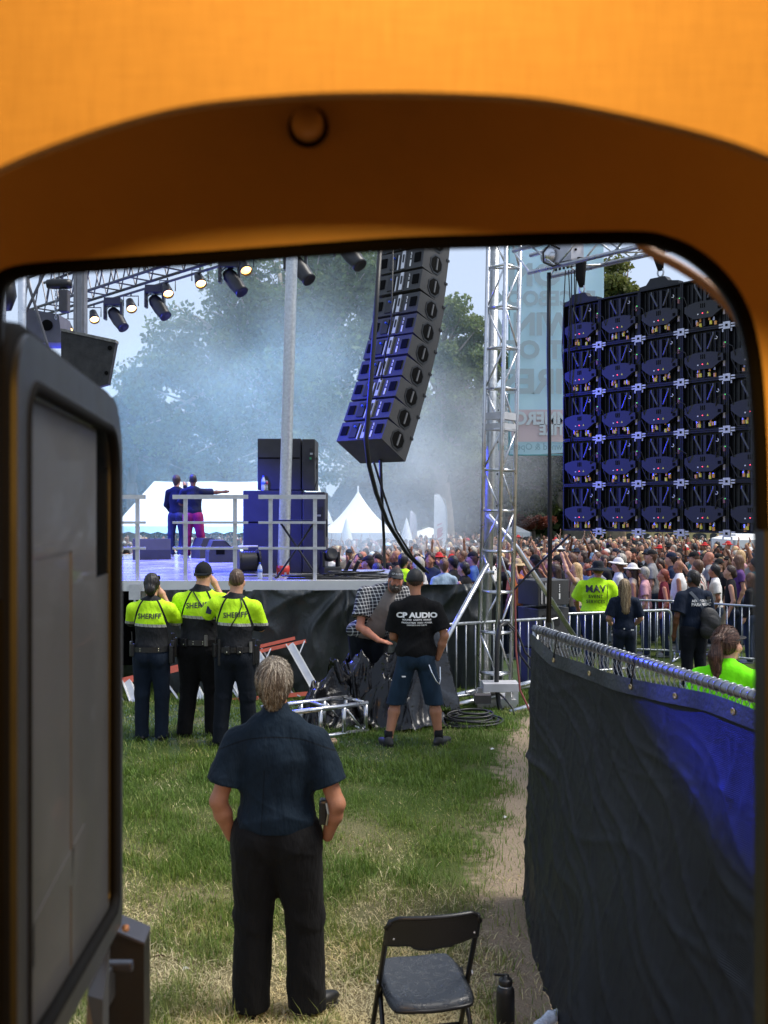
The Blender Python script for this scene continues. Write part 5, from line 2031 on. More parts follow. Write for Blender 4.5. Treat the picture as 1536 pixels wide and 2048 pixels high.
o = MB().tube([P(1120, 498, 11.0), P(1100, 488, 11.0), P(1086, 505, 11.0), P(1088, 525, 11.0), P(1105, 532, 11.0), P(1118, 528, 11.0)], .012, 8).build('cable', RUBBER, None, True)
tag(o, 'loop of black cable at the end of the truss', 'cable')
GV = 'cables hanging at the edge of the video wall'
for i, (xt, xm, xb, yb) in enumerate(((1131, 1128, 1133, 830), (1137, 1140, 1136, 742), (1143, 1143, 1141, 900), (1149, 1149, 1146, 660), (1153, 1151, 1150, 690))):
    o = MB().tube([P(xt, 540, 11.0), P(xm, 600, 11.0), P(xm - 4, 700 if yb > 700 else 640, 11.0), P(xb, yb, 11.02)], .006, 6).build('cable', RUBBER, None, True)
    tag(o, ('leftmost', 'second', 'third', 'fourth', 'rightmost')[i] + ' of five thin cables hanging from the power box', 'cable', GV)
for i, (dx, r) in enumerate(((0, .016), (2.5, .009), (-2.5, .008))):
    o = MB().tube([P(1098 + dx, 545, 11.15), P(1097 + dx, 700, 11.2), P(1099 + dx * .8, 900, 11.3), P(1100 + dx * 1.2, 1100, 11.5), P(1097 + dx * 1.5, 1245, 11.8)], r, 8).build('cable', RUBBER, None, True)
    tag(o, ('thickest', 'thinner', 'thinnest')[i] + ' of the black cables dropping from truss end to the barricades', 'cable', 'vertical cable bundle')
o = MB().tube([P(1140, 1070, 11.1), P(1060, 1145, 12.0), P(1030, 1178, 12.6)], .014, 6).build('guy_strap', BLACKM, None)
tag(o, 'black guy strap from the wall corner to the tower', 'strap')
o = MB().tube([P(1030, 1178, 12.55), P(1032, 1300, 12.3), P(1040, 1380, 12.1), P(1068, 1440, 11.9)], .012, 6).build('strap', M('strap_red', (.16, .03, .025), .7), None)
tag(o, 'dark red strap hanging down beside the tower', 'strap')


# ---------------------------------------------------------------- mesh banner, seen from behind
def banner():
    d = 15.2
    q = d / F
    e = empty('mesh_banner', P(1018, 910, d), 0, 'big pale blue mesh banner hanging behind the tower, its print reversed', 'banner')
    m = bpy.data.materials.new('banner_mesh')
    m.use_nodes = True
    N = Nodes(m)
    b = m.node_tree.nodes['Principled BSDF']
    b.inputs['Base Color'].default_value = (.62, .80, .84, 1)
    b.inputs['Roughness'].default_value = .7
    b.inputs['Emission Strength'].default_value = 0
    tr = N.n('ShaderNodeBsdfTranslucent')
    tr.inputs['Color'].default_value = (.74, .92, .95, 1)
    mx = N.n('ShaderNodeMixShader')
    mx.inputs[0].default_value = .6
    tp = N.n('ShaderNodeBsdfTransparent')
    mx2 = N.n('ShaderNodeMixShader')
    mx2.inputs[0].default_value = .16
    N.l(b.outputs[0], mx.inputs[1])
    N.l(tr.outputs[0], mx.inputs[2])
    N.l(mx.outputs[0], mx2.inputs[1])
    N.l(tp.outputs[0], mx2.inputs[2])
    N.l(mx2.outputs[0], m.node_tree.nodes['Material Output'].inputs['Surface'])
    W_, H_ = 190 * q, 480 * q
    n, k = 24, 40
    V = [(W_ * i / n, .03 * math.sin(i * .5 + j * .1) + .02 * math.sin(j * .4), -.02 * math.sin(i / n * 3.1) + 12 * q * i / n * (1 - j / k) + H_ * j / k) for j in range(k + 1) for i in range(n + 1)]
    Q = np.array([(j * (n + 1) + i, j * (n + 1) + i + 1, (j + 1) * (n + 1) + i + 1, (j + 1) * (n + 1) + i) for j in range(k) for i in range(n)])
    V = np.array(V)
    V2 = V + np.array((0, .004, 0))
    cl = mesh_obj('banner_cloth', np.concatenate([V, V2]), np.concatenate([Q, Q[:, ::-1] + len(V)]), m, e, True)
    MB().tube([(0, -.01, 0), (W_, -.01, 0)], .012, 6).build('hem', M('hem_teal', (.18, .42, .45), .7), e)
    MB().tube([(0, -.01, 0), (0, -.01, H_)], .012, 6).build('hem', M('hem_teal', (.18, .42, .45), .7), e)
    MB().tube([(-.05, .05, H_ + .03), (W_ + .4, .05, H_ + .03)], .03, 8).build('top_bar', ALU, e)
    GREYT = M('banner_grey_print', (.42, .54, .58), .8, var=0)
    REDT = M('banner_red_print', (.66, .56, .58), .8, var=0)

    def line(body, xright, ybase, hpx, mat, bold, xs=1., lift=.006):
        # reversed lettering: starts at the right and runs to the left
        v, f = text_mesh(body, hpx * q / .70, bold, align='LEFT')
        vv = [((xright - 1018) * q - p[0] * xs, -.06 - lift, (910 - ybase) * q + p[1]) for p in v]
        return mesh_obj('lettering', vv, [t[::-1] for t in f], mat, cl)
    # red plate
    m2 = MB()
    x0, x1, z0, z1 = 4 * q, 190 * q, (910 - 884) * q, (910 - 820) * q
    r_ = .10
    pts = [(x0 + r_ + r_ * math.cos(a), -.055, (z0 + r_ if s < 0 else z1 - r_) + r_ * math.sin(a)) for s, angs in ((1, (1.57, 2.1, 2.6, 3.14)), (-1, (3.14, 3.7, 4.2, 4.71))) for a in angs]
    pts += [(x1, -.055, z0), (x1, -.055, z1)]
    m2.prism(pts[::-1], (0, .003, 0))
    m2.build('red_plate', REDT, cl)
    WL = M('banner_white_print', (.62, .72, .76), .8, var=0)
    line('ON', 1120, 572, 42, GREYT, .02, 1.1)
    line('FACEBOOK', 1190, 612, 28, GREYT, .012, .98)
    line('WIN A', 1146, 670, 42, GREYT, .02, .98)
    line('SET OF', 1172, 717, 34, GREYT, .015, 1.05)
    line('TIRES', 1163, 786, 46, GREYT, .02, .98)
    line('COMMERCIAL', 1185, 849, 24, WL, .012, .92, .012)
    line('TIRE', 1128, 870, 20, WL, .01, .9, .012)
    line('Locally Owned & Operated', 1192, 900, 13, M('banner_small_print', (.30, .46, .50), .8, var=0), .002, .95)


banner()

# ---------------------------------------------------------------- cabinets on the ground right of the tower
GG = 'loudspeakers stacked on the ground by the tower'
for (lab, x0, x1, y0, y1, dd, hnd) in (('long topmost loudspeaker with round handle, right of the tower', 1038, 1134, 1160, 1212, 14.4, 0), ('middle subwoofer of the ground stack behind the barricade', 1040, 1130, 1216, 1296, 14.45, 1), ('lowest subwoofer of the ground stack behind the barricade', 1042, 1130, 1298, 1378, 14.45, 1)):
    zb = P(0, y1, dd).z
    h = P(0, y0, dd).z - zb
    w = .50
    o = empty('loudspeaker', (P(1092, 0, dd).x, dd + .25, max(zb, gz(dd))), R(28), lab, 'loudspeaker', GG)
    MB().box((0, 0, h / 2), (.55, .50, h - .01), bev=.012).build('cabinet', CABS, o)
    if hnd:
        MB().box((-.05, -.256, h * .7), (.30, .012, .16)).build('connector_plate', BLACKM, o)
        MB().tube([(-.15, -.27, h * .70), (.05, -.27, h * .74)], .012, 6).build('handle', ALUW, o)
        MB().box((.279, -.02, h * .6), (.008, .2, .10)).build('grip', GRIP, o)
    else:
        MB().box((-.22, -.256, h * .5), (.02, .012, h * .8)).build('rigging_plate', SILV, o)
        MB().box((-.15, -.256, h * .5), (.02, .012, h * .8)).build('rigging_plate', SILV, o)
        mk = MB()
        mk.box((.10, -.253, h * .36), (.024, .006, h * .22))
        for zz in (.55, .63, .72, .80):
            mk.box((.10, -.253, h * zz), (.016, .006, h * .05))
        mk.build('print_mark', LETW, o)
        pts = [(.277, -.05 + .12 * math.cos(a), h * .55 + .10 * math.sin(a)) for a in [k * 6.283 / 12 for k in range(12)]]
        MB().prism(pts, (.008, 0, 0)).build('handle_cup', GRIP, o)
        MB().box((.29, -.05, h * .55), (.012, .016, .18)).build('grip_bar', M('grip_grey', (.13, .13, .13), .4), o)

# ---------------------------------------------------------------- crowd barricades
STEEL = M('barricade_steel', (.42, .44, .45), .40, .75, var=.22, vscale=20, rvar=.12)


def barricade(label, a, b, nb=13, h=1.08, round_l=True, round_r=True, feet=True, group='steel crowd barricades'):
    a, b = Vector(a), Vector(b)
    L = (Vector((b.x, b.y, 0)) - Vector((a.x, a.y, 0))).length
    ang = math.atan2(b.y - a.y, b.x - a.x)
    o = empty('barricade', a, ang, label, 'barricade', group)
    sl = (b.z - a.z) / L

    def q(x, z):
        return (x, 0, z + sl * x)
    rr = .10
    pts = []
    pts += [q(0, .14)]
    pts += [q(rr - rr * math.cos(t_), h - rr + rr * math.sin(t_)) for t_ in (0, .4, .8, 1.2, 1.57)] if round_l else [q(0, h)]
    pts += [q(L - rr + rr * math.sin(t_), h - rr + rr * math.cos(t_)) for t_ in (0, .4, .8, 1.2, 1.57)] if round_r else [q(L, h)]
    pts += [q(L, .14)]
    MB().tube(pts, .020, 10).build('frame', STEEL, o, True)
    MB().tube([q(0, .17), q(L, .17)], .018, 8).build('bottom_rail', STEEL, o, True)
    for i in range(1, nb + 1):
        x = L * i / (nb + 1)
        MB().tube([q(x, .17), q(x, h)], .009, 6).build('bar', STEEL, o, True)
    if feet:
        for x in (.04, L - .04):
            m = MB()
            m.tube([q(x, .15), q(x, .06)], .018, 8)
            m.tube([(x, -.28, sl * x + .015), (x, -.05, sl * x + .07), (x, .05, sl * x + .07), (x, .28, sl * x + .015)], .018, 8)
            m.build('foot', STEEL, o, True)
    return o


def gp(x, d):
    return Vector((P(x, 0, d).x, d, gz(d)))


barricade('barricade behind the technician, running to the tower and screen', gp(810, 11.9), gp(1105, 14.0), 15)
barricade('barricade in front of the yellow shirted steward', gp(1108, 15.3), gp(1342, 16.5), 15)
barricade('farther barricade between ground loudspeakers and paramedic', gp(1134, 19.0), gp(1354, 18.3), 15)
barricade('barricade in front of the striped shirt man, by the doorway', gp(1356, 18.2), gp(1560, 16.9), 13)

# cables over the barricade
for i, (x0, x1, dy) in enumerate(((1003, 1000, 0), (1008, 1075, 30), (1012, 1085, 20))):
    if i == 0:
        pts = [P(1012, 1245, 12.75), P(1000, 1252, 12.65), P(994, 1290, 12.6), P(993, 1370, 12.55), P(998, 1410, 12.5), P(1005, 1432, 12.4)]
        lab = 'thick black cable hanging straight down over the barricade'
    elif i == 1:
        pts = [P(1012, 1245, 12.75), P(1028, 1262, 12.75), P(1040, 1310, 12.8), P(1062, 1340, 12.85), P(1090, 1348, 12.9)]
        lab = 'lower of two cables sagging from the barricade to the screen'
    else:
        pts = [P(1014, 1243, 12.8), P(1034, 1262, 12.8), P(1050, 1305, 12.85), P(1072, 1328, 12.9), P(1095, 1335, 12.95)]
        lab = 'upper of two cables sagging from the barricade to the screen'
    o = MB().tube(pts, (.030, .013, .013)[i], 8).build('cable', RUBBER, None, True)
    tag(o, lab, 'cable', 'cables at the tower foot')
o = MB().tube([P(1000, 1388, 12.4), P(1012, 1400, 12.2), P(1026, 1418, 12.1), P(1029, 1432, 12.05)], .012, 8).build('cable', RUBBER, None, True)
tag(o, 'short cable lying out from the tower foot onto the grass', 'cable', 'cables at the tower foot')
c = on_ground(945, 1449)
cable_loops('cable_coil', 'coil of black cable lying on the grass under the barricade', (c.x, c.y, c.z), .34, .30, 11, 12, .013, .17)

# ---------------------------------------------------------------- step ladder lying on its side
LORG = M('ladder_orange', (.62, .13, .08), .5, var=.12)
ld = empty('step_ladder', P(430, 1380, 13.4), 0, 'orange step ladder lying on its side against the stage skirt', 'ladder')


def lp(x, y, d_):
    return P(x, y, d_) - ld.location


lo0, lo1 = lp(150, 1428, 13.1), lp(652, 1384, 13.45)
hi0, hi1 = lp(150, 1386, 13.5), lp(612, 1282, 13.9)


def bar(a, b, w, h, nm, mat, par):
    d_ = (b - a)
    t_ = d_.normalized()
    u_ = Vector((0, -1, .2))
    u_ = (u_ - t_ * u_.dot(t_)).normalized()
    s_ = t_.cross(u_)
    mt = Matrix((t_, s_, u_)).transposed()
    return MB().box((a + b) / 2, (d_.length, w, h), mt).build(nm, mat, par)


bar(lo0, lo1, .055, .03, 'rail', LORG, ld)
bar(hi0, hi1, .050, .03, 'rail', LORG, ld)
bar(hi0 + Vector((.0, .08, .02)), hi1 + Vector((-.16, .08, .03)), .045, .03, 'rail', LORG, ld)
for t_, nm in ((.93, 'step'), (.78, 'step'), (.63, 'step'), (.47, 'step'), (.22, 'step'), (.05, 'step')):
    a = hi0.lerp(hi1, t_ + .0)
    b = lo0.lerp(lo1, min(.965, t_ + .045 * (.3 + t_)))
    stp = bar(a, b, .10, .03, nm, ALUW, ld)
    bar(a + Vector((.055, -.01, 0)), b + Vector((.055, -.01, 0)), .018, .05, 'step_lip', WHITEP, stp)
    bar(a + Vector((-.052, -.01, 0)), b + Vector((-.052, -.01, 0)), .014, .05, 'step_lip', WHITEP, stp)
    bar(a + Vector((.20, 0, .05)), a.lerp(b, .28), .016, .02, 'step_brace', ALUW, stp)
    bar(b + Vector((.22, 0, -.01)), b.lerp(a, .22), .016, .02, 'step_brace', ALUW, stp)
for t_ in (.80, .58, .35, .14):
    a = hi0.lerp(hi1, t_) + Vector((0, .10, .02))
    b = lo0.lerp(lo1, t_ + .06) + Vector((0, .12, 0))
    bar(a, b, .022, .03, 'rear_rung', ALUW, ld)

# ---------------------------------------------------------------- truss piece on the grass and the black plastic heap
gt = empty('truss_piece', (P(650, 0, 11.2).x, 11.2, gz(11.2)), 0, 'aluminium truss piece lying on the grass under black plastic', 'truss')
a0 = on_ground(560, 1492)
b0 = on_ground(735, 1466)
A = a0 - gt.location
B = b0 - gt.location
dv = (B - A).normalized()
nv = Vector((-dv.y, dv.x, 0))
for off, z in ((0, .03), (.42, .03), (0, .33), (.42, .33)):
    MB().tube([A + nv * off + Vector((0, 0, z)), B + nv * off + Vector((0, 0, z))], .026, 10).build('chord', ALU, gt, True)
L = (B - A).length
for off in (0, .42):
    for s_ in (.45, .72, .98):
        p_ = A.lerp(B, s_) + nv * off
        MB().tube([p_ + Vector((0, 0, .03)), p_ + Vector((0, 0, .33))], .024, 8).build('upright', ALU, gt, True)
    MB().tube([A.lerp(B, .72) + nv * off + Vector((0, 0, .33)), A.lerp(B, .95) + nv * off + Vector((0, 0, .03))], .013, 8).build('lacing', ALU, gt, True)
for s_ in (.1, .55, .98):
    for z in (.03, .33):
        p_ = A.lerp(B, s_)
        MB().tube([p_ + Vector((0, 0, z)), p_ + nv * .42 + Vector((0, 0, z))], .02, 8).build('cross_tube', ALU, gt, True)
c = on_ground(615, 1487)
o = MB().box((0, 0, .02), (.42, .16, .035)).build('plank', M('wood_pale', (.42, .27, .12), .8, var=.3, vscale=9, stretch=(.2, 1, 1)), None)
o.location = c + Vector((.1, -.03, 0))
o.rotation_euler = (0, 0, R(12))
tag(o, 'short pale plank on the grass before the truss piece', 'plank')


def plastic_mat():
    m = bpy.data.materials.new('black_plastic_sheet')
    m.use_nodes = True
    N = Nodes(m)
    b = m.node_tree.nodes['Principled BSDF']
    b.inputs['Base Color'].default_value = (.003, .003, .004, 1)
    b.inputs['Roughness'].default_value = .24
    b.inputs['Specular IOR Level'].default_value = .40
    b1 = N.n('ShaderNodeBump')
    b1.inputs['Strength'].default_value = .45
    b1.inputs['Distance'].default_value = .04
    N.l(N.noise(4, 2, stretch=(1, 1, 2.2)), b1.inputs['Height'])
    b2 = N.n('ShaderNodeBump')
    b2.inputs['Strength'].default_value = .3
    b2.inputs['Distance'].default_value = .010
    N.l(N.noise(20, 2, stretch=(1, 1, .5)), b2.inputs['Height'])
    N.l(b1.outputs[0], b2.inputs['Normal'])
    N.l(b2.outputs[0], b.inputs['Normal'])
    return m


PLAS = plastic_mat()


def crumple(p, seed, amp):
    r = np.random.default_rng(seed)
    o = np.zeros(len(p))
    for s_ in (2.2, 3.6, 6.0):
        for _ in range(3):
            k = r.normal(size=2)
            k = k / np.linalg.norm(k) * s_ * r.uniform(.7, 1.4)
            k2 = r.normal(size=2) * s_ * .4
            u = p[:, 0] * k[0] + p[:, 1] * k[1] + r.uniform(0, 6) + 1.4 * np.sin(p[:, 0] * k2[0] + p[:, 1] * k2[1] + r.uniform(0, 6))
            o += (1 - np.abs(np.sin(u))) ** 3.2 / s_ * 2.6
    return (o - o.mean()) * amp


def heap():
    # height field over the lawn, draped over cases and truss
    d0, d1 = 11.0, 13.1
    nxx, nyy = 130, 110
    xs = np.linspace(-1.05, .98, nxx)
    ys = np.linspace(d0, d1, nyy)
    X, Y = np.meshgrid(xs, ys)

    def bump(cx, cy, rx, ry, h, pw=2.):
        q = ((X - cx) / rx) ** 2 + ((Y - cy) / ry) ** 2
        return h * np.exp(-q ** (pw / 2))
    Z = np.maximum.reduce([bump(.10, 11.85, .42, .30, .84, 3.4), bump(.50, 11.95, .30, .30, .80, 3), bump(-.24, 11.85, .34, .30, .84, 3), bump(-.50, 11.6, .36, .38, .46, 3), bump(-.75, 11.45, .34, .34, .40, 4), bump(.10, 11.45, .5, .30, .40, 2.4), bump(.70, 12.05, .18, .25, .55, 2.4)])
    P2 = np.stack([X.ravel(), Y.ravel()], 1)
    cr = crumple(P2, 6, .20).reshape(X.shape)
    fade = np.clip(Z / .22, 0, 1)
    G_ = np.interp(Y, GD, GZ)
    lateral = crumple(P2, 17, .06).reshape(X.shape)
    Zf = Z + cr * fade + .0
    keep = Z > .05 + .05 * np.sin(X * 7) * np.sin(Y * 9)
    Zf = np.where(Z > .02, Zf, 0) + G_ + .005
    V = np.stack([X + lateral * fade, Y + lateral * .8 * fade, Zf], -1).reshape(-1, 3)
    Q = []
    for j in range(nyy - 1):
        for i in range(nxx - 1):
            if keep[j, i] and keep[j + 1, i] and keep[j, i + 1] and keep[j + 1, i + 1]:
                Q.append((j * nxx + i, j * nxx + i + 1, (j + 1) * nxx + i + 1, (j + 1) * nxx + i))
    o = mesh_obj('plastic_sheet', V, np.array(Q), PLAS, None, True)
    tag(o, 'crumpled shiny black plastic sheet heaped over stage cases', 'tarpaulin')
    # the cases under it
    for (x, y, w, l, h, lab) in ((.05, 11.9, .50, .36, .62, 'black flight case buried under the plastic heap'), (.50, 12.0, .36, .34, .58, 'second flight case buried under the plastic heap')):
        c_ = MB().box((0, 0, h / 2), (w, l, h), bev=.015).build('flight_case', BLACKP, None)
        c_.location = (x, y, gz(y))
        tag(c_, lab, 'case', 'cases under the plastic')


heap()

# ---------------------------------------------------------------- screen fence on the right
FA, FBp = Vector((1.005, 6.62, 0)), Vector((1.72, 3.50, 0))
fz = 1.825
fe = empty('screen_fence', FA, math.atan2(FBp.y - FA.y, FBp.x - FA.x), 'chain link fence panel covered with a dark blue black screen cloth', 'fence')
FL = (FBp - FA).length
pipe = MB().tube([(-.02, 0, fz), (FL, 0, fz)], .026, 14).build('top_pipe', M('fence_pipe', (.22, .225, .26), .35, .75, var=.3, vscale=18, rvar=.12), fe, True)
for x in (.0, FL):
    MB().tube([(x, 0, .02), (x, 0, fz)], .022, 10).build('post', GALV, fe, True)
MB().tube([(0, 0, .08), (FL, 0, .08)], .018, 8).build('bottom_pipe', GALV, fe, True)
WIRE = M('fence_wire', (.40, .42, .45), .35, .85, var=.2)
rg = random.Random(9)
x = .05
while x < FL:
    a = [Vector((x + .012 * math.sin(t_) + .028 * t_ / 6.28, .029 * math.cos(t_), fz + .029 * math.sin(t_))) for t_ in [k * 6.283 / 12 for k in range(15)]]
    MB().tube(a + [Vector((x + .03, .004, fz - .05)), Vector((x + .05, .002, fz - .10))], .0028, 5).build('wire_loop', WIRE, fe, True)
    x += .052 + rg.uniform(-.006, .008)
# chain link mesh (woven diamonds), one part
cl = MB()
nst = int(FL / .055)
for i in range(-34, nst):
    for s_ in (1, -1):
        pts = []
        x0 = i * .055 if s_ > 0 else (i + 34) * .055
        a = Vector((x0, .004 * s_, .08))
        b = Vector((x0 + s_ * 1.72, .004 * s_, 1.80))
        # clip to the panel
        t0, t1 = 0., 1.
        dx = b.x - a.x
        lo_, hi_ = sorted(((0 - a.x) / dx, (FL - a.x) / dx))
        t0, t1 = max(t0, lo_), min(t1, hi_)
        if t1 > t0 + .01:
            cl.tube([a.lerp(b, t0), a.lerp(b, t1)], .0016, 3, False)
cl = cl.build('chain_link', WIRE, fe)
cl['kind'] = 'stuff'


def screen_mat():
    m = bpy.data.materials.new('screen_cloth')
    m.use_nodes = True
    N = Nodes(m)
    b = m.node_tree.nodes['Principled BSDF']
    b.inputs['Roughness'].default_value = .42
    b.inputs['Specular IOR Level'].default_value = .32
    f = N.noise(3, 6)
    N.l(N.mix(N.rng(f, .3, .7, 0, 1), (.004, .0045, .007), (.009, .0095, .012)), b.inputs['Base Color'])
    wv = N.n('ShaderNodeTexWave')
    wv.wave_type = 'BANDS'
    wv.bands_direction = 'Z'
    wv.inputs['Scale'].default_value = 42
    wv.inputs['Distortion'].default_value = 1.2
    wv.inputs['Detail'].default_value = 2
    wv.inputs['Detail Scale'].default_value = 6
    N.l(N.obj(), wv.inputs['Vector'])
    wx = N.n('ShaderNodeTexWave')
    wx.bands_direction = 'X'
    wx.inputs['Scale'].default_value = 48
    wx.inputs['Distortion'].default_value = .8
    N.l(N.obj(), wx.inputs['Vector'])
    h = N.math('MULTIPLY', wv.outputs['Fac'], wx.outputs['Fac'])
    b1 = N.n('ShaderNodeBump')
    b1.inputs['Strength'].default_value = .8
    b1.inputs['Distance'].default_value = .004
    N.l(h, b1.inputs['Height'])
    b2 = N.n('ShaderNodeBump')
    b2.inputs['Strength'].default_value = .35
    b2.inputs['Distance'].default_value = .04
    N.l(N.noise(5, 5, stretch=(.8, 1, 1.2)), b2.inputs['Height'])
    N.l(b2.outputs[0], b1.inputs['Normal'])
    N.l(b1.outputs[0], b.inputs['Normal'])
    return m


def scrim():
    n, k = 170, 110
    r = np.random.default_rng(8)
    U, Vv = np.meshgrid(np.linspace(0, FL, n + 1), np.linspace(0, 1, k + 1))
    top = fz - .030 - .045 * np.clip(U / .4, 0, 1) - .035 * np.sin(U * 1.9 + .6) * np.clip(U / .4, 0, 1) - .03 * (U > .8) * np.clip(np.sin((U - .8) * 2.2), 0, 1)
    Z = top + (.02 - top) * Vv
    fx = np.clip((U - .05) / 1.5, 0, 1)
    flare = (.05 + .40 * fx ** .8) * np.clip((Vv - .12) / .88, 0, 1) ** 1.35
    Y = -.034 - flare
    cr = np.zeros_like(U)
    # slack creases: long diagonals running down towards the near end, and vertical puckers
    for (kx, kz, ph, a, pw) in ((3.1, 5.2, .4, .020, 6), (4.3, 7.9, 2.1, .014, 7), (2.2, 3.4, 4.0, .018, 8), (6.5, 1.2, 1.0, .010, 8), (9.5, -.8, 3.3, .008, 9), (1.4, 6.4, 5.1, .014, 7), (12., 5., 2.2, .007, 12), (8., 13., .7, .006, 12), (15., 2., 4.4, .005, 14), (3., 16., 1.9, .006, 14), (6.3, 0., .3, .008, 26), (0., 7.5, 2.0, .007, 26)):
        ang = U * kx + Z * kz + ph + .9 * np.sin(U * 1.7 + Z * 2.3 + ph) + .35 * np.sin(U * 5.1 - Z * 4.3)
        cr += a * (np.clip(1 - np.abs(np.sin(ang)), 0, 1) ** pw)
    cr += .008 * np.sin(U * 5 + Z * 3) * np.sin(Z * 4 - U * 2)
    Y = Y - .75 * cr * np.clip(Vv * 5, .25, 1)
    Vt = np.stack([U, Y, Z], -1).reshape(-1, 3)
    Q = np.array([(j * (n + 1) + i, (j + 1) * (n + 1) + i, (j + 1) * (n + 1) + i + 1, j * (n + 1) + i + 1) for j in range(k) for i in range(n)])
    V2 = Vt + np.array((0, .003, 0))
    o = mesh_obj('screen_cloth', np.concatenate([Vt, V2]), np.concatenate([Q, Q[:, ::-1] + len(Vt)]), screen_mat(), fe, True)
    # hem band, double cloth along the top
    hb = []
    for i in range(n + 1):
        hb += [tuple(Vt[i] + np.array((0, -.006, .006))), tuple(Vt[i] + np.array((0, -.010 - .01 * abs(math.sin(U[0, i] * 6)), -.075)))]
    mesh_obj('hem', hb, np.array([(2 * i, 2 * i + 1, 2 * i + 3, 2 * i + 2) for i in range(n)]), M('screen_hem', (.018, .019, .026), .4, var=.2, bump=.3, bscale=40), o, True)
    BR = M('brass', (.65, .48, .25), .3, .9, var=.1)
    TIE = M('zip_tie', (.02, .02, .02), .4)
    for u in (.42, .95, 1.45, 1.92, 2.4):
        i = int(u / FL * n)
        p_ = Vt[i]
        MB().lathe([(.009, 0), (.014, .004), (.016, .0), (.014, -.003)], 14, (p_[0], p_[1] - .014, p_[2] - .035), Matrix.Rotation(R(90), 3, 'X')).build('eyelet', BR, o, True)
        if u in (.42, 1.45):
            MB().tube([(p_[0], .03 * math.cos(a) - .002, fz + .032 * math.sin(a)) for a in [k_ * 6.283 / 10 for k_ in range(7)]] + [(p_[0], p_[1] - .016, p_[2] - .03)], .004, 5).build('cable_tie', TIE, o, True)


scrim()


# ================================================================== PEOPLE
def fp(x, d):
    return Vector((P(x, 0, d).x, d, gz(d)))


JEANNAVY = cloth('trousers_navy', (.006, .0085, .013), .25)
BLACKT = cloth('trousers_black', (.0045, .0045, .005), .25)
SHOEB = M('shoe_black', (.010, .010, .010), .4, var=.2)
LEATH = M('leather_black', (.009, .009, .010), .35, var=.2, bump=.2, bscale=60)
GLASSD = M('sunglass_dark', (.006, .006, .007), .08, var=0)
BRASSP = M('press_stud', (.75, .68, .5), .25, .9, var=0)


def seam_shirt(name, col, z_yoke=1.44):
    """shirt with a yoke seam across the back and a stitched centre line"""
    m = cloth(name, col, .22, .8, .35, .8)
    N = Nodes(m)
    b = m.node_tree.nodes['Principled BSDF']
    src = b.inputs['Base Color'].links[0].from_socket
    x, y, z = N.xyz()
    zz = N.math('ADD', z, N.math('MULTIPLY', N.math('MULTIPLY', x, x), .9))
    ln = N.math('LESS_THAN', N.math('ABSOLUTE', N.math('SUBTRACT', zz, z_yoke)), .0035)
    back = N.math('LESS_THAN', y, -.01)
    ln = N.math('MULTIPLY', ln, back)
    hem = N.math('LESS_THAN', N.math('ABSOLUTE', N.math('SUBTRACT', z, 1.0)), .0025)
    pl = N.math('MULTIPLY', N.math('LESS_THAN', N.math('ABSOLUTE', N.math('SUBTRACT', x, N.math('MULTIPLY_ADD', z, .05, -.11))), .0025), N.math('MULTIPLY', back, N.math('LESS_THAN', z, 1.28)))
    lines = N.math('MAXIMUM', ln, pl)
    N.l(N.mix(lines, src, tuple(v * .35 for v in col)), b.inputs['Base Color'])
    return m


# --- the man standing in front of the door
q = dict(w=1.15, dep=1.22, belly=1.04, shl=(-.200, 0, 1.392), shr=(.200, 0, 1.392), sh=.207, el=(-.292, -.045, 1.10), er=(.312, -.045, 1.085), wl=(-.236, .02, .90), wr=(.262, .02, .90), hand={-1: 'none', 1: 'none'}, sleeve=.70, loose=1.16, cuff=1.16, arm=1.05,
         hem=.955, hem_w=1.06, kl=(-.118, .0, .50), kr=(.145, .0, .50), al=(-.128, -.02, .09), ar=(.158, -.02, .09), fl=.2, fr=-.85, legw=1.36, flare=1.12, hips=1.16, waist=1.0, hpitch=.22, neck=1.1,
         head=(-.01, .0, 1.690), hair='short', hair_t=.016, fold=.026, ff=12, pfold=.020, seed=12, collar_h=.30)
o, ch, hd = make_person(q, fp(553, 5.18), 0, 1.81, 'grey haired man in dark navy short sleeved shirt, hands in black trouser pockets', dict(skin=skin_mat('tan'), top=seam_shirt('shirt_navy', (.0052, .0125, .0225)), trousers=cloth('slacks_black', (.0055, .0055, .006), .3, .8, .3, .7), shoes=SHOEB, hair=hair_mat('greyblond', srgb(70, 60, 50), srgb(150, 140, 124))), res=.0065)
man = o
strands(ch['hair'], hd, 4200, 7, .014, 'whorl', [hair_mat('greyblond_a', srgb(92, 80, 66), srgb(120, 108, 92)), hair_mat('greyblond_b', srgb(146, 136, 118), srgb(186, 177, 160)), hair_mat('greyblond_c', srgb(66, 54, 44), srgb(90, 76, 62))], 5, .0008)
bx = MB().box((.245, -.035, 1.045), (.045, .075, .125), bev=.012).build('phone_holster', LEATH, o)
MB().tube([(.262, -.085, 1.10), (.272, -.095, 1.05), (.262, -.085, .99)], .006, 6).build('holster_clip', M('clip_metal', (.4, .38, .32), .3, .9), bx)
bl = MB()
n = 40
ring = [(.213 * math.cos(a) * 1.04, .158 * math.sin(a) * 1.02) for a in [k * 6.283 / n for k in range(n)]]

# --- three sheriff's deputies
NEON = srgb(200, 255, 20)


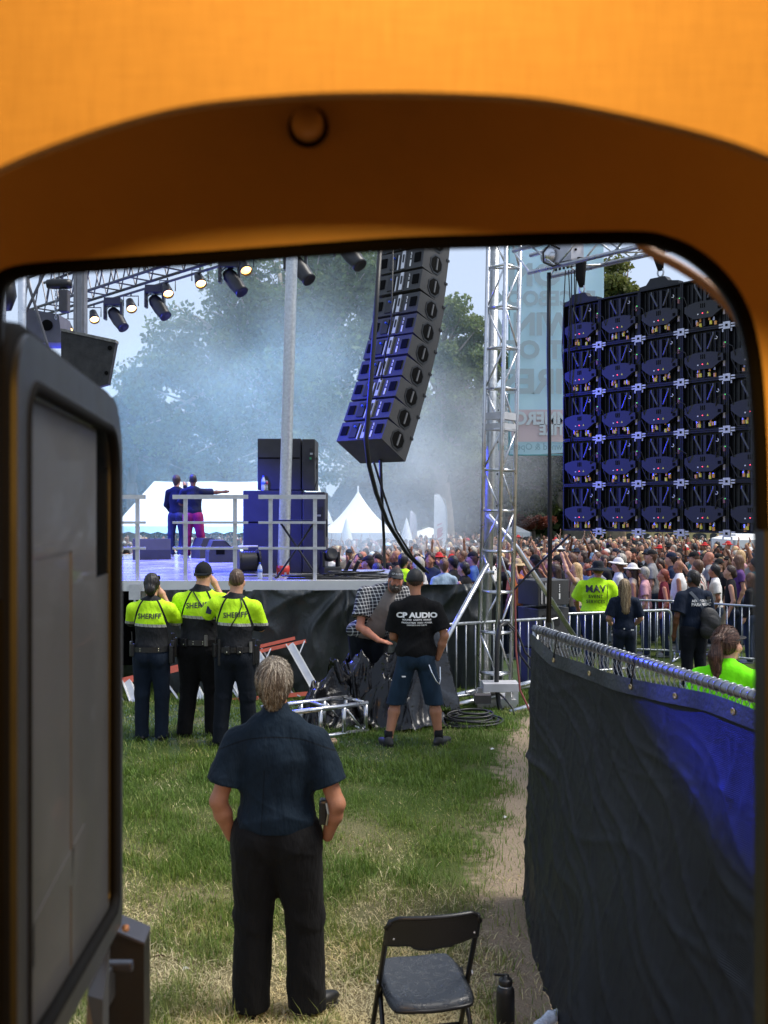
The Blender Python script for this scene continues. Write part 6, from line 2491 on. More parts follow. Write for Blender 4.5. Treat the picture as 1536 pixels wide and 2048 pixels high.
def sheriff_mat():
    m = bpy.data.materials.new('sheriff_shirt')
    m.use_nodes = True
    N = Nodes(m)
    b = m.node_tree.nodes['Principled BSDF']
    b.inputs['Roughness'].default_value = .7
    b.inputs['Specular IOR Level'].default_value = .25
    x, y, z = N.xyz()
    f = N.noise(8, 4)
    neon = N.mix(N.rng(f, .3, .7, 0, 1), (.46, .80, .012), (.58, .95, .020))
    dark = N.mix(f, (.006, .007, .009), (.014, .015, .018))
    ax = N.math('ABSOLUTE', x)
    zz = N.math('ADD', z, N.math('MULTIPLY', x, .05))
    low = N.math('LESS_THAN', zz, 1.245)
    c = N.mix(low, neon, dark)
    band = N.math('LESS_THAN', N.math('ABSOLUTE', N.math('SUBTRACT', zz, 1.258)), .015)
    dash = N.math('GREATER_THAN', N.math('FRACT', N.math('MULTIPLY', N.math('ADD', x, N.math('MULTIPLY', z, .3)), 22)), .12)
    c = N.mix(band, c, N.mix(dash, (.12, .12, .10), (.40, .40, .37)))
    # raglan seams: from the collar out and down to the arm pits
    t = N.rng(z, 1.535, 1.24, 0, 1)
    sx = N.math('ADD', .062, N.math('MULTIPLY', N.math('POWER', t, .6), .125))
    seam = N.math('LESS_THAN', N.math('ABSOLUTE', N.math('SUBTRACT', ax, sx)), .011)
    body = N.math('LESS_THAN', y, .05)
    c = N.mix(N.math('MULTIPLY', seam, body), c, dark)
    collar = N.math('GREATER_THAN', N.math('SUBTRACT', z, N.math('MULTIPLY', y, .3)), 1.545)
    c = N.mix(collar, c, dark)
    N.l(c, b.inputs['Base Color'])
    bp = N.n('ShaderNodeBump')
    bp.inputs['Strength'].default_value = .7
    bp.inputs['Distance'].default_value = .025
    N.l(N.noise(10, 3, stretch=(1.5, 1.5, .7)), bp.inputs['Height'])
    N.l(bp.outputs[0], b.inputs['Normal'])
    MATS['sheriff_shirt'] = m
    return m


SHF = sheriff_mat()
LETG = M('lettering_grey', (.030, .034, .030), .6, var=0)


def duty_belt(o, W, D_, z, items, tilt=0.):
    """belt ring with its pouches as parts of the person"""
    n = 44
    vs = []
    a_, b_ = .172 * W + .012, .128 * D_ + .012
    for zz in (-.028, .028):
        for rr in (1.0,):
            vs += [(a_ * math.cos(t), b_ * math.sin(t) - .004, z + zz) for t in [k * 6.283 / n for k in range(n)]]
    m = MB()
    m.add(vs, [(j, (j + 1) % n, n + (j + 1) % n, n + j) for j in range(n)])
    belt = m.build('duty_belt', LEATH, o, True)
    for kind, deg in items:
        t = R(deg)
        p = Vector((a_ * 1.05 * math.cos(t), b_ * 1.05 * math.sin(t), z))
        mt = Matrix.Rotation(t + R(90), 3, 'Z')
        if kind == 'pouch':
            pb = MB().box(p, (.06, .035, .085), mt, bev=.01).build('pouch', LEATH, o)
            MB().lathe([(.007, 0), (.0001, .004)], 8, p + mt @ Vector((0, -.019, -.018)), Matrix.Rotation(t, 3, 'Z') @ Matrix.Rotation(R(90), 3, 'Y')).build('press_stud', BRASSP, pb)
        elif kind == 'radio':
            pb = MB().box(p + Vector((0, 0, -.01)), (.062, .045, .14), mt, bev=.008).build('radio', BLACKP, o)
            MB().tube([p + mt @ Vector((.02, 0, .06)), p + mt @ Vector((.02, -.005, .19))], .007, 6).build('antenna', BLACKP, pb)
        elif kind == 'holster':
            pb = MB().box(p + mt @ Vector((0, -.02, -.06)), (.06, .05, .20), mt, bev=.012).build('holster', LEATH, o)
            MB().box(p + mt @ Vector((0, -.035, .055)), (.035, .04, .07), mt, bev=.008).build('grip', BLACKP, pb)
        elif kind == 'baton':
            pb = MB().tube([p + Vector((0, 0, .11)), p + Vector((0, 0, -.16))], .016, 8).build('baton', LEATH, o)
        elif kind == 'torch':
            pb = MB().tube([p + Vector((0, 0, .08)), p + Vector((0, 0, -.03))], .018, 8).build('torch', M('torch_metal', (.25, .25, .25), .3, .8), o)
        elif kind == 'keeper':
            for s_ in (-.012, .012):
                MB().lathe([(.006, 0), (.0001, .004)], 8, p + Vector((0, 0, s_)), Matrix.Rotation(t, 3, 'Z') @ Matrix.Rotation(R(90), 3, 'Y')).build('press_stud', BRASSP, belt)
    return belt


def mic_cord(o, pts, r=.006):
    return MB().tube(pts, r, 6).build('radio_cord', RUBBER, o, True)


def cord_on(o, target, pts, r=.006, lift=.008):
    me = target.data
    tree = BVHTree.FromPolygons([v.co for v in me.vertices], [tuple(p.vertices) for p in me.polygons])
    out = []
    for x, z in pts:
        h = tree.ray_cast(Vector((x, -2, z)), Vector((0, 1, 0)))
        out.append((x, (h[0].y if h[0] else -.1) - lift, z))
    return MB().tube(out, r, 6).build('radio_cord', RUBBER, o, True)


GSH = "deputies in neon shirts watching the stage"
q = dict(w=1.10, dep=1.05, sh=.20, el=(-.245, .17, 1.27), er=(.245, .17, 1.27), wl=(-.09, .22, 1.53), wr=(.09, .22, 1.53), sleeve=.98, loose=1.12, hem=.96, hem_w=.98, kl=(-.10, .0, .50), kr=(.115, .0, .50), al=(-.10, -.03, .09), ar=(.115, -.03, .09),
         legw=1.12, flare=1.0, hips=1.10, hair='bun', hair_t=.012, waist=1.02, fold=.016, seed=21, fl=.4, fr=-.1, head=(0, .03, 1.68), hpitch=.05)
o, ch, hd = make_person(q, fp(303, 10.66), 0, 1.76, 'slim deputy with dark hair bun and sunglasses pushed up, both arms raised', dict(skin=skin_mat('fair'), top=SHF, trousers=cloth('jeans_navy', (.006, .011, .021), .3), shoes=SHOEB, hair=hm('black')), GSH, res=.009)
text_on(ch['top'], 'SHERIFF', .076, .0, 1.335, LETG, spacing=1.05, bold=.002, xs=.92)
duty_belt(o, 1.14, 1.06, 1.0, (('radio', 205), ('keeper', 245), ('keeper', 300), ('holster', 345), ('pouch', 15), ('torch', 195)))
MB().box((0, .06, 1.765), (.165, .03, .05), Matrix.Rotation(.5, 3, 'X'), bev=.012).build('sunglasses', GLASSD, o)
MB().box((0, .30, 1.57), (.075, .012, .15), bev=.004).build('phone', BLACKP, o)

q = dict(w=1.36, dep=1.35, sh=.225, el=(-.30, .13, 1.20), er=(.30, .16, 1.22), wl=(-.10, .28, 1.42), wr=(.10, .26, 1.55), sleeve=.95, loose=1.22, hem=.96, hem_w=.98, kl=(-.125, .0, .50), kr=(.12, .02, .50), al=(-.16, -.06, .09), ar=(.12, .02, .09),
         legw=1.28, flare=1.0, hips=1.04, hair='short', hair_t=.006, waist=1.02, fold=.018, seed=22, fl=.5, head=(.02, .04, 1.69), neck=1.3, hyaw=-.1)
o, ch, hd = make_person(q, fp(402, 10.85), R(-4), 1.86, 'broad deputy wearing a dark cap with sunglasses at the back', dict(skin=skin_mat('fair'), top=SHF, trousers=BLACKT, shoes=SHOEB, hair=hm('brown')), GSH, res=.009)
text_on(ch['top'], 'SHERIFF', .078, .01, 1.36, LETG, spacing=1.05, bold=.002, rot=.06, xs=.95)
duty_belt(o, 1.36, 1.33, 1.0, (('pouch', 240), ('keeper', 262), ('keeper', 285), ('torch', 292), ('holster', 200), ('radio', 330)))
cp = cap(o, hd, cloth('cap_charcoal', (.012, .013, .016)), 1, z0=-.005)
MB().box((.025, -.088, 1.700), (.155, .035, .032), bev=.010).build('sunglasses', GLASSD, o)
cord_on(o, ch['top'], ((-.06, 1.52), (.02, 1.42), (.10, 1.30), (.16, 1.18)), .007)

q = dict(w=1.14, dep=1.08, sh=.205, shl=(-.20, .0, 1.46), el=(-.315, .10, 1.34), er=(.255, .12, 1.20), wl=(-.13, .28, 1.50), wr=(.12, .27, 1.36), sleeve=.97, loose=1.18, hem=.96, hem_w=.97, kl=(-.12, .0, .50), kr=(.13, .0, .50), al=(-.15, -.06, .09), ar=(.15, .0, .09),
         legw=1.18, flare=1.0, hips=1.06, hair='short', hair_t=.005, waist=1.02, fold=.017, seed=23, fl=.4, head=(.015, .03, 1.69), neck=1.22)
o, ch, hd = make_person(q, fp(470, 10.45), 0, 1.81, 'deputy with short cropped hair, left elbow lifted, in front of the capped one', dict(skin=skin_mat('fair'), top=SHF, trousers=JEANNAVY, shoes=SHOEB, hair=hair_mat('buzz', srgb(66, 50, 38), srgb(96, 76, 60))), GSH, res=.009)
text_on(ch['top'], 'SHERIFF', .074, .02, 1.335, LETG, spacing=1.05, bold=.002, rot=.05, xs=.92)
duty_belt(o, 1.12, 1.05, 1.0, (('radio', 205), ('baton', 228), ('pouch', 255), ('pouch', 288), ('torch', 325), ('baton', 338), ('holster', 350)))
cord_on(o, ch['top'], ((.07, 1.53), (.085, 1.45), (.05, 1.36), (-.01, 1.27), (-.04, 1.20)), .006)
pt = MB().box((-.262, -.045, 1.40), (.055, .012, .075), Matrix.Rotation(.25, 3, 'Y'), bev=.004).build('shoulder_patch', M('patch_navy', (.012, .02, .05), .7), o)

# --- technician in black
q = dict(w=1.18, dep=1.12, sh=.20, el=(-.235, .06, 1.13), er=(.295, -.05, 1.15), wl=(-.06, .25, 1.03), wr=(.225, .03, .90), sleeve=.80, loose=1.24, cuff=1.1, hem=.815, hem_w=1.10, kl=(-.205, .03, .47), kr=(.19, .0, .47), al=(-.285, -.06, .09), ar=(.235, .0, .09),
         trousers='shorts', trousers_name='shorts', short_hem=.43, hair='short', hair_t=.004, fold=.018, seed=31, fl=.5, fr=-.7, head=(-.01, .05, 1.70), collar=False, calf=1.05, top_name='t_shirt', hand={1: 'none', -1: 'relax'}, hpitch=-.1)
o, ch, hd = make_person(q, fp(832, 10.4), 0, 1.80, 'technician in black printed t-shirt, backward cap and denim shorts', dict(skin=skin_mat('tan'), top=cloth('tee_black', (.006, .006, .0065), .2), trousers=cloth('denim_blue', (.012, .026, .045), .35), shoes=M('sneaker_black', (.015, .015, .016), .6, var=.3), hair=hm('dark')), res=.009)
o_tee = ch['top']
text_on(o_tee, 'CP AUDIO', .072, .005, 1.345, LETW, bold=.0035, xs=1.25)
text_on(o_tee, 'SOUND  LIGHTS  STAGE', .022, .005, 1.315, LETW, bold=.0008, xs=1.25)
text_on(o_tee, 'PRODUCTION  VIDEO  POWER', .022, .005, 1.285, LETW, bold=.0008, xs=1.02)
text_on(o_tee, 'CONCERTS AND EVENTS', .018, .005, 1.262, LETW, bold=.0006, xs=1.02)
cap(o, hd, M('cap_black', (.008, .008, .009), .6, bump=.3, bscale=160), -1, brim=False, r=(.090, .110, .105), z0=.0)
cap_tab = MB().box((hd[0][0], hd[0][1] + .11, hd[0][2] + .03), (.10, .05, .012), bev=.004).build('cap_peak', MATS['cap_black'], o)
cn = MB().tube([(.13, -.12, .86), (.16, -.145, .78), (.20, -.15, .70), (.235, -.12, .66), (.25, -.05, .70), (.25, .0, .82)], .006, 6).build('wallet_chain', M('chain_steel', (.7, .7, .7), .25, .95, var=.1), o)
MB().box((-.13, -.128, .74), (.04, .012, .012)).build('pocket_tag', LETW, o)
for sx in (-.285, .235):
    MB().tube([(sx, -.01 if sx > 0 else -.06, .07), (sx, -.01 if sx > 0 else -.06, .17)], .046, 12).build('sock', cloth('sock_black', (.010, .010, .011)), o, True)


# --- bearded man in a checked shirt, facing us
def check_mat():
    m = bpy.data.materials.new('shirt_checked')
    m.use_nodes = True
    N = Nodes(m)
    b = m.node_tree.nodes['Principled BSDF']
    b.inputs['Roughness'].default_value = .8
    x, y, z = N.xyz()
    sx = N.math('LESS_THAN', N.math('FRACT', N.math('MULTIPLY', N.math('ADD', x, N.math('MULTIPLY', y, .6)), 26)), .22)
    sz = N.math('LESS_THAN', N.math('FRACT', N.math('MULTIPLY', N.math('ADD', z, N.math('MULTIPLY', x, .1)), 26)), .22)
    c = N.mix(N.math('MULTIPLY', N.math('ADD', sx, sz), .5), (.010, .012, .020), (.62, .62, .62))
    # the shirt hangs open over a taupe tee
    mid = N.math('ADD', x, N.math('MULTIPLY_ADD', z, .42, -.36))
    op = N.math('MULTIPLY', N.math('LESS_THAN', N.math('ABSOLUTE', mid), N.math('MULTIPLY_ADD', z, -.16, .30)), N.math('GREATER_THAN', y, .12))
    tee = N.mix(N.noise(12), (.15, .13, .12), (.21, .18, .165))
    N.l(N.mix(op, c, tee), b.inputs['Base Color'])
    bp = N.n('ShaderNodeBump')
    bp.inputs['Strength'].default_value = .6
    bp.inputs['Distance'].default_value = .02
    N.l(N.noise(10, 3), bp.inputs['Height'])
    N.l(bp.outputs[0], b.inputs['Normal'])
    return m


q = dict(w=1.42, dep=1.45, sh=.225, lean=(-.26, .20), el=(.10, .30, 1.06), er=(.10, .30, 1.06), wl=(-.40, .5, 1.05), wr=(-.12, .50, .93), sleeve=.72, loose=1.3, cuff=1.15, hem=.80, hem_w=1.15, arm=1.12, hair='short', hair_t=.01, face=True,
         head=(-.31, .33, 1.60), hyaw=.15, hpitch=-.12, hroll=-.08, neck=1.25, seed=41, fold=.016, legw=1.15)
q['el'] = (-.46, .25, 1.1)
q['hand'] = {1: 'none', -1: 'relax'}
q['fine_hands'] = [dict(wrist=(-.12, .50, .93), direction=(-.8, .5, -.12), palm_n=(-.05, -.1, -1), curl=.12, right=True)]
o, ch, hd = make_person(q, fp(738, 12.15), R(180), 1.86, 'bearded man in black and white checked shirt and cap leaning over the plastic', dict(skin=skin_mat('red'), top=check_mat(), trousers=JEANNAVY, shoes=SHOEB, hair=hm('dark')), res=.009)
Hd, HR = hd


def hp_(x, y, z):
    return tuple(np.array(Hd) + HR @ np.array((x, y, z)))


cp = cap(o, hd, MATS['cap_black'], 1)
up_ = tuple(HR @ np.array((0, 0, 1)))
v, f = field_mesh([ell(hp_(0, .045, -.085), (.066, .062, .062), .02, HR), ell(hp_(-.055, .03, -.05), (.022, .05, .05), .02, HR), ell(hp_(.055, .03, -.05), (.022, .05, .05), .02, HR), ell(hp_(0, .096, -.045), (.040, .018, .012), .012, HR), ell(hp_(0, .115, -.066), (.026, .03, .0065), .004, HR, sub=True)], .005, noise=lambda X, Y, Z: .0022 * np.sin(X * 190 + 40 * Z) * np.sin(Z * 170))
mesh_obj('beard', v, f, hair_mat('beard', srgb(44, 36, 32), srgb(96, 84, 76)), o, True)
MB().box(hp_(0, .100, -.064), (.036, .008, .008), Matrix(HR.tolist())).build('teeth', M('teeth', (.7, .66, .58), .4, var=0), o)
for s_ in (-1, 1):
    v, f = field_mesh([ell(hp_(s_ * .032, .083, .004), (.013, .010, .0095), .004, HR)], .004)
    eo = mesh_obj('eye', v, f, M('eye_dark', (.03, .02, .015), .15, var=0), o, True)
    v, f = field_mesh([ell(hp_(s_ * .034, .092, .026), (.022, .008, .006), .004, HR)], .004)
    mesh_obj('eyebrow', v, f, hm('dark'), o, True)
vv, ff = text_mesh('CP AUDIO', .028, .001)
mesh_obj('lettering', [hp_(-p[0], .102 - abs(p[0]) * .25, .075 + p[1]) for p in vv], [t[::-1] for t in ff], LETW, cp)

# --- steward
NEONM = cloth('tee_neon', (.50, .88, .015), .06, .7, .2, .7)
q = dict(w=1.52, dep=1.5, sh=.225, el=(-.33, .12, 1.16), er=(.345, .04, 1.17), wl=(-.28, .33, 1.02), wr=(.30, .25, .98), sleeve=.80, loose=1.45, cuff=1.15, hem=1.0, hem_w=1.05, hair='short', hair_t=.008, collar=False, head=(.03, .03, 1.68), seed=51, fold=.016, legw=1.3, hips=1.05, top_name='t_shirt')
o, ch, hd = make_person(q, fp(1193, 17.0), R(-6), 1.83, 'big steward in neon yellow t-shirt and dark wide brimmed hat', dict(skin=skin_mat('red'), top=NEONM, trousers=cloth('jeans_dark', (.02, .028, .042), .3), shoes=SHOEB, hair=hm('brown')), 'stewards in neon shirts', res=.011)
brim_hat(o, hd, cloth('hat_charcoal', (.018, .021, .026)), (.092, .11, .115), (.215, .225), .045, .035)
BLKL = M('lettering_black', (.010, .010, .010), .6, var=0)
text_on(ch['top'], 'MAV', .165, -.03, 1.33, BLKL, bold=.004, xs=.98, lift=.022)
text_on(ch['top'], 'EVENT', .075, -.03, 1.235, BLKL, bold=.0015, spacing=1.15, xs=.95, lift=.018)
text_on(ch['top'], 'SERVICES', .075, -.03, 1.15, BLKL, bold=.0015, spacing=1.12, xs=.9, lift=.018)
cord_on(o, ch['top'], ((.17, 1.45), (.165, 1.3), (.16, 1.12), (.165, 1.03)), .004)

# --- woman with headphones
NAVYT = cloth('tee_navy', (.008, .014, .030), .2, .8, .3, .6)


def headphones(o, hd, col, r=.092):
    Hd, HR = hd
    hp2 = lambda x, y, z: tuple(np.array(Hd) + HR @ np.array((x, y, z)))
    e1 = MB().tube([hp2(r * math.cos(a), -.01, .02 + .115 * math.sin(a)) for a in [k * math.pi / 14 for k in range(15)]], .010, 8).build('headphones', col, o, True)
    for s_ in (-1, 1):
        v, f = field_mesh([ell(hp2(s_ * .094, -.005, -.005), (.024, .036, .045), .01, HR)], .007)
        mesh_obj('ear_cup', v, f, col, e1, True)
    return e1


q = dict(w=1.02, dep=1.0, sh=.185, el=(-.28, -.02, 1.15), er=(.285, .02, 1.14), wl=(-.20, .20, 1.05), wr=(.22, .18, 1.02), sleeve=.85, loose=1.3, hem=.92, hem_w=1.08, hair='long', hair_l=-.40, hair_t=.016, collar=False, seed=61, legw=1.1, top_name='t_shirt', fold=.017)
o, ch, hd = make_person(q, fp(1249, 15.3), 0, 1.60, 'woman in navy t-shirt with long blond hair and headphones', dict(skin=skin_mat('fair'), top=NAVYT, trousers=cloth('trousers_navy_work', (.012, .017, .030), .2), shoes=SHOEB, hair=hair_mat('longblond', srgb(86, 68, 52), srgb(190, 164, 124))), res=.010)
headphones(o, hd, BLACKP)
strands(ch['hair'], hd, 1500, 9, .03, 'down', [hair_mat('longblond_a', srgb(74, 58, 44), srgb(110, 88, 66)), hair_mat('longblond_b', srgb(168, 144, 108), srgb(206, 184, 146))], 6)
MB().box((.10, -.145, .965), (.05, .01, .02)).build('trouser_label', LETW, o)
MB().box((-.04, -.148, .985), (.02, .01, .02)).build('trouser_label', LETW, o)

# --- paramedic
q = dict(w=1.20, dep=1.12, sh=.215, el=(-.31, -.03, 1.12), er=(.30, .08, 1.14), wl=(-.30, .06, .85), wr=(.12, .25, 1.05), sleeve=.80, loose=1.35, cuff=1.12, hem=.93, hem_w=1.05, hair='short', hair_t=.020, collar=False, seed=71, legw=1.25, top_name='t_shirt', head=(.01, .05, 1.68), hyaw=.45, hpitch=-.12, fold=.018)
o, ch, hd = make_person(q, fp(1388, 14.9), R(12), 1.73, 'paramedic in navy t-shirt with ear defenders and black sling bag', dict(skin=skin_mat('brown'), top=NAVYT, trousers=cloth('trousers_black_work', (.008, .009, .013), .2), shoes=SHOEB, hair=hm('black')), res=.010)
headphones(o, hd, M('ear_cup_navy', (.018, .024, .040), .4))
text_on(ch['top'], 'ADA COUNTY', .052, .07, 1.345, LETW, bold=.0015, xs=1.0)
text_on(ch['top'], 'PARAMEDIC', .066, .07, 1.285, LETW, bold=.002, xs=1.0)
bag = empty('sling_bag', (0, 0, 0))
bag.parent = o
v, f = field_mesh([ell((.16, -.21, 1.08), (.155, .085, .20), .05, np.array(Matrix.Rotation(-.5, 3, 'Y'))), ell((.10, -.22, .92), (.12, .08, .13), .05), ell((.17, -.275, 1.04), (.09, .04, .11), .02, np.array(Matrix.Rotation(-.5, 3, 'Y')))], .009, noise=folds(.010, 22, 4))
bpk = mesh_obj('bag_body', v, f, M('bag_black', (.010, .010, .012), .6, bump=.4, bscale=90), bag, True)
cord = []
me = ch['top'].data
tree_ = BVHTree.FromPolygons([v_.co for v_ in me.vertices], [tuple(p_.vertices) for p_ in me.polygons])
sv, sf = [], []
for x, z in ((-.11, 1.50), (-.06, 1.44), (.0, 1.36), (.06, 1.27), (.11, 1.19)):
    h_ = tree_.ray_cast(Vector((x, -2, z)), Vector((0, 1, 0)))
    yy = (h_[0].y if h_[0] else -.1) - .008
    sv += [(x - .022, yy, z - .010), (x + .022, yy, z + .014)]
sf = [(2 * i, 2 * i + 1, 2 * i + 3, 2 * i + 2) for i in range(4)]
mesh_obj('bag_strap', sv, sf, M('strap_grey', (.07, .085, .11), .6), bag)
MB().box((.185, -.10, 1.40), (.06, .03, .045), bev=.006).build('shoulder_mic', BLACKP, o)

# --- woman with ponytail right behind the screen fence
LIME = cloth('polo_lime', (.20, .90, .008), .06, .75, .25, .4)
q = dict(w=1.06, dep=1.05, sh=.19, el=(-.26, .0, 1.16), er=(.25, .14, 1.13), wl=(-.22, .15, .95), wr=(.16, .36, 1.25), sleeve=.8, loose=1.2, hem=.93, hair='tail', hair_t=.012, seed=81, head=(.0, .04, 1.67), hyaw=-.55, hpitch=.05, face=True, top_name='polo_shirt', collar_h=.22)
o, ch, hd = make_person(q, fp(1455, 6.9), R(-22), 1.74, 'woman with brown ponytail and black visor in lime green polo behind the screen', dict(skin=skin_mat('fair'), top=LIME, trousers=BLACKT, shoes=SHOEB, hair=hair_mat('ponytail', srgb(40, 26, 22), srgb(92, 62, 48))), res=.008)
cap(o, hd, MATS['cap_black'], 1, 'visor_cap', r=(.0885, .1085, .075), z0=.028)
strands(ch['hair'], hd, 2200, 8, .018, 'tail', [hair_mat('pony_a', srgb(46, 30, 26), srgb(80, 54, 44)), hair_mat('pony_b', srgb(88, 62, 50), srgb(118, 88, 72))], 7)
Hd, HR = hd
MB().lathe([(.030, -.012), (.036, 0), (.030, .012)], 14, tuple(np.array(Hd) + HR @ np.array((0, -.118, .048))), Matrix(HR.tolist()) @ Matrix.Rotation(R(75), 3, 'X')).build('hair_band', M('hair_band', (.10, .05, .04), .7), o, True)
MB().tube([tuple(np.array(Hd) + HR @ np.array((.084, .0, -.05))), tuple(np.array(Hd) + HR @ np.array((.086, .0, -.085)))], .004, 6).build('earring', M('earring_silver', (.75, .75, .75), .2, .9, var=0), o)
MB().lathe([(.022, -.07), (.026, .07)], 12, (.19, .44, 1.30), Matrix.Rotation(.7, 3, 'Y')).build('cup', M('cup_lilac', (.45, .42, .75), .3), o, True)

# --- two performers on the stage, backs to us
PB_ = cloth('jacket_performer', (.010, .013, .030), .25)
q = dict(w=1.15, dep=1.1, sh=.205, el=(-.27, .05, 1.18), er=(.42, .12, 1.42), wl=(-.22, .25, 1.15), wr=(.66, .20, 1.44), sleeve=.95, loose=1.25, hem=.90, hair='short', hair_t=.006, seed=91, legw=1.25, collar=False, kl=(-.12, 0, .5), kr=(.16, 0, .5), al=(-.13, 0, .09), ar=(.2, 0, .09))
c = P(386, 0, 21.4)
make_person(q, (c.x, 21.4, ZD), R(8), 1.76, 'broad performer in dark blue shirt and magenta trousers, arm stretched sideways', dict(skin=skin_mat('brown'), top=PB_, trousers=cloth('trousers_magenta', (.20, .014, .085), .3), shoes=M('shoe_white', (.7, .7, .7), .5), hair=hm('black')), 'performers on the stage', res=.013)
q = dict(w=1.0, dep=1.0, el=(-.26, .05, 1.16), er=(.22, .18, 1.28), wl=(-.22, .2, 1.0), wr=(.10, .24, 1.56), sleeve=1.5, loose=1.2, hem=.88, hair='short', hair_t=.014, seed=92, legw=1.15, collar=False, kl=(-.12, 0, .5), kr=(.13, .06, .5))
c = P(353, 0, 21.9)
po, _, _ = make_person(q, (c.x, 21.9, ZD), R(-12), 1.76, 'slimmer performer in blue jacket with a hand at the ear', dict(skin=skin_mat('fair'), top=PB_, trousers=cloth('trousers_blue_performer', (.03, .035, .07), .3), shoes=MATS['shoe_white'], hair=hm('dark')), 'performers on the stage', res=.013)
MB().box((.12, .27, 1.60), (.07, .015, .14), bev=.004).build('phone', LETW, po)

# ================================================================== THE CROWD
TOPS = {'black': (.012, .012, .014), 'white': (.66, .65, .64), 'grey': (.22, .22, .23), 'navy': (.016, .024, .055), 'maroon': (.13, .018, .025), 'red': (.42, .04, .035), 'pink': (.52, .28, .30), 'teal': (.06, .20, .22), 'beige': (.42, .33, .25), 'blue': (.06, .12, .30), 'olive': (.08, .09, .035), 'purple': (.11, .05, .18), 'orange': (.55, .16, .06), 'light blue': (.30, .40, .52)}
TOPW = [('black', 26), ('white', 13), ('grey', 11), ('navy', 9), ('maroon', 6), ('red', 4), ('pink', 6), ('teal', 4), ('beige', 6), ('blue', 5), ('olive', 4), ('purple', 3), ('orange', 2), ('light blue', 4)]
TM = {k: cloth('crowd_top_' + k, v, .2) for k, v in TOPS.items()}
TR_ = [cloth('crowd_trousers_a', (.02, .03, .055)), cloth('crowd_trousers_b', (.012, .012, .014)), cloth('crowd_trousers_c', (.10, .14, .20)), cloth('crowd_trousers_d', (.25, .21, .16))]
HATM = {'black': cloth('crowd_hat_black', (.012, .012, .013)), 'red': cloth('crowd_hat_red', (.45, .03, .03)), 'white': cloth('crowd_hat_white', (.62, .60, .57)), 'navy': cloth('crowd_hat_navy', (.015, .022, .045)), 'straw': M('crowd_hat_straw', (.42, .30, .16), .8, bump=.4, bscale=160)}
SHOE_W = M('crowd_shoe', (.3, .3, .3), .6)
crng = random.Random(77)


def stripes_mat():
    m = bpy.data.materials.new('shirt_striped')
    m.use_nodes = True
    N = Nodes(m)
    b = m.node_tree.nodes['Principled BSDF']
    b.inputs['Roughness'].default_value = .8
    x, y, z = N.xyz()
    t = N.math('FRACT', N.math('MULTIPLY', N.math('ADD', y, N.math('MULTIPLY', x, .55)), 11))
    ra = N.n('ShaderNodeValToRGB')
    ra.color_ramp.interpolation = 'CONSTANT'
    el = ra.color_ramp.elements
    el[0].position, el[0].color = 0, (.62, .58, .54, 1)
    el[1].position, el[1].color = .28, (.02, .02, .025, 1)
    for p_, c_ in ((.42, (.62, .58, .54, 1)), (.52, (.35, .08, .06, 1)), (.62, (.62, .58, .54, 1)), (.72, (.03, .06, .08, 1)), (.86, (.30, .16, .10, 1))):
        e_ = el.new(p_)
        e_.color = c_
    N.l(t, ra.inputs[0])
    N.l(ra.outputs[0], b.inputs['Base Color'])
    return m


POSES = {
    'down': {},
    'phone': dict(er=(.26, .20, 1.36), wr=(.12, .34, 1.62)),
    'one arm up': dict(shr=(.19, 0, 1.47), er=(.28, .10, 1.68), wr=(.22, .18, 1.95)),
    'both arms up': dict(shl=(-.19, 0, 1.47), el=(-.29, .12, 1.66), wl=(-.20, .22, 1.92), shr=(.19, 0, 1.47), er=(.29, .12, 1.66), wr=(.20, .22, 1.92)),
    'folded': dict(el=(-.25, .12, 1.17), wl=(.02, .24, 1.16), er=(.25, .12, 1.17), wr=(-.02, .24, 1.20)),
    'reach': dict(shr=(.19, 0, 1.46), er=(.24, .30, 1.52), wr=(.16, .52, 1.72), shl=(-.19, 0, 1.46), el=(-.24, .30, 1.50), wl=(-.12, .52, 1.70)),
}
near_defs = []
for i, (hair, hat, pose, sl, w, extra) in enumerate((
        ('short', None, 'down', .65, 1.1, {}), ('short', None, 'folded', .65, 1.25, {}), ('long', None, 'down', .5, .95, {}), ('long', None, 'phone', .5, .95, dict(sleeveless=True)),
        ('short', 'cap', 'down', .65, 1.2, {}), ('short', 'cap', 'phone', .65, 1.15, {}), ('bun', None, 'down', .5, .95, dict(sleeveless=True)), ('short', None, 'one arm up', .6, 1.1, {}),
        ('short', 'hat', 'down', .65, 1.1, {}), ('long', None, 'both arms up', .5, .95, dict(sleeveless=True)), ('tail', None, 'folded', .6, .98, {}), (None, None, 'down', .65, 1.2, {}),
        ('short', 'capback', 'down', .65, 1.15, {}), ('long', None, 'down', 1.5, 1.0, {}), ('short', None, 'phone', .65, 1.1, {}), ('tail', 'cap', 'down', .5, .95, {}), ('long', 'hat', 'down', .5, .97, dict(sleeveless=True)), (None, None, 'phone', .65, 1.3, dict(sleeveless=True)))):
    near_defs.append((hair, hat, pose, sl, w, extra))


def def_q(dd, seed, res):
    hair, hat, pose, sl, w, extra = dd
    r = random.Random(seed)
    q = dict(hair=hair, w=w, dep=w, sleeve=sl, loose=1.15, hem=.93, collar=False, seed=seed, hair_t=.015, legw=1.1, hyaw=r.uniform(-.4, .4), hpitch=r.uniform(-.1, .15), face=res < .02, lean=(r.uniform(-.02, .02), r.uniform(-.01, .03)), hair_l=-.30)
    q.update(POSES[pose])
    q.update(extra)
    return q


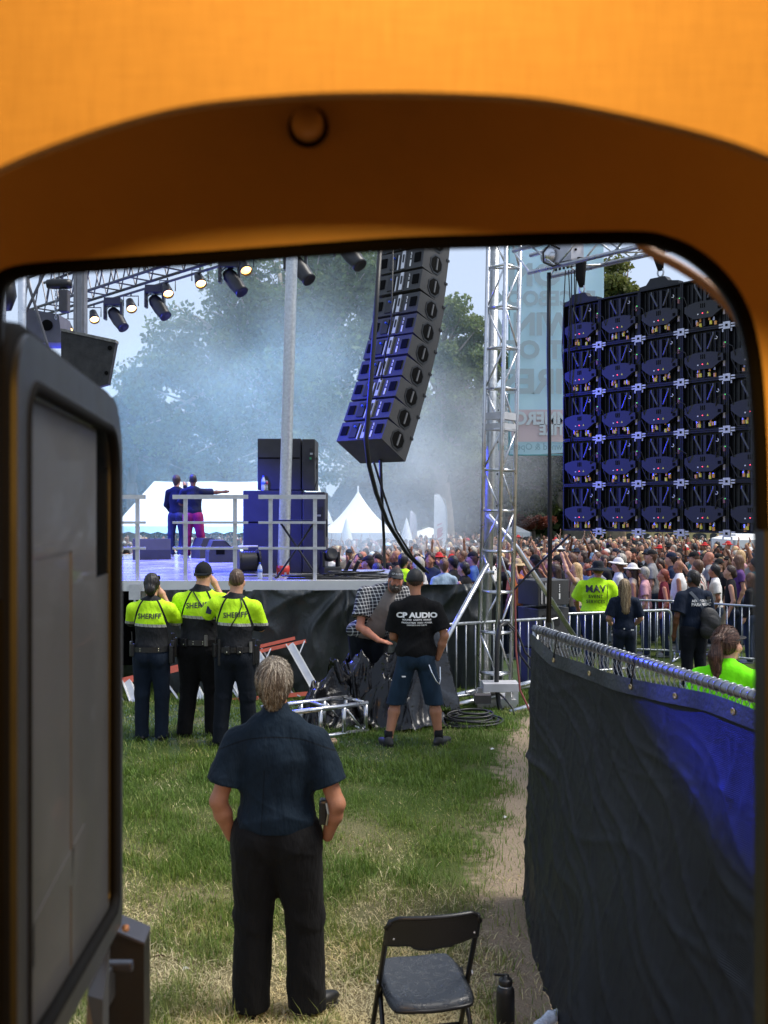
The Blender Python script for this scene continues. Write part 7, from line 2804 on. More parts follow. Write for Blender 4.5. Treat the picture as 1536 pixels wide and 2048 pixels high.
PROTO = []
for i, dd in enumerate(near_defs):
    V, Fq, MI = crowd_mesh('person', def_q(dd, 100 + i, .017), .017, dd[1])
    me_obj = mesh_obj('person', V, Fq, [SKIN_M for SKIN_M in (skin_mat('fair'), hm('brown'), TM['black'], TR_[0], SHOE_W, HATM['black'])], None, True, MI)
    PROTO.append(me_obj)
used = [False] * len(PROTO)
STAGE_P = Vector((-3.2, 18.5))
people = []


def face_stage(x, y, jit=.25):
    return math.atan2(STAGE_P.y - y, STAGE_P.x - x) - math.pi / 2 + crng.uniform(-jit, jit)


def put(vi, x, y, rz, h, skin, hair, top, trs, hat, label=None, group='people in the concert crowd', topm=None, cat='person'):
    if not used[vi]:
        o = PROTO[vi]
        used[vi] = True
    else:
        o = PROTO[vi].copy()
        COL.objects.link(o)
    o.location = (x, y, gz(y))
    o.rotation_euler = (0, 0, rz)
    k = h / 1.8
    o.scale = (k, k, k)
    for i, mt in enumerate((skin_mat(skin), hm(hair), topm or TM[top], trs, SHOE_W, HATM[hat])):
        o.material_slots[i].link = 'OBJECT'
        o.material_slots[i].material = mt
    tag(o, label, cat, group)
    o['shown'] = 0
    del o['shown']
    people.append([o, vi, skin, hair, top, hat, label])
    return o


taken = []


def special(x, ytop, d, vi, skin, hair, top, label, trs=0, hat='black', rz=None, topm=None, h=None, group='people in the concert crowd'):
    X = P(x, 0, d).x
    zt = P(x, ytop, d).z
    hh = h or max(1.5, min(1.92, zt - gz(d) - (.0)))
    o = put(vi, X, d, face_stage(X, d, .05) if rz is None else rz, hh, skin, hair, top, TR_[trs], hat, label, group, topm)
    taken.append((X, d))
    return o


LFT = R(80)
special(1237, 1120, 19.6, 8, 'fair', 'brown', 'white', 'person in pale bucket hat just behind the neon steward', hat='white', rz=LFT)
special(1264, 1131, 19.0, 16, 'tan', 'dark', 'beige', 'woman with broad cream sun hat beyond the headphone woman', hat='white', rz=LFT)
special(1291, 1136, 18.9, 0, 'fair', 'grey', 'pink', 'grey haired person in pale pink top behind the farther barricade', rz=R(70))
special(1330, 1140, 18.8, 6, 'red', 'red', 'maroon', 'red haired woman in maroon dress with bare shoulders at the barricade', rz=R(75))
special(1358, 1122, 19.6, 17, 'tan', 'brown', 'white', 'bald tanned man in white tank top holding up a phone', rz=R(70))
special(1398, 1122, 18.7, 0, 'red', 'brown', 'beige', 'brown haired man in striped shirt right of the paramedic', rz=R(55), topm=stripes_mat())
special(1432, 1131, 18.9, 0, 'tan', 'black', 'white', 'young man in white t-shirt with black fade haircut', rz=R(75))
special(1464, 1133, 18.3, 6, 'fair', 'dark', 'black', 'woman in black tank top and pink shorts at the barricade', rz=R(70))
special(1500, 1148, 18.0, 13, 'fair', 'brown', 'black', 'woman with long brown hair in black top by the doorway edge', rz=R(60))
special(1420, 1105, 20.6, 11, 'red', 'brown', 'grey', 'bald bearded man behind the striped shirt man', rz=R(65))
special(1303, 1102, 21.0, 4, 'fair', 'brown', 'grey', 'man in black cap above the sun hat woman', rz=R(70))
special(1345, 1107, 20.6, 12, 'fair', 'dark', 'navy', 'man in navy cap above the bald tanned man', hat='navy', rz=R(75))
special(1392, 1106, 21.4, 5, 'fair', 'brown', 'white', 'man in black cap filming over the striped shirt man', rz=R(65))
special(1478, 1112, 20.4, 2, 'fair', 'brown', 'purple', 'long haired woman smiling behind the black tank top woman', rz=R(85))
special(1512, 1118, 19.4, 7, 'tan', 'black', 'teal', 'person with bare arm raised high at the doorway edge', rz=R(60))
special(1034, 1122, 18.6, 8, 'tan', 'brown', 'orange', 'person in straw hat and orange shirt behind the ground loudspeaker', hat='straw', rz=R(45))
special(1072, 1112, 19.6, 12, 'tan', 'black', 'black', 'person in black cap left of the hanging cables', rz=R(55))
special(1112, 1130, 19.0, 3, 'tan', 'dark', 'grey', 'dark haired woman with phone under the hanging cables', rz=R(60))
special(1152, 1128, 18.9, 9, 'fair', 'blond', 'beige', 'blond woman reaching both arms up beside the neon steward', rz=R(70))
special(1058, 1150, 18.4, 9, 'tan', 'black', 'black', 'woman with both arms up behind the ground loudspeakers', rz=R(60))
special(805, 1094, 18.4, 0, 'tan', 'black', 'grey', 'curly haired steward in neon shirt at the stage corner', rz=R(-8), topm=NEONM, group='stewards in neon shirts')
special(863, 1106, 19.2, 1, 'tan', 'dark', 'navy', 'dark haired man facing the stage corner cables', rz=R(165))
special(888, 1120, 18.6, 0, 'fair', 'brown', 'light blue', 'person in faded light blue t-shirt seen from behind, beside the stage', rz=R(20))
special(906, 1114, 19.6, 14, 'tan', 'black', 'black', 'man in black right of the light blue t-shirt', rz=R(60))
special(932, 1126, 18.5, 6, 'fair', 'black', 'black', 'woman in black with dark bun left of the tower', rz=R(55))
special(968, 1114, 19.4, 11, 'red', 'brown', 'grey', 'bald man directly behind the tower', rz=R(70))
special(984, 1108, 20.0, 7, 'brown', 'black', 'white', 'man with raised dark arm behind the tower', rz=R(80))
special(702, 1128, 19.0, 10, 'fair', 'brown', 'pink', 'woman with tied brown hair at the foot of the loudspeaker stack', rz=R(60))
special(736, 1114, 19.4, 4, 'fair', 'dark', 'black', 'person in black cap left of the plumb hanging cable', rz=R(70))
special(757, 1128, 18.8, 2, 'tan', 'black', 'black', 'dark haired person right of the plumb hanging cable', rz=R(60))
special(840, 1116, 18.8, 2, 'fair', 'grey', 'white', 'grey haired woman behind the cable loom', rz=R(70))
special(948, 1106, 20.2, 12, 'fair', 'brown', 'blue', 'man in black cap at the left chord of the tower', rz=R(80))
special(1010, 1118, 18.9, 1, 'tan', 'dark', 'black', 'dark haired man between the tower chords', rz=R(70))
# text on the corner steward
for rec in people:
    if rec[6] and rec[6].startswith('curly haired steward'):
        text_on(rec[0], 'MAV', .15, -.0, 1.30, BLKL, bold=.004)

# --- generated rows
cand = []
y = 19.4
while y < 54:
    sp = .62 + .006 * (y - 18)
    x = -.26 * y
    while x < .40 * y:
        jx, jy = x + crng.uniform(-.22, .22), y + crng.uniform(-.25, .25)
        x += sp * crng.uniform(.9, 1.25)
        px = 768 + jx / jy * F
        if px < 235 or px > 1545:
            continue
        if jx < -1.0 and jy < 25.0:
            continue            # the stage stands there
        if jx < .4 and jy < 19.0:
            continue
        if px > 1470 and jy > 33:
            continue            # the white canopy
        if any((jx - a) ** 2 + (jy - b) ** 2 < .30 for a, b in taken):
            continue
        if abs(jx - P(716, 0, 48).x) < 2.2 and abs(jy - 48) < 2.2:
            continue
        cand.append((jy, jx, px))
    y += sp * 1.05
cand.sort()
N_OBJ = 255


def pick_top():
    t = crng.uniform(0, sum(w for _, w in TOPW))
    for k, w in TOPW:
        t -= w
        if t <= 0:
            return k
    return 'black'


for (y, x, px) in cand[:N_OBJ]:
    vi = crng.choice([0, 0, 1, 2, 2, 3, 4, 4, 5, 6, 7, 8, 9, 10, 10, 11, 12, 12, 13, 14, 15, 16, 17, 0, 2, 14])
    put(vi, x, y, face_stage(x, y, .35), crng.uniform(1.58, 1.86), crng.choice(['fair', 'fair', 'fair', 'red', 'tan', 'tan', 'brown']), crng.choice(['black', 'dark', 'dark', 'brown', 'brown', 'brown', 'blond', 'blond', 'grey', 'red']), pick_top(), crng.choice(TR_), crng.choice(['black'] * 6 + ['navy', 'navy', 'red', 'white', 'white']))

# labels: look first, then the thing they stand near, then the place among their like
HAIRT = {'short': 'short %s hair', 'long': 'long %s hair', 'bun': '%s hair bun', 'tail': '%s ponytail', None: 'shaved head'}
POSET = {'down': '', 'phone': ', phone up', 'one arm up': ', one arm up', 'both arms up': ', both arms up', 'folded': ', arms folded'}


def zone(o):
    px = 768 + o.location.x / o.location.y * F
    row = 'front rows' if o.location.y < 22 else ('middle rows' if o.location.y < 26 else 'back rows')
    if px < 500:
        z_ = 'beyond the performers'
    elif px < 660:
        z_ = 'behind the loudspeaker stack'
    elif px < 800:
        z_ = 'below the peak tent'
    elif px < 950:
        z_ = 'left of the tower'
    elif px < 1060:
        z_ = 'at the tower'
    elif px < 1180:
        z_ = 'under the banner'
    elif px < 1300:
        z_ = "under the video wall's near half" if False else 'above the headphone woman'
    elif px < 1420:
        z_ = 'above the paramedic'
    else:
        z_ = 'by the doorway edge'
    return row + ' ' + z_


recs = []
for o, vi, skin, hair, top, hat, label in people:
    if label:
        continue
    hk, ht, pose = near_defs[vi][:3]
    hd_ = ('%s %s' % (hat, {'cap': 'cap', 'capback': 'backward cap', 'hat': 'brimmed hat'}[ht])) if ht else (HAIRT[hk] % hair if hk else HAIRT[None])
    recs.append((o, '%s top, %s%s, %s' % (top, hd_, POSET[pose], zone(o))))
ORD = ['first', 'second', 'third', 'fourth', 'fifth', 'sixth', 'seventh', 'eighth']
by = {}
for o, l in recs:
    by.setdefault(l, []).append(o)
for l, os_ in by.items():
    os_.sort(key=lambda o: o.location.x / o.location.y)
    for i, o in enumerate(os_):
        o['label'] = 'person in ' + l if len(os_) == 1 else l + ', ' + ORD[i] + ' from left'
for i, u in enumerate(used):
    if not u:
        bpy.data.objects.remove(PROTO[i])

# --- everybody farther back: one mass
far_defs = []
for i, (hair, hat, pose, sl, w) in enumerate((('short', None, 'down', .65, 1.15), ('long', None, 'down', .5, 1.0), ('short', 'cap', 'phone', .65, 1.15), ('short', None, 'one arm up', .6, 1.1), ('long', None, 'both arms up', .5, 1.0), ('short', 'hat', 'down', .65, 1.1), (None, None, 'down', .65, 1.15))):
    q = def_q((hair, hat, pose, sl, w, {}), 300 + i, .06)
    q['trousers'] = 'long'
    far_defs.append(crowd_mesh('far', q, .055, hat))
pal = [skin_mat(k) for k in ('fair', 'red', 'tan', 'brown')] + [hm(k) for k in ('black', 'dark', 'brown', 'blond', 'grey')] + [TM[k] for k in TOPS] + TR_[:2] + [HATM[k] for k in ('black', 'red', 'white')]
nS, nH, nT = 4, 5, len(TOPS)
VV, QQ, MM = [], [], []
n0 = 0
topk = list(TOPS)
for (y, x, px) in cand[N_OBJ:]:
    V, Fq, MI = far_defs[crng.choice([0, 0, 0, 1, 1, 2, 2, 3, 4, 5, 6])]
    a = face_stage(x, y, .4)
    k = crng.uniform(1.55, 1.88) / 1.8
    c_, s_ = math.cos(a), math.sin(a)
    W = np.empty_like(V)
    W[:, 0] = (V[:, 0] * c_ - V[:, 1] * s_) * k + x
    W[:, 1] = (V[:, 0] * s_ + V[:, 1] * c_) * k + y
    W[:, 2] = V[:, 2] * k + gz(y)
    mp = np.array([crng.choice([0, 0, 1, 2, 2, 3]), nS + crng.randrange(nH), nS + nH + topk.index(pick_top()), nS + nH + nT + crng.randrange(2), nS + nH + nT + 1, nS + nH + nT + 2 + crng.choice([0, 0, 0, 0, 0, 1, 2, 2])])
    VV.append(W)
    QQ.append(Fq + n0)
    MM.append(mp[MI])
    n0 += len(V)
o = mesh_obj('crowd', np.concatenate(VV), np.concatenate(QQ), pal, None, True, np.concatenate(MM))
tag(o, 'dense mass of people in the back of the concert crowd', kind='stuff')


# ================================================================== THE CAMPER AND THE THINGS BY ITS DOOR
# --- folding chair
FRAMEB = M('chair_frame', (.010, .010, .011), .35, .3, var=.2)


def seat_mat():
    m = bpy.data.materials.new('chair_seat')
    m.use_nodes = True
    N = Nodes(m)
    b = m.node_tree.nodes['Principled BSDF']
    n1 = N.noise(30, 4)
    n2 = N.noise(120, 2)
    wet = N.rng(N.math('ADD', n1, N.math('MULTIPLY', n2, .5)), .78, .84, 0, 1)
    N.l(N.mix(n1, (.020, .024, .030), (.034, .039, .047)), b.inputs['Base Color'])
    N.l(N.rng(wet, 0, 1, .42, .12), b.inputs['Roughness'])
    bp = N.n('ShaderNodeBump')
    bp.inputs['Strength'].default_value = .5
    bp.inputs['Distance'].default_value = .003
    N.l(N.math('ADD', wet, N.math('MULTIPLY', N.noise(400, 2), .3)), bp.inputs['Height'])
    N.l(bp.outputs[0], b.inputs['Normal'])
    return m


SEATM = seat_mat()
chair = empty('folding_chair', (.190, 4.64, 0), R(11), 'black plastic folding chair, its seat wet from rain, seen from behind', 'chair')
for s in (-1, 1):
    MB().tube([(s * .222, .23, .012), (s * .218, .12, .22), (s * .212, .0, .46), (s * .208, -.155, .74), (s * .200, -.185, .79)], .0125, 10).build('upright', FRAMEB, chair, True)
    MB().tube([(s * .198, .10, .425), (s * .205, -.03, .24), (s * .212, -.20, .012)], .0115, 10).build('leg', FRAMEB, chair, True)
    MB().lathe([(.012, 0), (.014, .006), (.0001, .008)], 10, (s * .222, .0, .44), Matrix.Rotation(R(90 * s), 3, 'Y')).build('rivet', M('rivet_steel', (.6, .6, .6), .3, .9, var=0), chair)
MB().tube([(-.208, -.14, .10), (.208, -.14, .10)], .010, 8).build('cross_bar', FRAMEB, chair, True)
MB().tube([(-.219, .17, .12), (.219, .17, .12)], .010, 8).build('cross_bar', FRAMEB, chair, True)
# seat: dished, rounded at the corners
n, k = 34, 34
vs = []
for j in range(k + 1):
    for i in range(n + 1):
        u, v = i / n * 2 - 1, j / k * 2 - 1
        w = .196 - .016 * max(0, v) ** 2
        # squircle
        x = w * u * math.sqrt(max(0, 1 - .22 * v * v * v * v))
        y = .015 + .215 * v * math.sqrt(max(0, 1 - .20 * u * u * u * u))
        e_ = max(abs(u), abs(v))
        z = .438 + .02 * v - .020 * (1 - min(1, (u * u + v * v) / 1.2)) - (.022 * max(0, (e_ - .88) / .12) ** 2)
        vs.append((x, y, z))
Q = [(j * (n + 1) + i, j * (n + 1) + i + 1, (j + 1) * (n + 1) + i + 1, (j + 1) * (n + 1) + i) for j in range(k) for i in range(n)]
vs2 = [(x, y, z - .020) for x, y, z in vs]
N1 = len(vs)
Q2 = [tuple(N1 + a for a in q_[::-1]) for q_ in Q]
edge = [i for i in range(n)] 
bd = [i for i in range(n + 1)] + [j * (n + 1) + n for j in range(1, k + 1)] + [k * (n + 1) + i for i in range(n - 1, -1, -1)] + [j * (n + 1) for j in range(k - 1, 0, -1)]
Q3 = [(bd[(i + 1) % len(bd)], bd[i], N1 + bd[i], N1 + bd[(i + 1) % len(bd)]) for i in range(len(bd))]
mesh_obj('seat', vs + vs2, Q + Q2 + Q3, SEATM, chair, True)
rimp = [vs[i] for i in bd] + [vs[bd[0]]]
MB().tube([(x, y, z - .008) for x, y, z in rimp], .009, 6, False).build('seat_rim', FRAMEB, chair, True)
# back panel, curved, wavy lower edge
vs = []
n, k = 30, 10
for j in range(k + 1):
    for i in range(n + 1):
        u, t = i / n * 2 - 1, j / k
        ztop = .805 - .055 * max(0, (abs(u) - .72) / .28) ** 2.2
        zbot = .655 + .020 * (1 - abs(u)) * -1 + .012 * (abs(u) > .42) + .004 * math.sin(u * 9)
        z = zbot + (ztop - zbot) * t
        y = -.155 - (z - .70) * .40 - .035 * (1 - u * u) + .004
        vs.append((u * .218, y, z))
N1 = len(vs)
vs2 = [(x, y + .016, z) for x, y, z in vs]
Q = [(j * (n + 1) + i, j * (n + 1) + i + 1, (j + 1) * (n + 1) + i + 1, (j + 1) * (n + 1) + i) for j in range(k) for i in range(n)]
Q2 = [tuple(N1 + a for a in q_[::-1]) for q_ in Q]
bd = [i for i in range(n + 1)] + [j * (n + 1) + n for j in range(1, k + 1)] + [k * (n + 1) + i for i in range(n - 1, -1, -1)] + [j * (n + 1) for j in range(k - 1, 0, -1)]
Q3 = [(bd[(i + 1) % len(bd)], bd[i], N1 + bd[i], N1 + bd[(i + 1) % len(bd)]) for i in range(len(bd))]
bk = mesh_obj('backrest', vs + vs2, Q + Q2 + Q3, M('chair_back', (.012, .013, .015), .4, var=.2, bump=.2, bscale=150), chair, True)
top = [vs[k * (n + 1) + i] for i in range(n + 1)]
MB().tube([(x, y + .008, z) for x, y, z in top], .011, 8).build('back_rim', FRAMEB, chair, True)
for s in (-1, 1):
    MB().lathe([(.005, 0), (.0001, .003)], 8, (s * .185, -.185, .71), Matrix.Rotation(R(90), 3, 'X')).build('screw', M('rivet_steel', (.6, .6, .6), .3, .9, var=0), chair)

# --- flask
fl = empty('flask', (P(1011, 0, 5.02).x, 5.02, 0), R(20), 'matt black drinking flask standing in the grass beside the folding chair', 'bottle')
FLM = M('flask_black', (.010, .010, .011), .5, var=.15, bump=.15, bscale=260)
MB().lathe([(.043, 0), (.046, .006), (.046, .19), (.044, .205), (.037, .217), (.033, .222)], 28).build('body', FLM, fl, True)
MB().lathe([(.0338, .221), (.0338, .226)], 24).build('steel_ring', ALU, fl, True)
lid = MB().lathe([(.034, .227), (.035, .229), (.035, .252), (.031, .258), (.018, .261), (.018, .276), (.0001, .278)], 24).build('lid', BLACKP, fl, True)
MB().box((-.022, 0, .278), (.085, .017, .010), Matrix.Rotation(.24, 3, 'Y'), bev=.004).build('spout', BLACKP, lid)
# --- clear bottle lying at the very bottom
o = empty('crushed_bottle', (P(1097, 0, 5.05).x, 5.06, .03), R(-38), 'crushed clear plastic bottle lying by the foot of the screen fence', 'bottle')
v, f = field_mesh([cone((0, -.12, 0), (0, .03, 0), .030, .033, .02), cone((0, .03, 0), (0, .07, .005), .032, .014, .02), cone((0, .07, .005), (0, .09, .005), .013, .013, .01)], .005, noise=folds(.008, 60, 3))
mesh_obj('body', v, f, M('clear_plastic_crushed', (.55, .60, .70), .12, var=.3, vscale=60), o, True)
MB().lathe([(.0145, 0), (.0145, .015), (.0001, .016)], 12, (0, .085, .005), Matrix.Rotation(R(-90), 3, 'X')).build('cap', LETW, o)

# --- post of the entry steps
o = empty('step_post', (P(255, 0, 2.15).x, 2.15, 0), R(4), 'black boxed steel post with sloping top beside the entry steps', 'post')
zt = P(0, 1845, 2.15).z
POSTM = M('post_black', (.009, .009, .009), .35, .2, var=.3, vscale=6, rvar=.1)
MB().hexa([(-.040, -.03, 0), (.040, -.03, 0), (.040, .05, 0), (-.040, .05, 0), (-.040, -.03, zt), (.040, -.03, zt - .036), (.040, .05, zt - .036), (-.040, .05, zt)]).build('tube', POSTM, o)
MB().hexa([(-.041, -.032, zt), (.041, -.032, zt - .037), (.041, .052, zt - .037), (-.041, .052, zt), (-.041, -.032, zt + .006), (.041, -.032, zt - .031), (.041, .052, zt - .031), (-.041, .052, zt + .006)]).build('cap_plate', M('post_edge', (.05, .05, .06), .3, .4), o)
MB().box((0, .01, .006), (.14, .16, .012)).build('foot_plate', POSTM, o)

# --- the camper: a closed cabin round the camera, its doorway and its open door
van = empty('camper', (0, 1.1, 0), 0, 'camper whose amber lit doorway frames the whole view, door swung open', 'vehicle')
VO = van.location
HDR = M('header_panel', (.58, .40, .19), .38, var=.10, vscale=3, bump=.08, bscale=80, rvar=.06)
JAMB = M('jamb_dark', (.005, .004, .003), .5, var=.2)
EXT = M('camper_white', (.70, .69, .66), .4, var=.05)
SEAL = M('door_seal', (.004, .004, .004), .8, var=.1, spec=.08)
LINER = M('cabin_lining', (.33, .25, .16), .7, var=.1)


def arc(pts):
    return pts


def smooth_path(pts, n=6):
    """Catmull-Rom through pixel points"""
    out = []
    p = [pts[0]] + list(pts) + [pts[-1]]
    for i in range(1, len(p) - 2):
        for j in range(n):
            t = j / n
            a, b, c, d_ = (np.array(p[i + q_]) for q_ in (-1, 0, 1, 2))
            out.append(tuple(.5 * ((2 * b) + (c - a) * t + (2 * a - 5 * b + 4 * c - d_) * t ** 2 + (3 * b - a - 3 * c + d_) * t ** 3)))
    out.append(tuple(pts[-1]))
    return out


contour = [(-14, 2500), (-14, 1800), (-15, 1200), (-16, 800), (-17, 690)] + smooth_path([(-16, 660), (-14, 600), (0, 556), (50, 538), (200, 526), (400, 513), (600, 498), (800, 484), (1000, 478), (1260, 472), (1335, 482), (1396, 510), (1448, 556), (1486, 615), (1508, 690), (1519, 780), (1526, 900)], 4) + [(1529, 1040), (1530, 1060), (1531, 1200), (1532, 1800), (1533, 2500)]
DW = 1.10
inner = [P(x, y, DW) for x, y in contour]
cx, cz = 0.0, P(0, 1500, DW).z
outer = []
XL, XR, ZB, ZT = -1.25, 1.25, 1.0, 3.30
for p in inner:
    dx, dz = p.x - cx, p.z - cz
    s = 9.
    if abs(dx) > 1e-6:
        s = min(s, (XR - cx) / dx if dx > 0 else (XL - cx) / dx)
    if abs(dz) > 1e-6:
        s = min(s, (ZT - cz) / dz if dz > 0 else (ZB - cz) / dz)
    outer.append(Vector((cx + dx * s, DW, cz + dz * s)))
n = len(inner)
T = Vector((0, .035, 0))
vs = [p - VO for p in inner] + [p - VO for p in outer] + [p + T - VO for p in inner] + [p + T - VO for p in outer]
fs, mi = [], []
for i in range(n - 1):
    dark = contour[i][1] > 1050
    fs += [(i, i + 1, n + i + 1, n + i), (2 * n + i, 3 * n + i, 3 * n + i + 1, 2 * n + i + 1), (i, 2 * n + i, 2 * n + i + 1, i + 1)]
    mi += [1 if dark else 0, 2, 1]
wall = mesh_obj('door_wall', vs, fs, [HDR, JAMB, EXT], van, False, mi)
corner_fill = []
# seal along the opening
MB().tube([p + Vector((0, .006, 0)) - VO for p in inner[2:-3]], .0085, 8, False).build('door_seal', SEAL, van, True)
# the curved outer frame seen through the right hand corner
cpts = smooth_path([(1262, 470), (1300, 503), (1350, 528), (1400, 560), (1440, 595), (1478, 640), (1500, 690), (1515, 760)], 4)
MB().tube([P(x, y, 1.22) - VO for x, y in cpts], .0062, 8).build('outer_frame', M('outer_frame_lamplit', (.30, .12, .03), .5, var=.2), van, True)  # amber glow of the cabin lamp is put into this colour
# cabin shell
for (c, sz, nm) in (((0, -.28, ZT + .02), (2.54, 2.84, .04), 'ceiling'), ((0, -.28, ZB - .02), (2.54, 2.84, .04), 'floor'), ((XL - .02, -.28, 2.15), (.04, 2.84, 2.34), 'side_wall'), ((XR + .02, -.28, 2.15), (.04, 2.84, 2.34), 'side_wall'), ((0, -1.70, 2.15), (2.54, .04, 2.34), 'rear_wall')):
    MB().box(Vector(c) - VO, sz).build(nm, LINER, van)
for x in (-.9, .9):
    wl = MB().lathe([(.20, -.1), (.34, -.1), (.36, -.06), (.36, .06), (.34, .1), (.20, .1)], 24, Vector((x * 1.2, -.9, .36)) - VO, Matrix.Rotation(R(90), 3, 'Y')).build('wheel', RUBBER, van, True)
MB().box(Vector((0, -.4, .86)) - VO, (2.2, 2.4, .24)).build('chassis', BLACKM, van)
# doormat strip: sill
MB().box(P(760, 2500, DW) - VO + Vector((0, .0, -.01)), (.84, .07, .02)).build('sill', ALUW, van)


# valance: arched linen covered board above the doorway
def linen():
    m = bpy.data.materials.new('linen_valance')
    m.use_nodes = True
    N = Nodes(m)
    b = m.node_tree.nodes['Principled BSDF']
    b.inputs['Roughness'].default_value = .85
    a1 = N.noise(95, 3, stretch=(6, 1, .3))
    a2 = N.noise(95, 3, stretch=(.3, 1, 6))
    f = N.math('ADD', N.math('MULTIPLY', a1, .55), N.math('MULTIPLY', a2, .45))
    N.l(N.mix(N.rng(f, .30, .70, 0, 1), (.26, .17, .08), (.36, .245, .12)), b.inputs['Base Color'])
    bp = N.n('ShaderNodeBump')
    bp.inputs['Strength'].default_value = .35
    bp.inputs['Distance'].default_value = .002
    N.l(f, bp.inputs['Height'])
    N.l(bp.outputs[0], b.inputs['Normal'])
    return m


DV = .76
apts = smooth_path([(-420, 560), (-200, 432), (0, 333), (110, 287), (250, 240), (400, 206), (600, 187), (760, 183), (900, 185), (1060, 194), (1200, 217), (1380, 258), (1536, 309), (1750, 412), (1960, 560)], 4)
lo_ = [P(x, y, DV) for x, y in apts]
vs, fs = [], []
n = len(lo_)
for p in lo_:
    vs += [p - VO, Vector((p.x, DV, ZT)) - VO, p + Vector((0, .012, 0)) - VO, Vector((p.x, DV + .012, ZT)) - VO]
for i in range(n - 1):
    a, b = i * 4, i * 4 + 4
    fs += [(a, b, b + 1, a + 1), (a + 2, a + 3, b + 3, b + 2), (a, a + 2, b + 2, b)]
va = mesh_obj('valance', vs, fs, linen(), van)
# bolt cover in the header, with a dark ring painted as its shadow
bp_ = P(615, 248, DW - .012)
MB().lathe([(.0175, -.012), (.0178, .002), (.0165, .010), (.011, .016), (.0001, .018)], 24, bp_ - VO, Matrix.Rotation(R(90), 3, 'X')).build('bolt_cover', M('bolt_cover_tan', (.50, .34, .17), .25, var=.05), van, True)
MB().lathe([(.017, .0), (.0225, .0), (.0225, .003), (.017, .003)], 24, bp_ + Vector((0, .010, 0)) - VO, Matrix.Rotation(R(90), 3, 'X'), False).build('bolt_shadow_ring', SEAL, van, True)

# --- the open door
DA, DB = Vector((-.438, 1.145, 0)), Vector((-.545, 2.0, 0))
dvec = (DB - DA).normalized()
dn = Vector((dvec.y, -dvec.x, 0))          # towards the opening (screen right)
DLn = (DB - DA).length
dz_top, dz_b0, dz_b1 = HC + .213, HC - .69, HC - .816


def door_pt(u, z, off=0.):
    return DA + dvec * u + dn * off + Vector((0, 0, z)) - VO


def door_outline(inset, rc=.13):
    """rounded outline in (u, z): flat top, lower edge rising to the hinge"""
    u0, u1 = -.02 + inset, DLn - inset
    zt_ = dz_top - inset
    zb = lambda u: dz_b0 + (dz_b1 - dz_b0) * (u / DLn) + inset * .75
    r = max(.02, rc - inset * .75)
    pts = []
    for a in np.linspace(0, math.pi / 2, 9):      # far top corner
        pts.append((u1 - r + r * math.sin(a), zt_ - r + r * math.cos(a)))
    rb = .03
    for a in np.linspace(0, math.pi / 2, 5):
        pts.append((u1 - rb + rb * math.cos(a), zb(u1) + rb - rb * math.sin(a)))
    pts.append((u0, zb(u0)))
    for a in np.linspace(0, math.pi / 2, 7):
        pts.append((u0 + r * .6 - r * .6 * math.cos(a), zt_ - r * .6 + r * .6 * math.sin(a)))
    return pts


OUT, INN, PAN = door_outline(0), door_outline(.058), door_outline(.066)
DFR = M('door_frame_grey', (.017, .019, .022), .42, var=.12, vscale=4, rvar=.08)
vs, fs = [], []
n = len(OUT)
for off in (.022, -.022):
    for ring in (OUT, INN):
        vs += [door_pt(u, z, off) for u, z in ring]
for i in range(n):
    j = (i + 1) % n
    fs += [(i, j, n + j, n + i), (2 * n + i, 3 * n + i, 3 * n + j, 2 * n + j), (i, 2 * n + i, 2 * n + j, j), (n + i, n + j, 3 * n + j, 3 * n + i)]
door = mesh_obj('entry_door', vs, fs, DFR, van)
auto_smooth(door, 30)
MB().tube([door_pt(u, z, .0) for u, z in OUT] + [door_pt(*OUT[0], .0)], .016, 8, False).build('door_gasket', SEAL, door, True)
MB().tube([door_pt(u, z, .016) for u, z in INN] + [door_pt(*INN[0], .016)], .010, 8, False).build('pane_gasket', SEAL, door, True)
PANE = M('door_pane_grey', (.040, .040, .040), .45, var=.10, vscale=3, coat=.08, rvar=.08)
us = [p[0] for p in PAN]
ucut = .648
vs = [door_pt(min(u, ucut), z, .004) for u, z in PAN] + [door_pt(min(u, ucut), z, -.006) for u, z in PAN]
fs = [tuple(range(n))[::-1], tuple(range(n, 2 * n))] + [(i, (i + 1) % n, n + (i + 1) % n, n + i) for i in range(n)]
mesh_obj('inner_panel', vs, fs, PANE, door)


def glass_strip_mat():
    m = bpy.data.materials.new('tinted_strip')
    m.use_nodes = True
    N = Nodes(m)
    t = m.node_tree
    gl = N.n('ShaderNodeBsdfGlossy')
    gl.inputs['Roughness'].default_value = .05
    gl.inputs['Color'].default_value = (.5, .5, .5, 1)
    tp = N.n('ShaderNodeBsdfTransparent')
    tp.inputs['Color'].default_value = (.55, .58, .62, 1)
    mx = N.n('ShaderNodeMixShader')
    mx.inputs[0].default_value = .08
    N.l(tp.outputs[0], mx.inputs[1])
    N.l(gl.outputs[0], mx.inputs[2])
    N.l(mx.outputs[0], t.nodes['Material Output'].inputs['Surface'])
    return m


zs0, zs1 = P(0, 1155, 1.81).z, dz_top - .06
far_u = DLn - .06
MB().hexa([door_pt(ucut, zs0, -.004), door_pt(far_u, zs0, -.004), door_pt(far_u, zs0, .002), door_pt(ucut, zs0, .002), door_pt(ucut, zs1, -.004), door_pt(far_u, zs1, -.004), door_pt(far_u, zs1, .002), door_pt(ucut, zs1, .002)]).build('tinted_strip', glass_strip_mat(), door)
zb1 = dz_b1 + .05
MB().hexa([door_pt(ucut, zb1, -.006), door_pt(far_u, zb1, -.006), door_pt(far_u, zb1, .003), door_pt(ucut, zb1, .003), door_pt(ucut, zs0, -.006), door_pt(far_u, zs0, -.006), door_pt(far_u, zs0, .003), door_pt(ucut, zs0, .003)]).build('inner_panel', PANE, door)
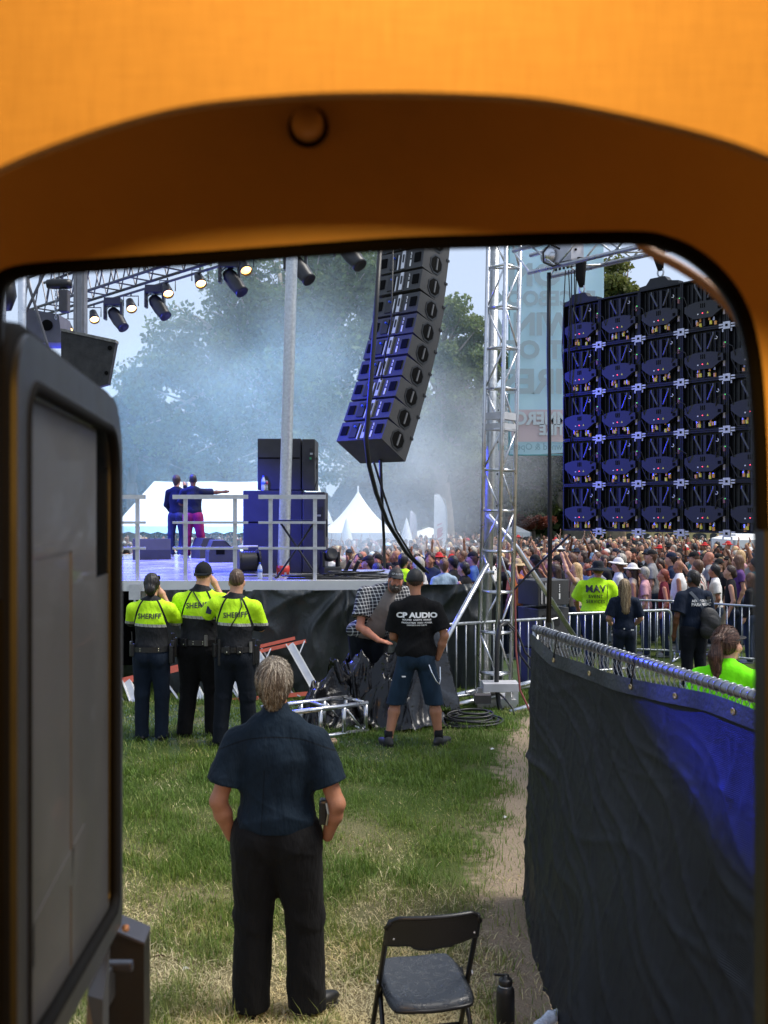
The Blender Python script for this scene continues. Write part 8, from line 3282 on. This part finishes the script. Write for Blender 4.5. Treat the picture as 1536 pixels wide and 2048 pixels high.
# raised inset panel in the lower half
ins = MB()
for (u0, u1, z0, z1) in ((.13, .42, HC - .06, HC - .045), (.40, .42, HC - .70, HC - .06), (.13, .145, HC - .70, HC - .06)):
    ins.hexa([door_pt(u0, z0, .004), door_pt(u1, z0, .004), door_pt(u1, z0, .006), door_pt(u0, z0, .006), door_pt(u0, z1, .004), door_pt(u1, z1, .004), door_pt(u1, z1, .006), door_pt(u0, z1, .006)])
ins.build('panel_moulding', PANE, door)
# diagonal stiffener along the lower edge
MB().hexa([door_pt(.02, dz_b0 + .10, .004), door_pt(DLn - .30, dz_b0 + (dz_b1 - dz_b0) * .62 + .20, .004), door_pt(DLn - .30, dz_b0 + (dz_b1 - dz_b0) * .62 + .20, .006), door_pt(.02, dz_b0 + .10, .006), door_pt(.02, dz_b0 + .16, .004), door_pt(DLn - .34, dz_b0 + (dz_b1 - dz_b0) * .62 + .25, .004), door_pt(DLn - .34, dz_b0 + (dz_b1 - dz_b0) * .62 + .25, .006), door_pt(.02, dz_b0 + .16, .006)]).build('stiffener', PANE, door)
hz_ = P(0, 1640, 2.02).z
lt = MB().box(door_pt(DLn - .03, HC - .93, -.01), (.035, .05, .07), bev=.008).build('door_latch', BLACKP, door)
MB().box(door_pt(DLn - .02, HC - .90, .02), (.05, .02, .02), bev=.005).build('latch_lever', M('lever_blue_grey', (.018, .020, .028), .3), lt)
MB().hexa([door_pt(.60, HC - .98, -.01), door_pt(.68, HC - .98, -.01), door_pt(.68, HC - .98, .02), door_pt(.60, HC - .98, .02), door_pt(.64, HC - .86, -.01), door_pt(.70, HC - .80, -.01), door_pt(.70, HC - .80, .02), door_pt(.62, HC - .86, .02)]).build('strike_plate', M('strike_pale', (.035, .038, .045), .4, .2), lt)
MB().lathe([(.008, 0), (.0001, .006)], 10, door_pt(DLn - .02, dz_b1 - .01, .03), Matrix.Rotation(R(90), 3, 'X')).build('bolt', M('bolt_copper', (.55, .30, .18), .3, .8, var=0), door)
# grey edge strip on the outer side of the door
MB().hexa([door_pt(DLn + .012, HC - .45, -.03), door_pt(DLn + .018, HC - .45, -.03), door_pt(DLn + .018, HC - .45, -.01), door_pt(DLn + .012, HC - .45, -.01), door_pt(DLn + .012, HC - .28, -.03), door_pt(DLn + .018, HC - .28, -.03), door_pt(DLn + .018, HC - .28, -.01), door_pt(DLn + .012, HC - .28, -.01)]).build('edge_catch', M('catch_grey', (.45, .50, .55), .4), door)

# warm ceiling lamp of the cabin
cl_ = bpy.data.lights.new('cabin_lamp_and_fill', 'AREA')
cl_.energy = 1.05
cl_.size = .16
cl_.color = (1.0, .56, .15)
co = bpy.data.objects.new('cabin_lamp_and_fill', cl_)
COL.objects.link(co)
co.location = (.03, .50, 3.20)
co.rotation_euler = (Vector((.0, DV, 3.03)) - co.location).to_track_quat('-Z', 'Y').to_euler()

c2 = bpy.data.lights.new('cabin_lamp_and_fill', 'AREA')  # warm fill added behind the camera to brighten the header panel
c2.energy = 28.0
c2.size = .35
c2.color = (1.0, .50, .09)
co = bpy.data.objects.new('cabin_lamp_and_fill', c2)
COL.objects.link(co)
co.location = (.25, -.9, 3.1)
co.rotation_euler = (Vector((.0, 1.1, 3.0)) - co.location).to_track_quat('-Z', 'Y').to_euler()

# ================================================================== SMOKE of the stage machines
def smoke(label, c, rad, dens, seed, col=(.95, .96, 1.0), nscale=.35):
    m = bpy.data.materials.new('stage_smoke')
    m.use_nodes = True
    t = m.node_tree
    t.nodes.clear()
    N = Nodes(m)
    out = N.n('ShaderNodeOutputMaterial')
    pv = N.n('ShaderNodeVolumePrincipled')
    pv.inputs['Color'].default_value = (*col, 1)
    pv.inputs['Anisotropy'].default_value = .15
    x, y, z = N.xyz()
    d2 = N.math('ADD', N.math('ADD', N.math('POWER', x, 2), N.math('POWER', y, 2)), N.math('POWER', z, 2))
    fall = N.rng(N.math('SQRT', d2), .3, 1.0, 1, 0)
    mp = N.n('ShaderNodeMapping')
    mp.inputs['Location'].default_value = (seed, seed * .7, 0)
    mp.inputs['Scale'].default_value = tuple(r * nscale for r in rad)
    N.l(N.obj(), mp.inputs['Vector'])
    nz = N.n('ShaderNodeTexNoise')
    nz.inputs['Scale'].default_value = 1
    nz.inputs['Detail'].default_value = 3
    N.l(mp.outputs[0], nz.inputs['Vector'])
    f = N.rng(nz.outputs['Fac'], .36, .66, .15, 1)
    N.l(N.math('MULTIPLY', N.math('MULTIPLY', fall, f), dens), pv.inputs['Density'])
    N.l(pv.outputs[0], out.inputs['Volume'])
    import bmesh
    bm = bmesh.new()
    bmesh.ops.create_icosphere(bm, subdivisions=3, radius=1)
    me = bpy.data.meshes.new('smoke')
    bm.to_mesh(me)
    bm.free()
    me.materials.append(m)
    o = bpy.data.objects.new('smoke', me)
    COL.objects.link(o)
    o.location = c
    o.scale = rad
    tag(o, label, kind='stuff')
    return o


smoke('blue white stage smoke drifting before the great cottonwood', (-4.8, 33, 5.8), (10.5, 8.5, 8.8), .066, 1.3, (.80, .92, 1.0))  # blue of the stage light is put into this smoke's colour
smoke('pale smoke cloud above the white canopies', (2.6, 42, 5.0), (5.6, 5, 4.0), .17, 5.1)
smoke('low smoke lying over the middle of the crowd', (-.8, 31, 1.6), (5.5, 6.5, 1.9), .10, 9.4)
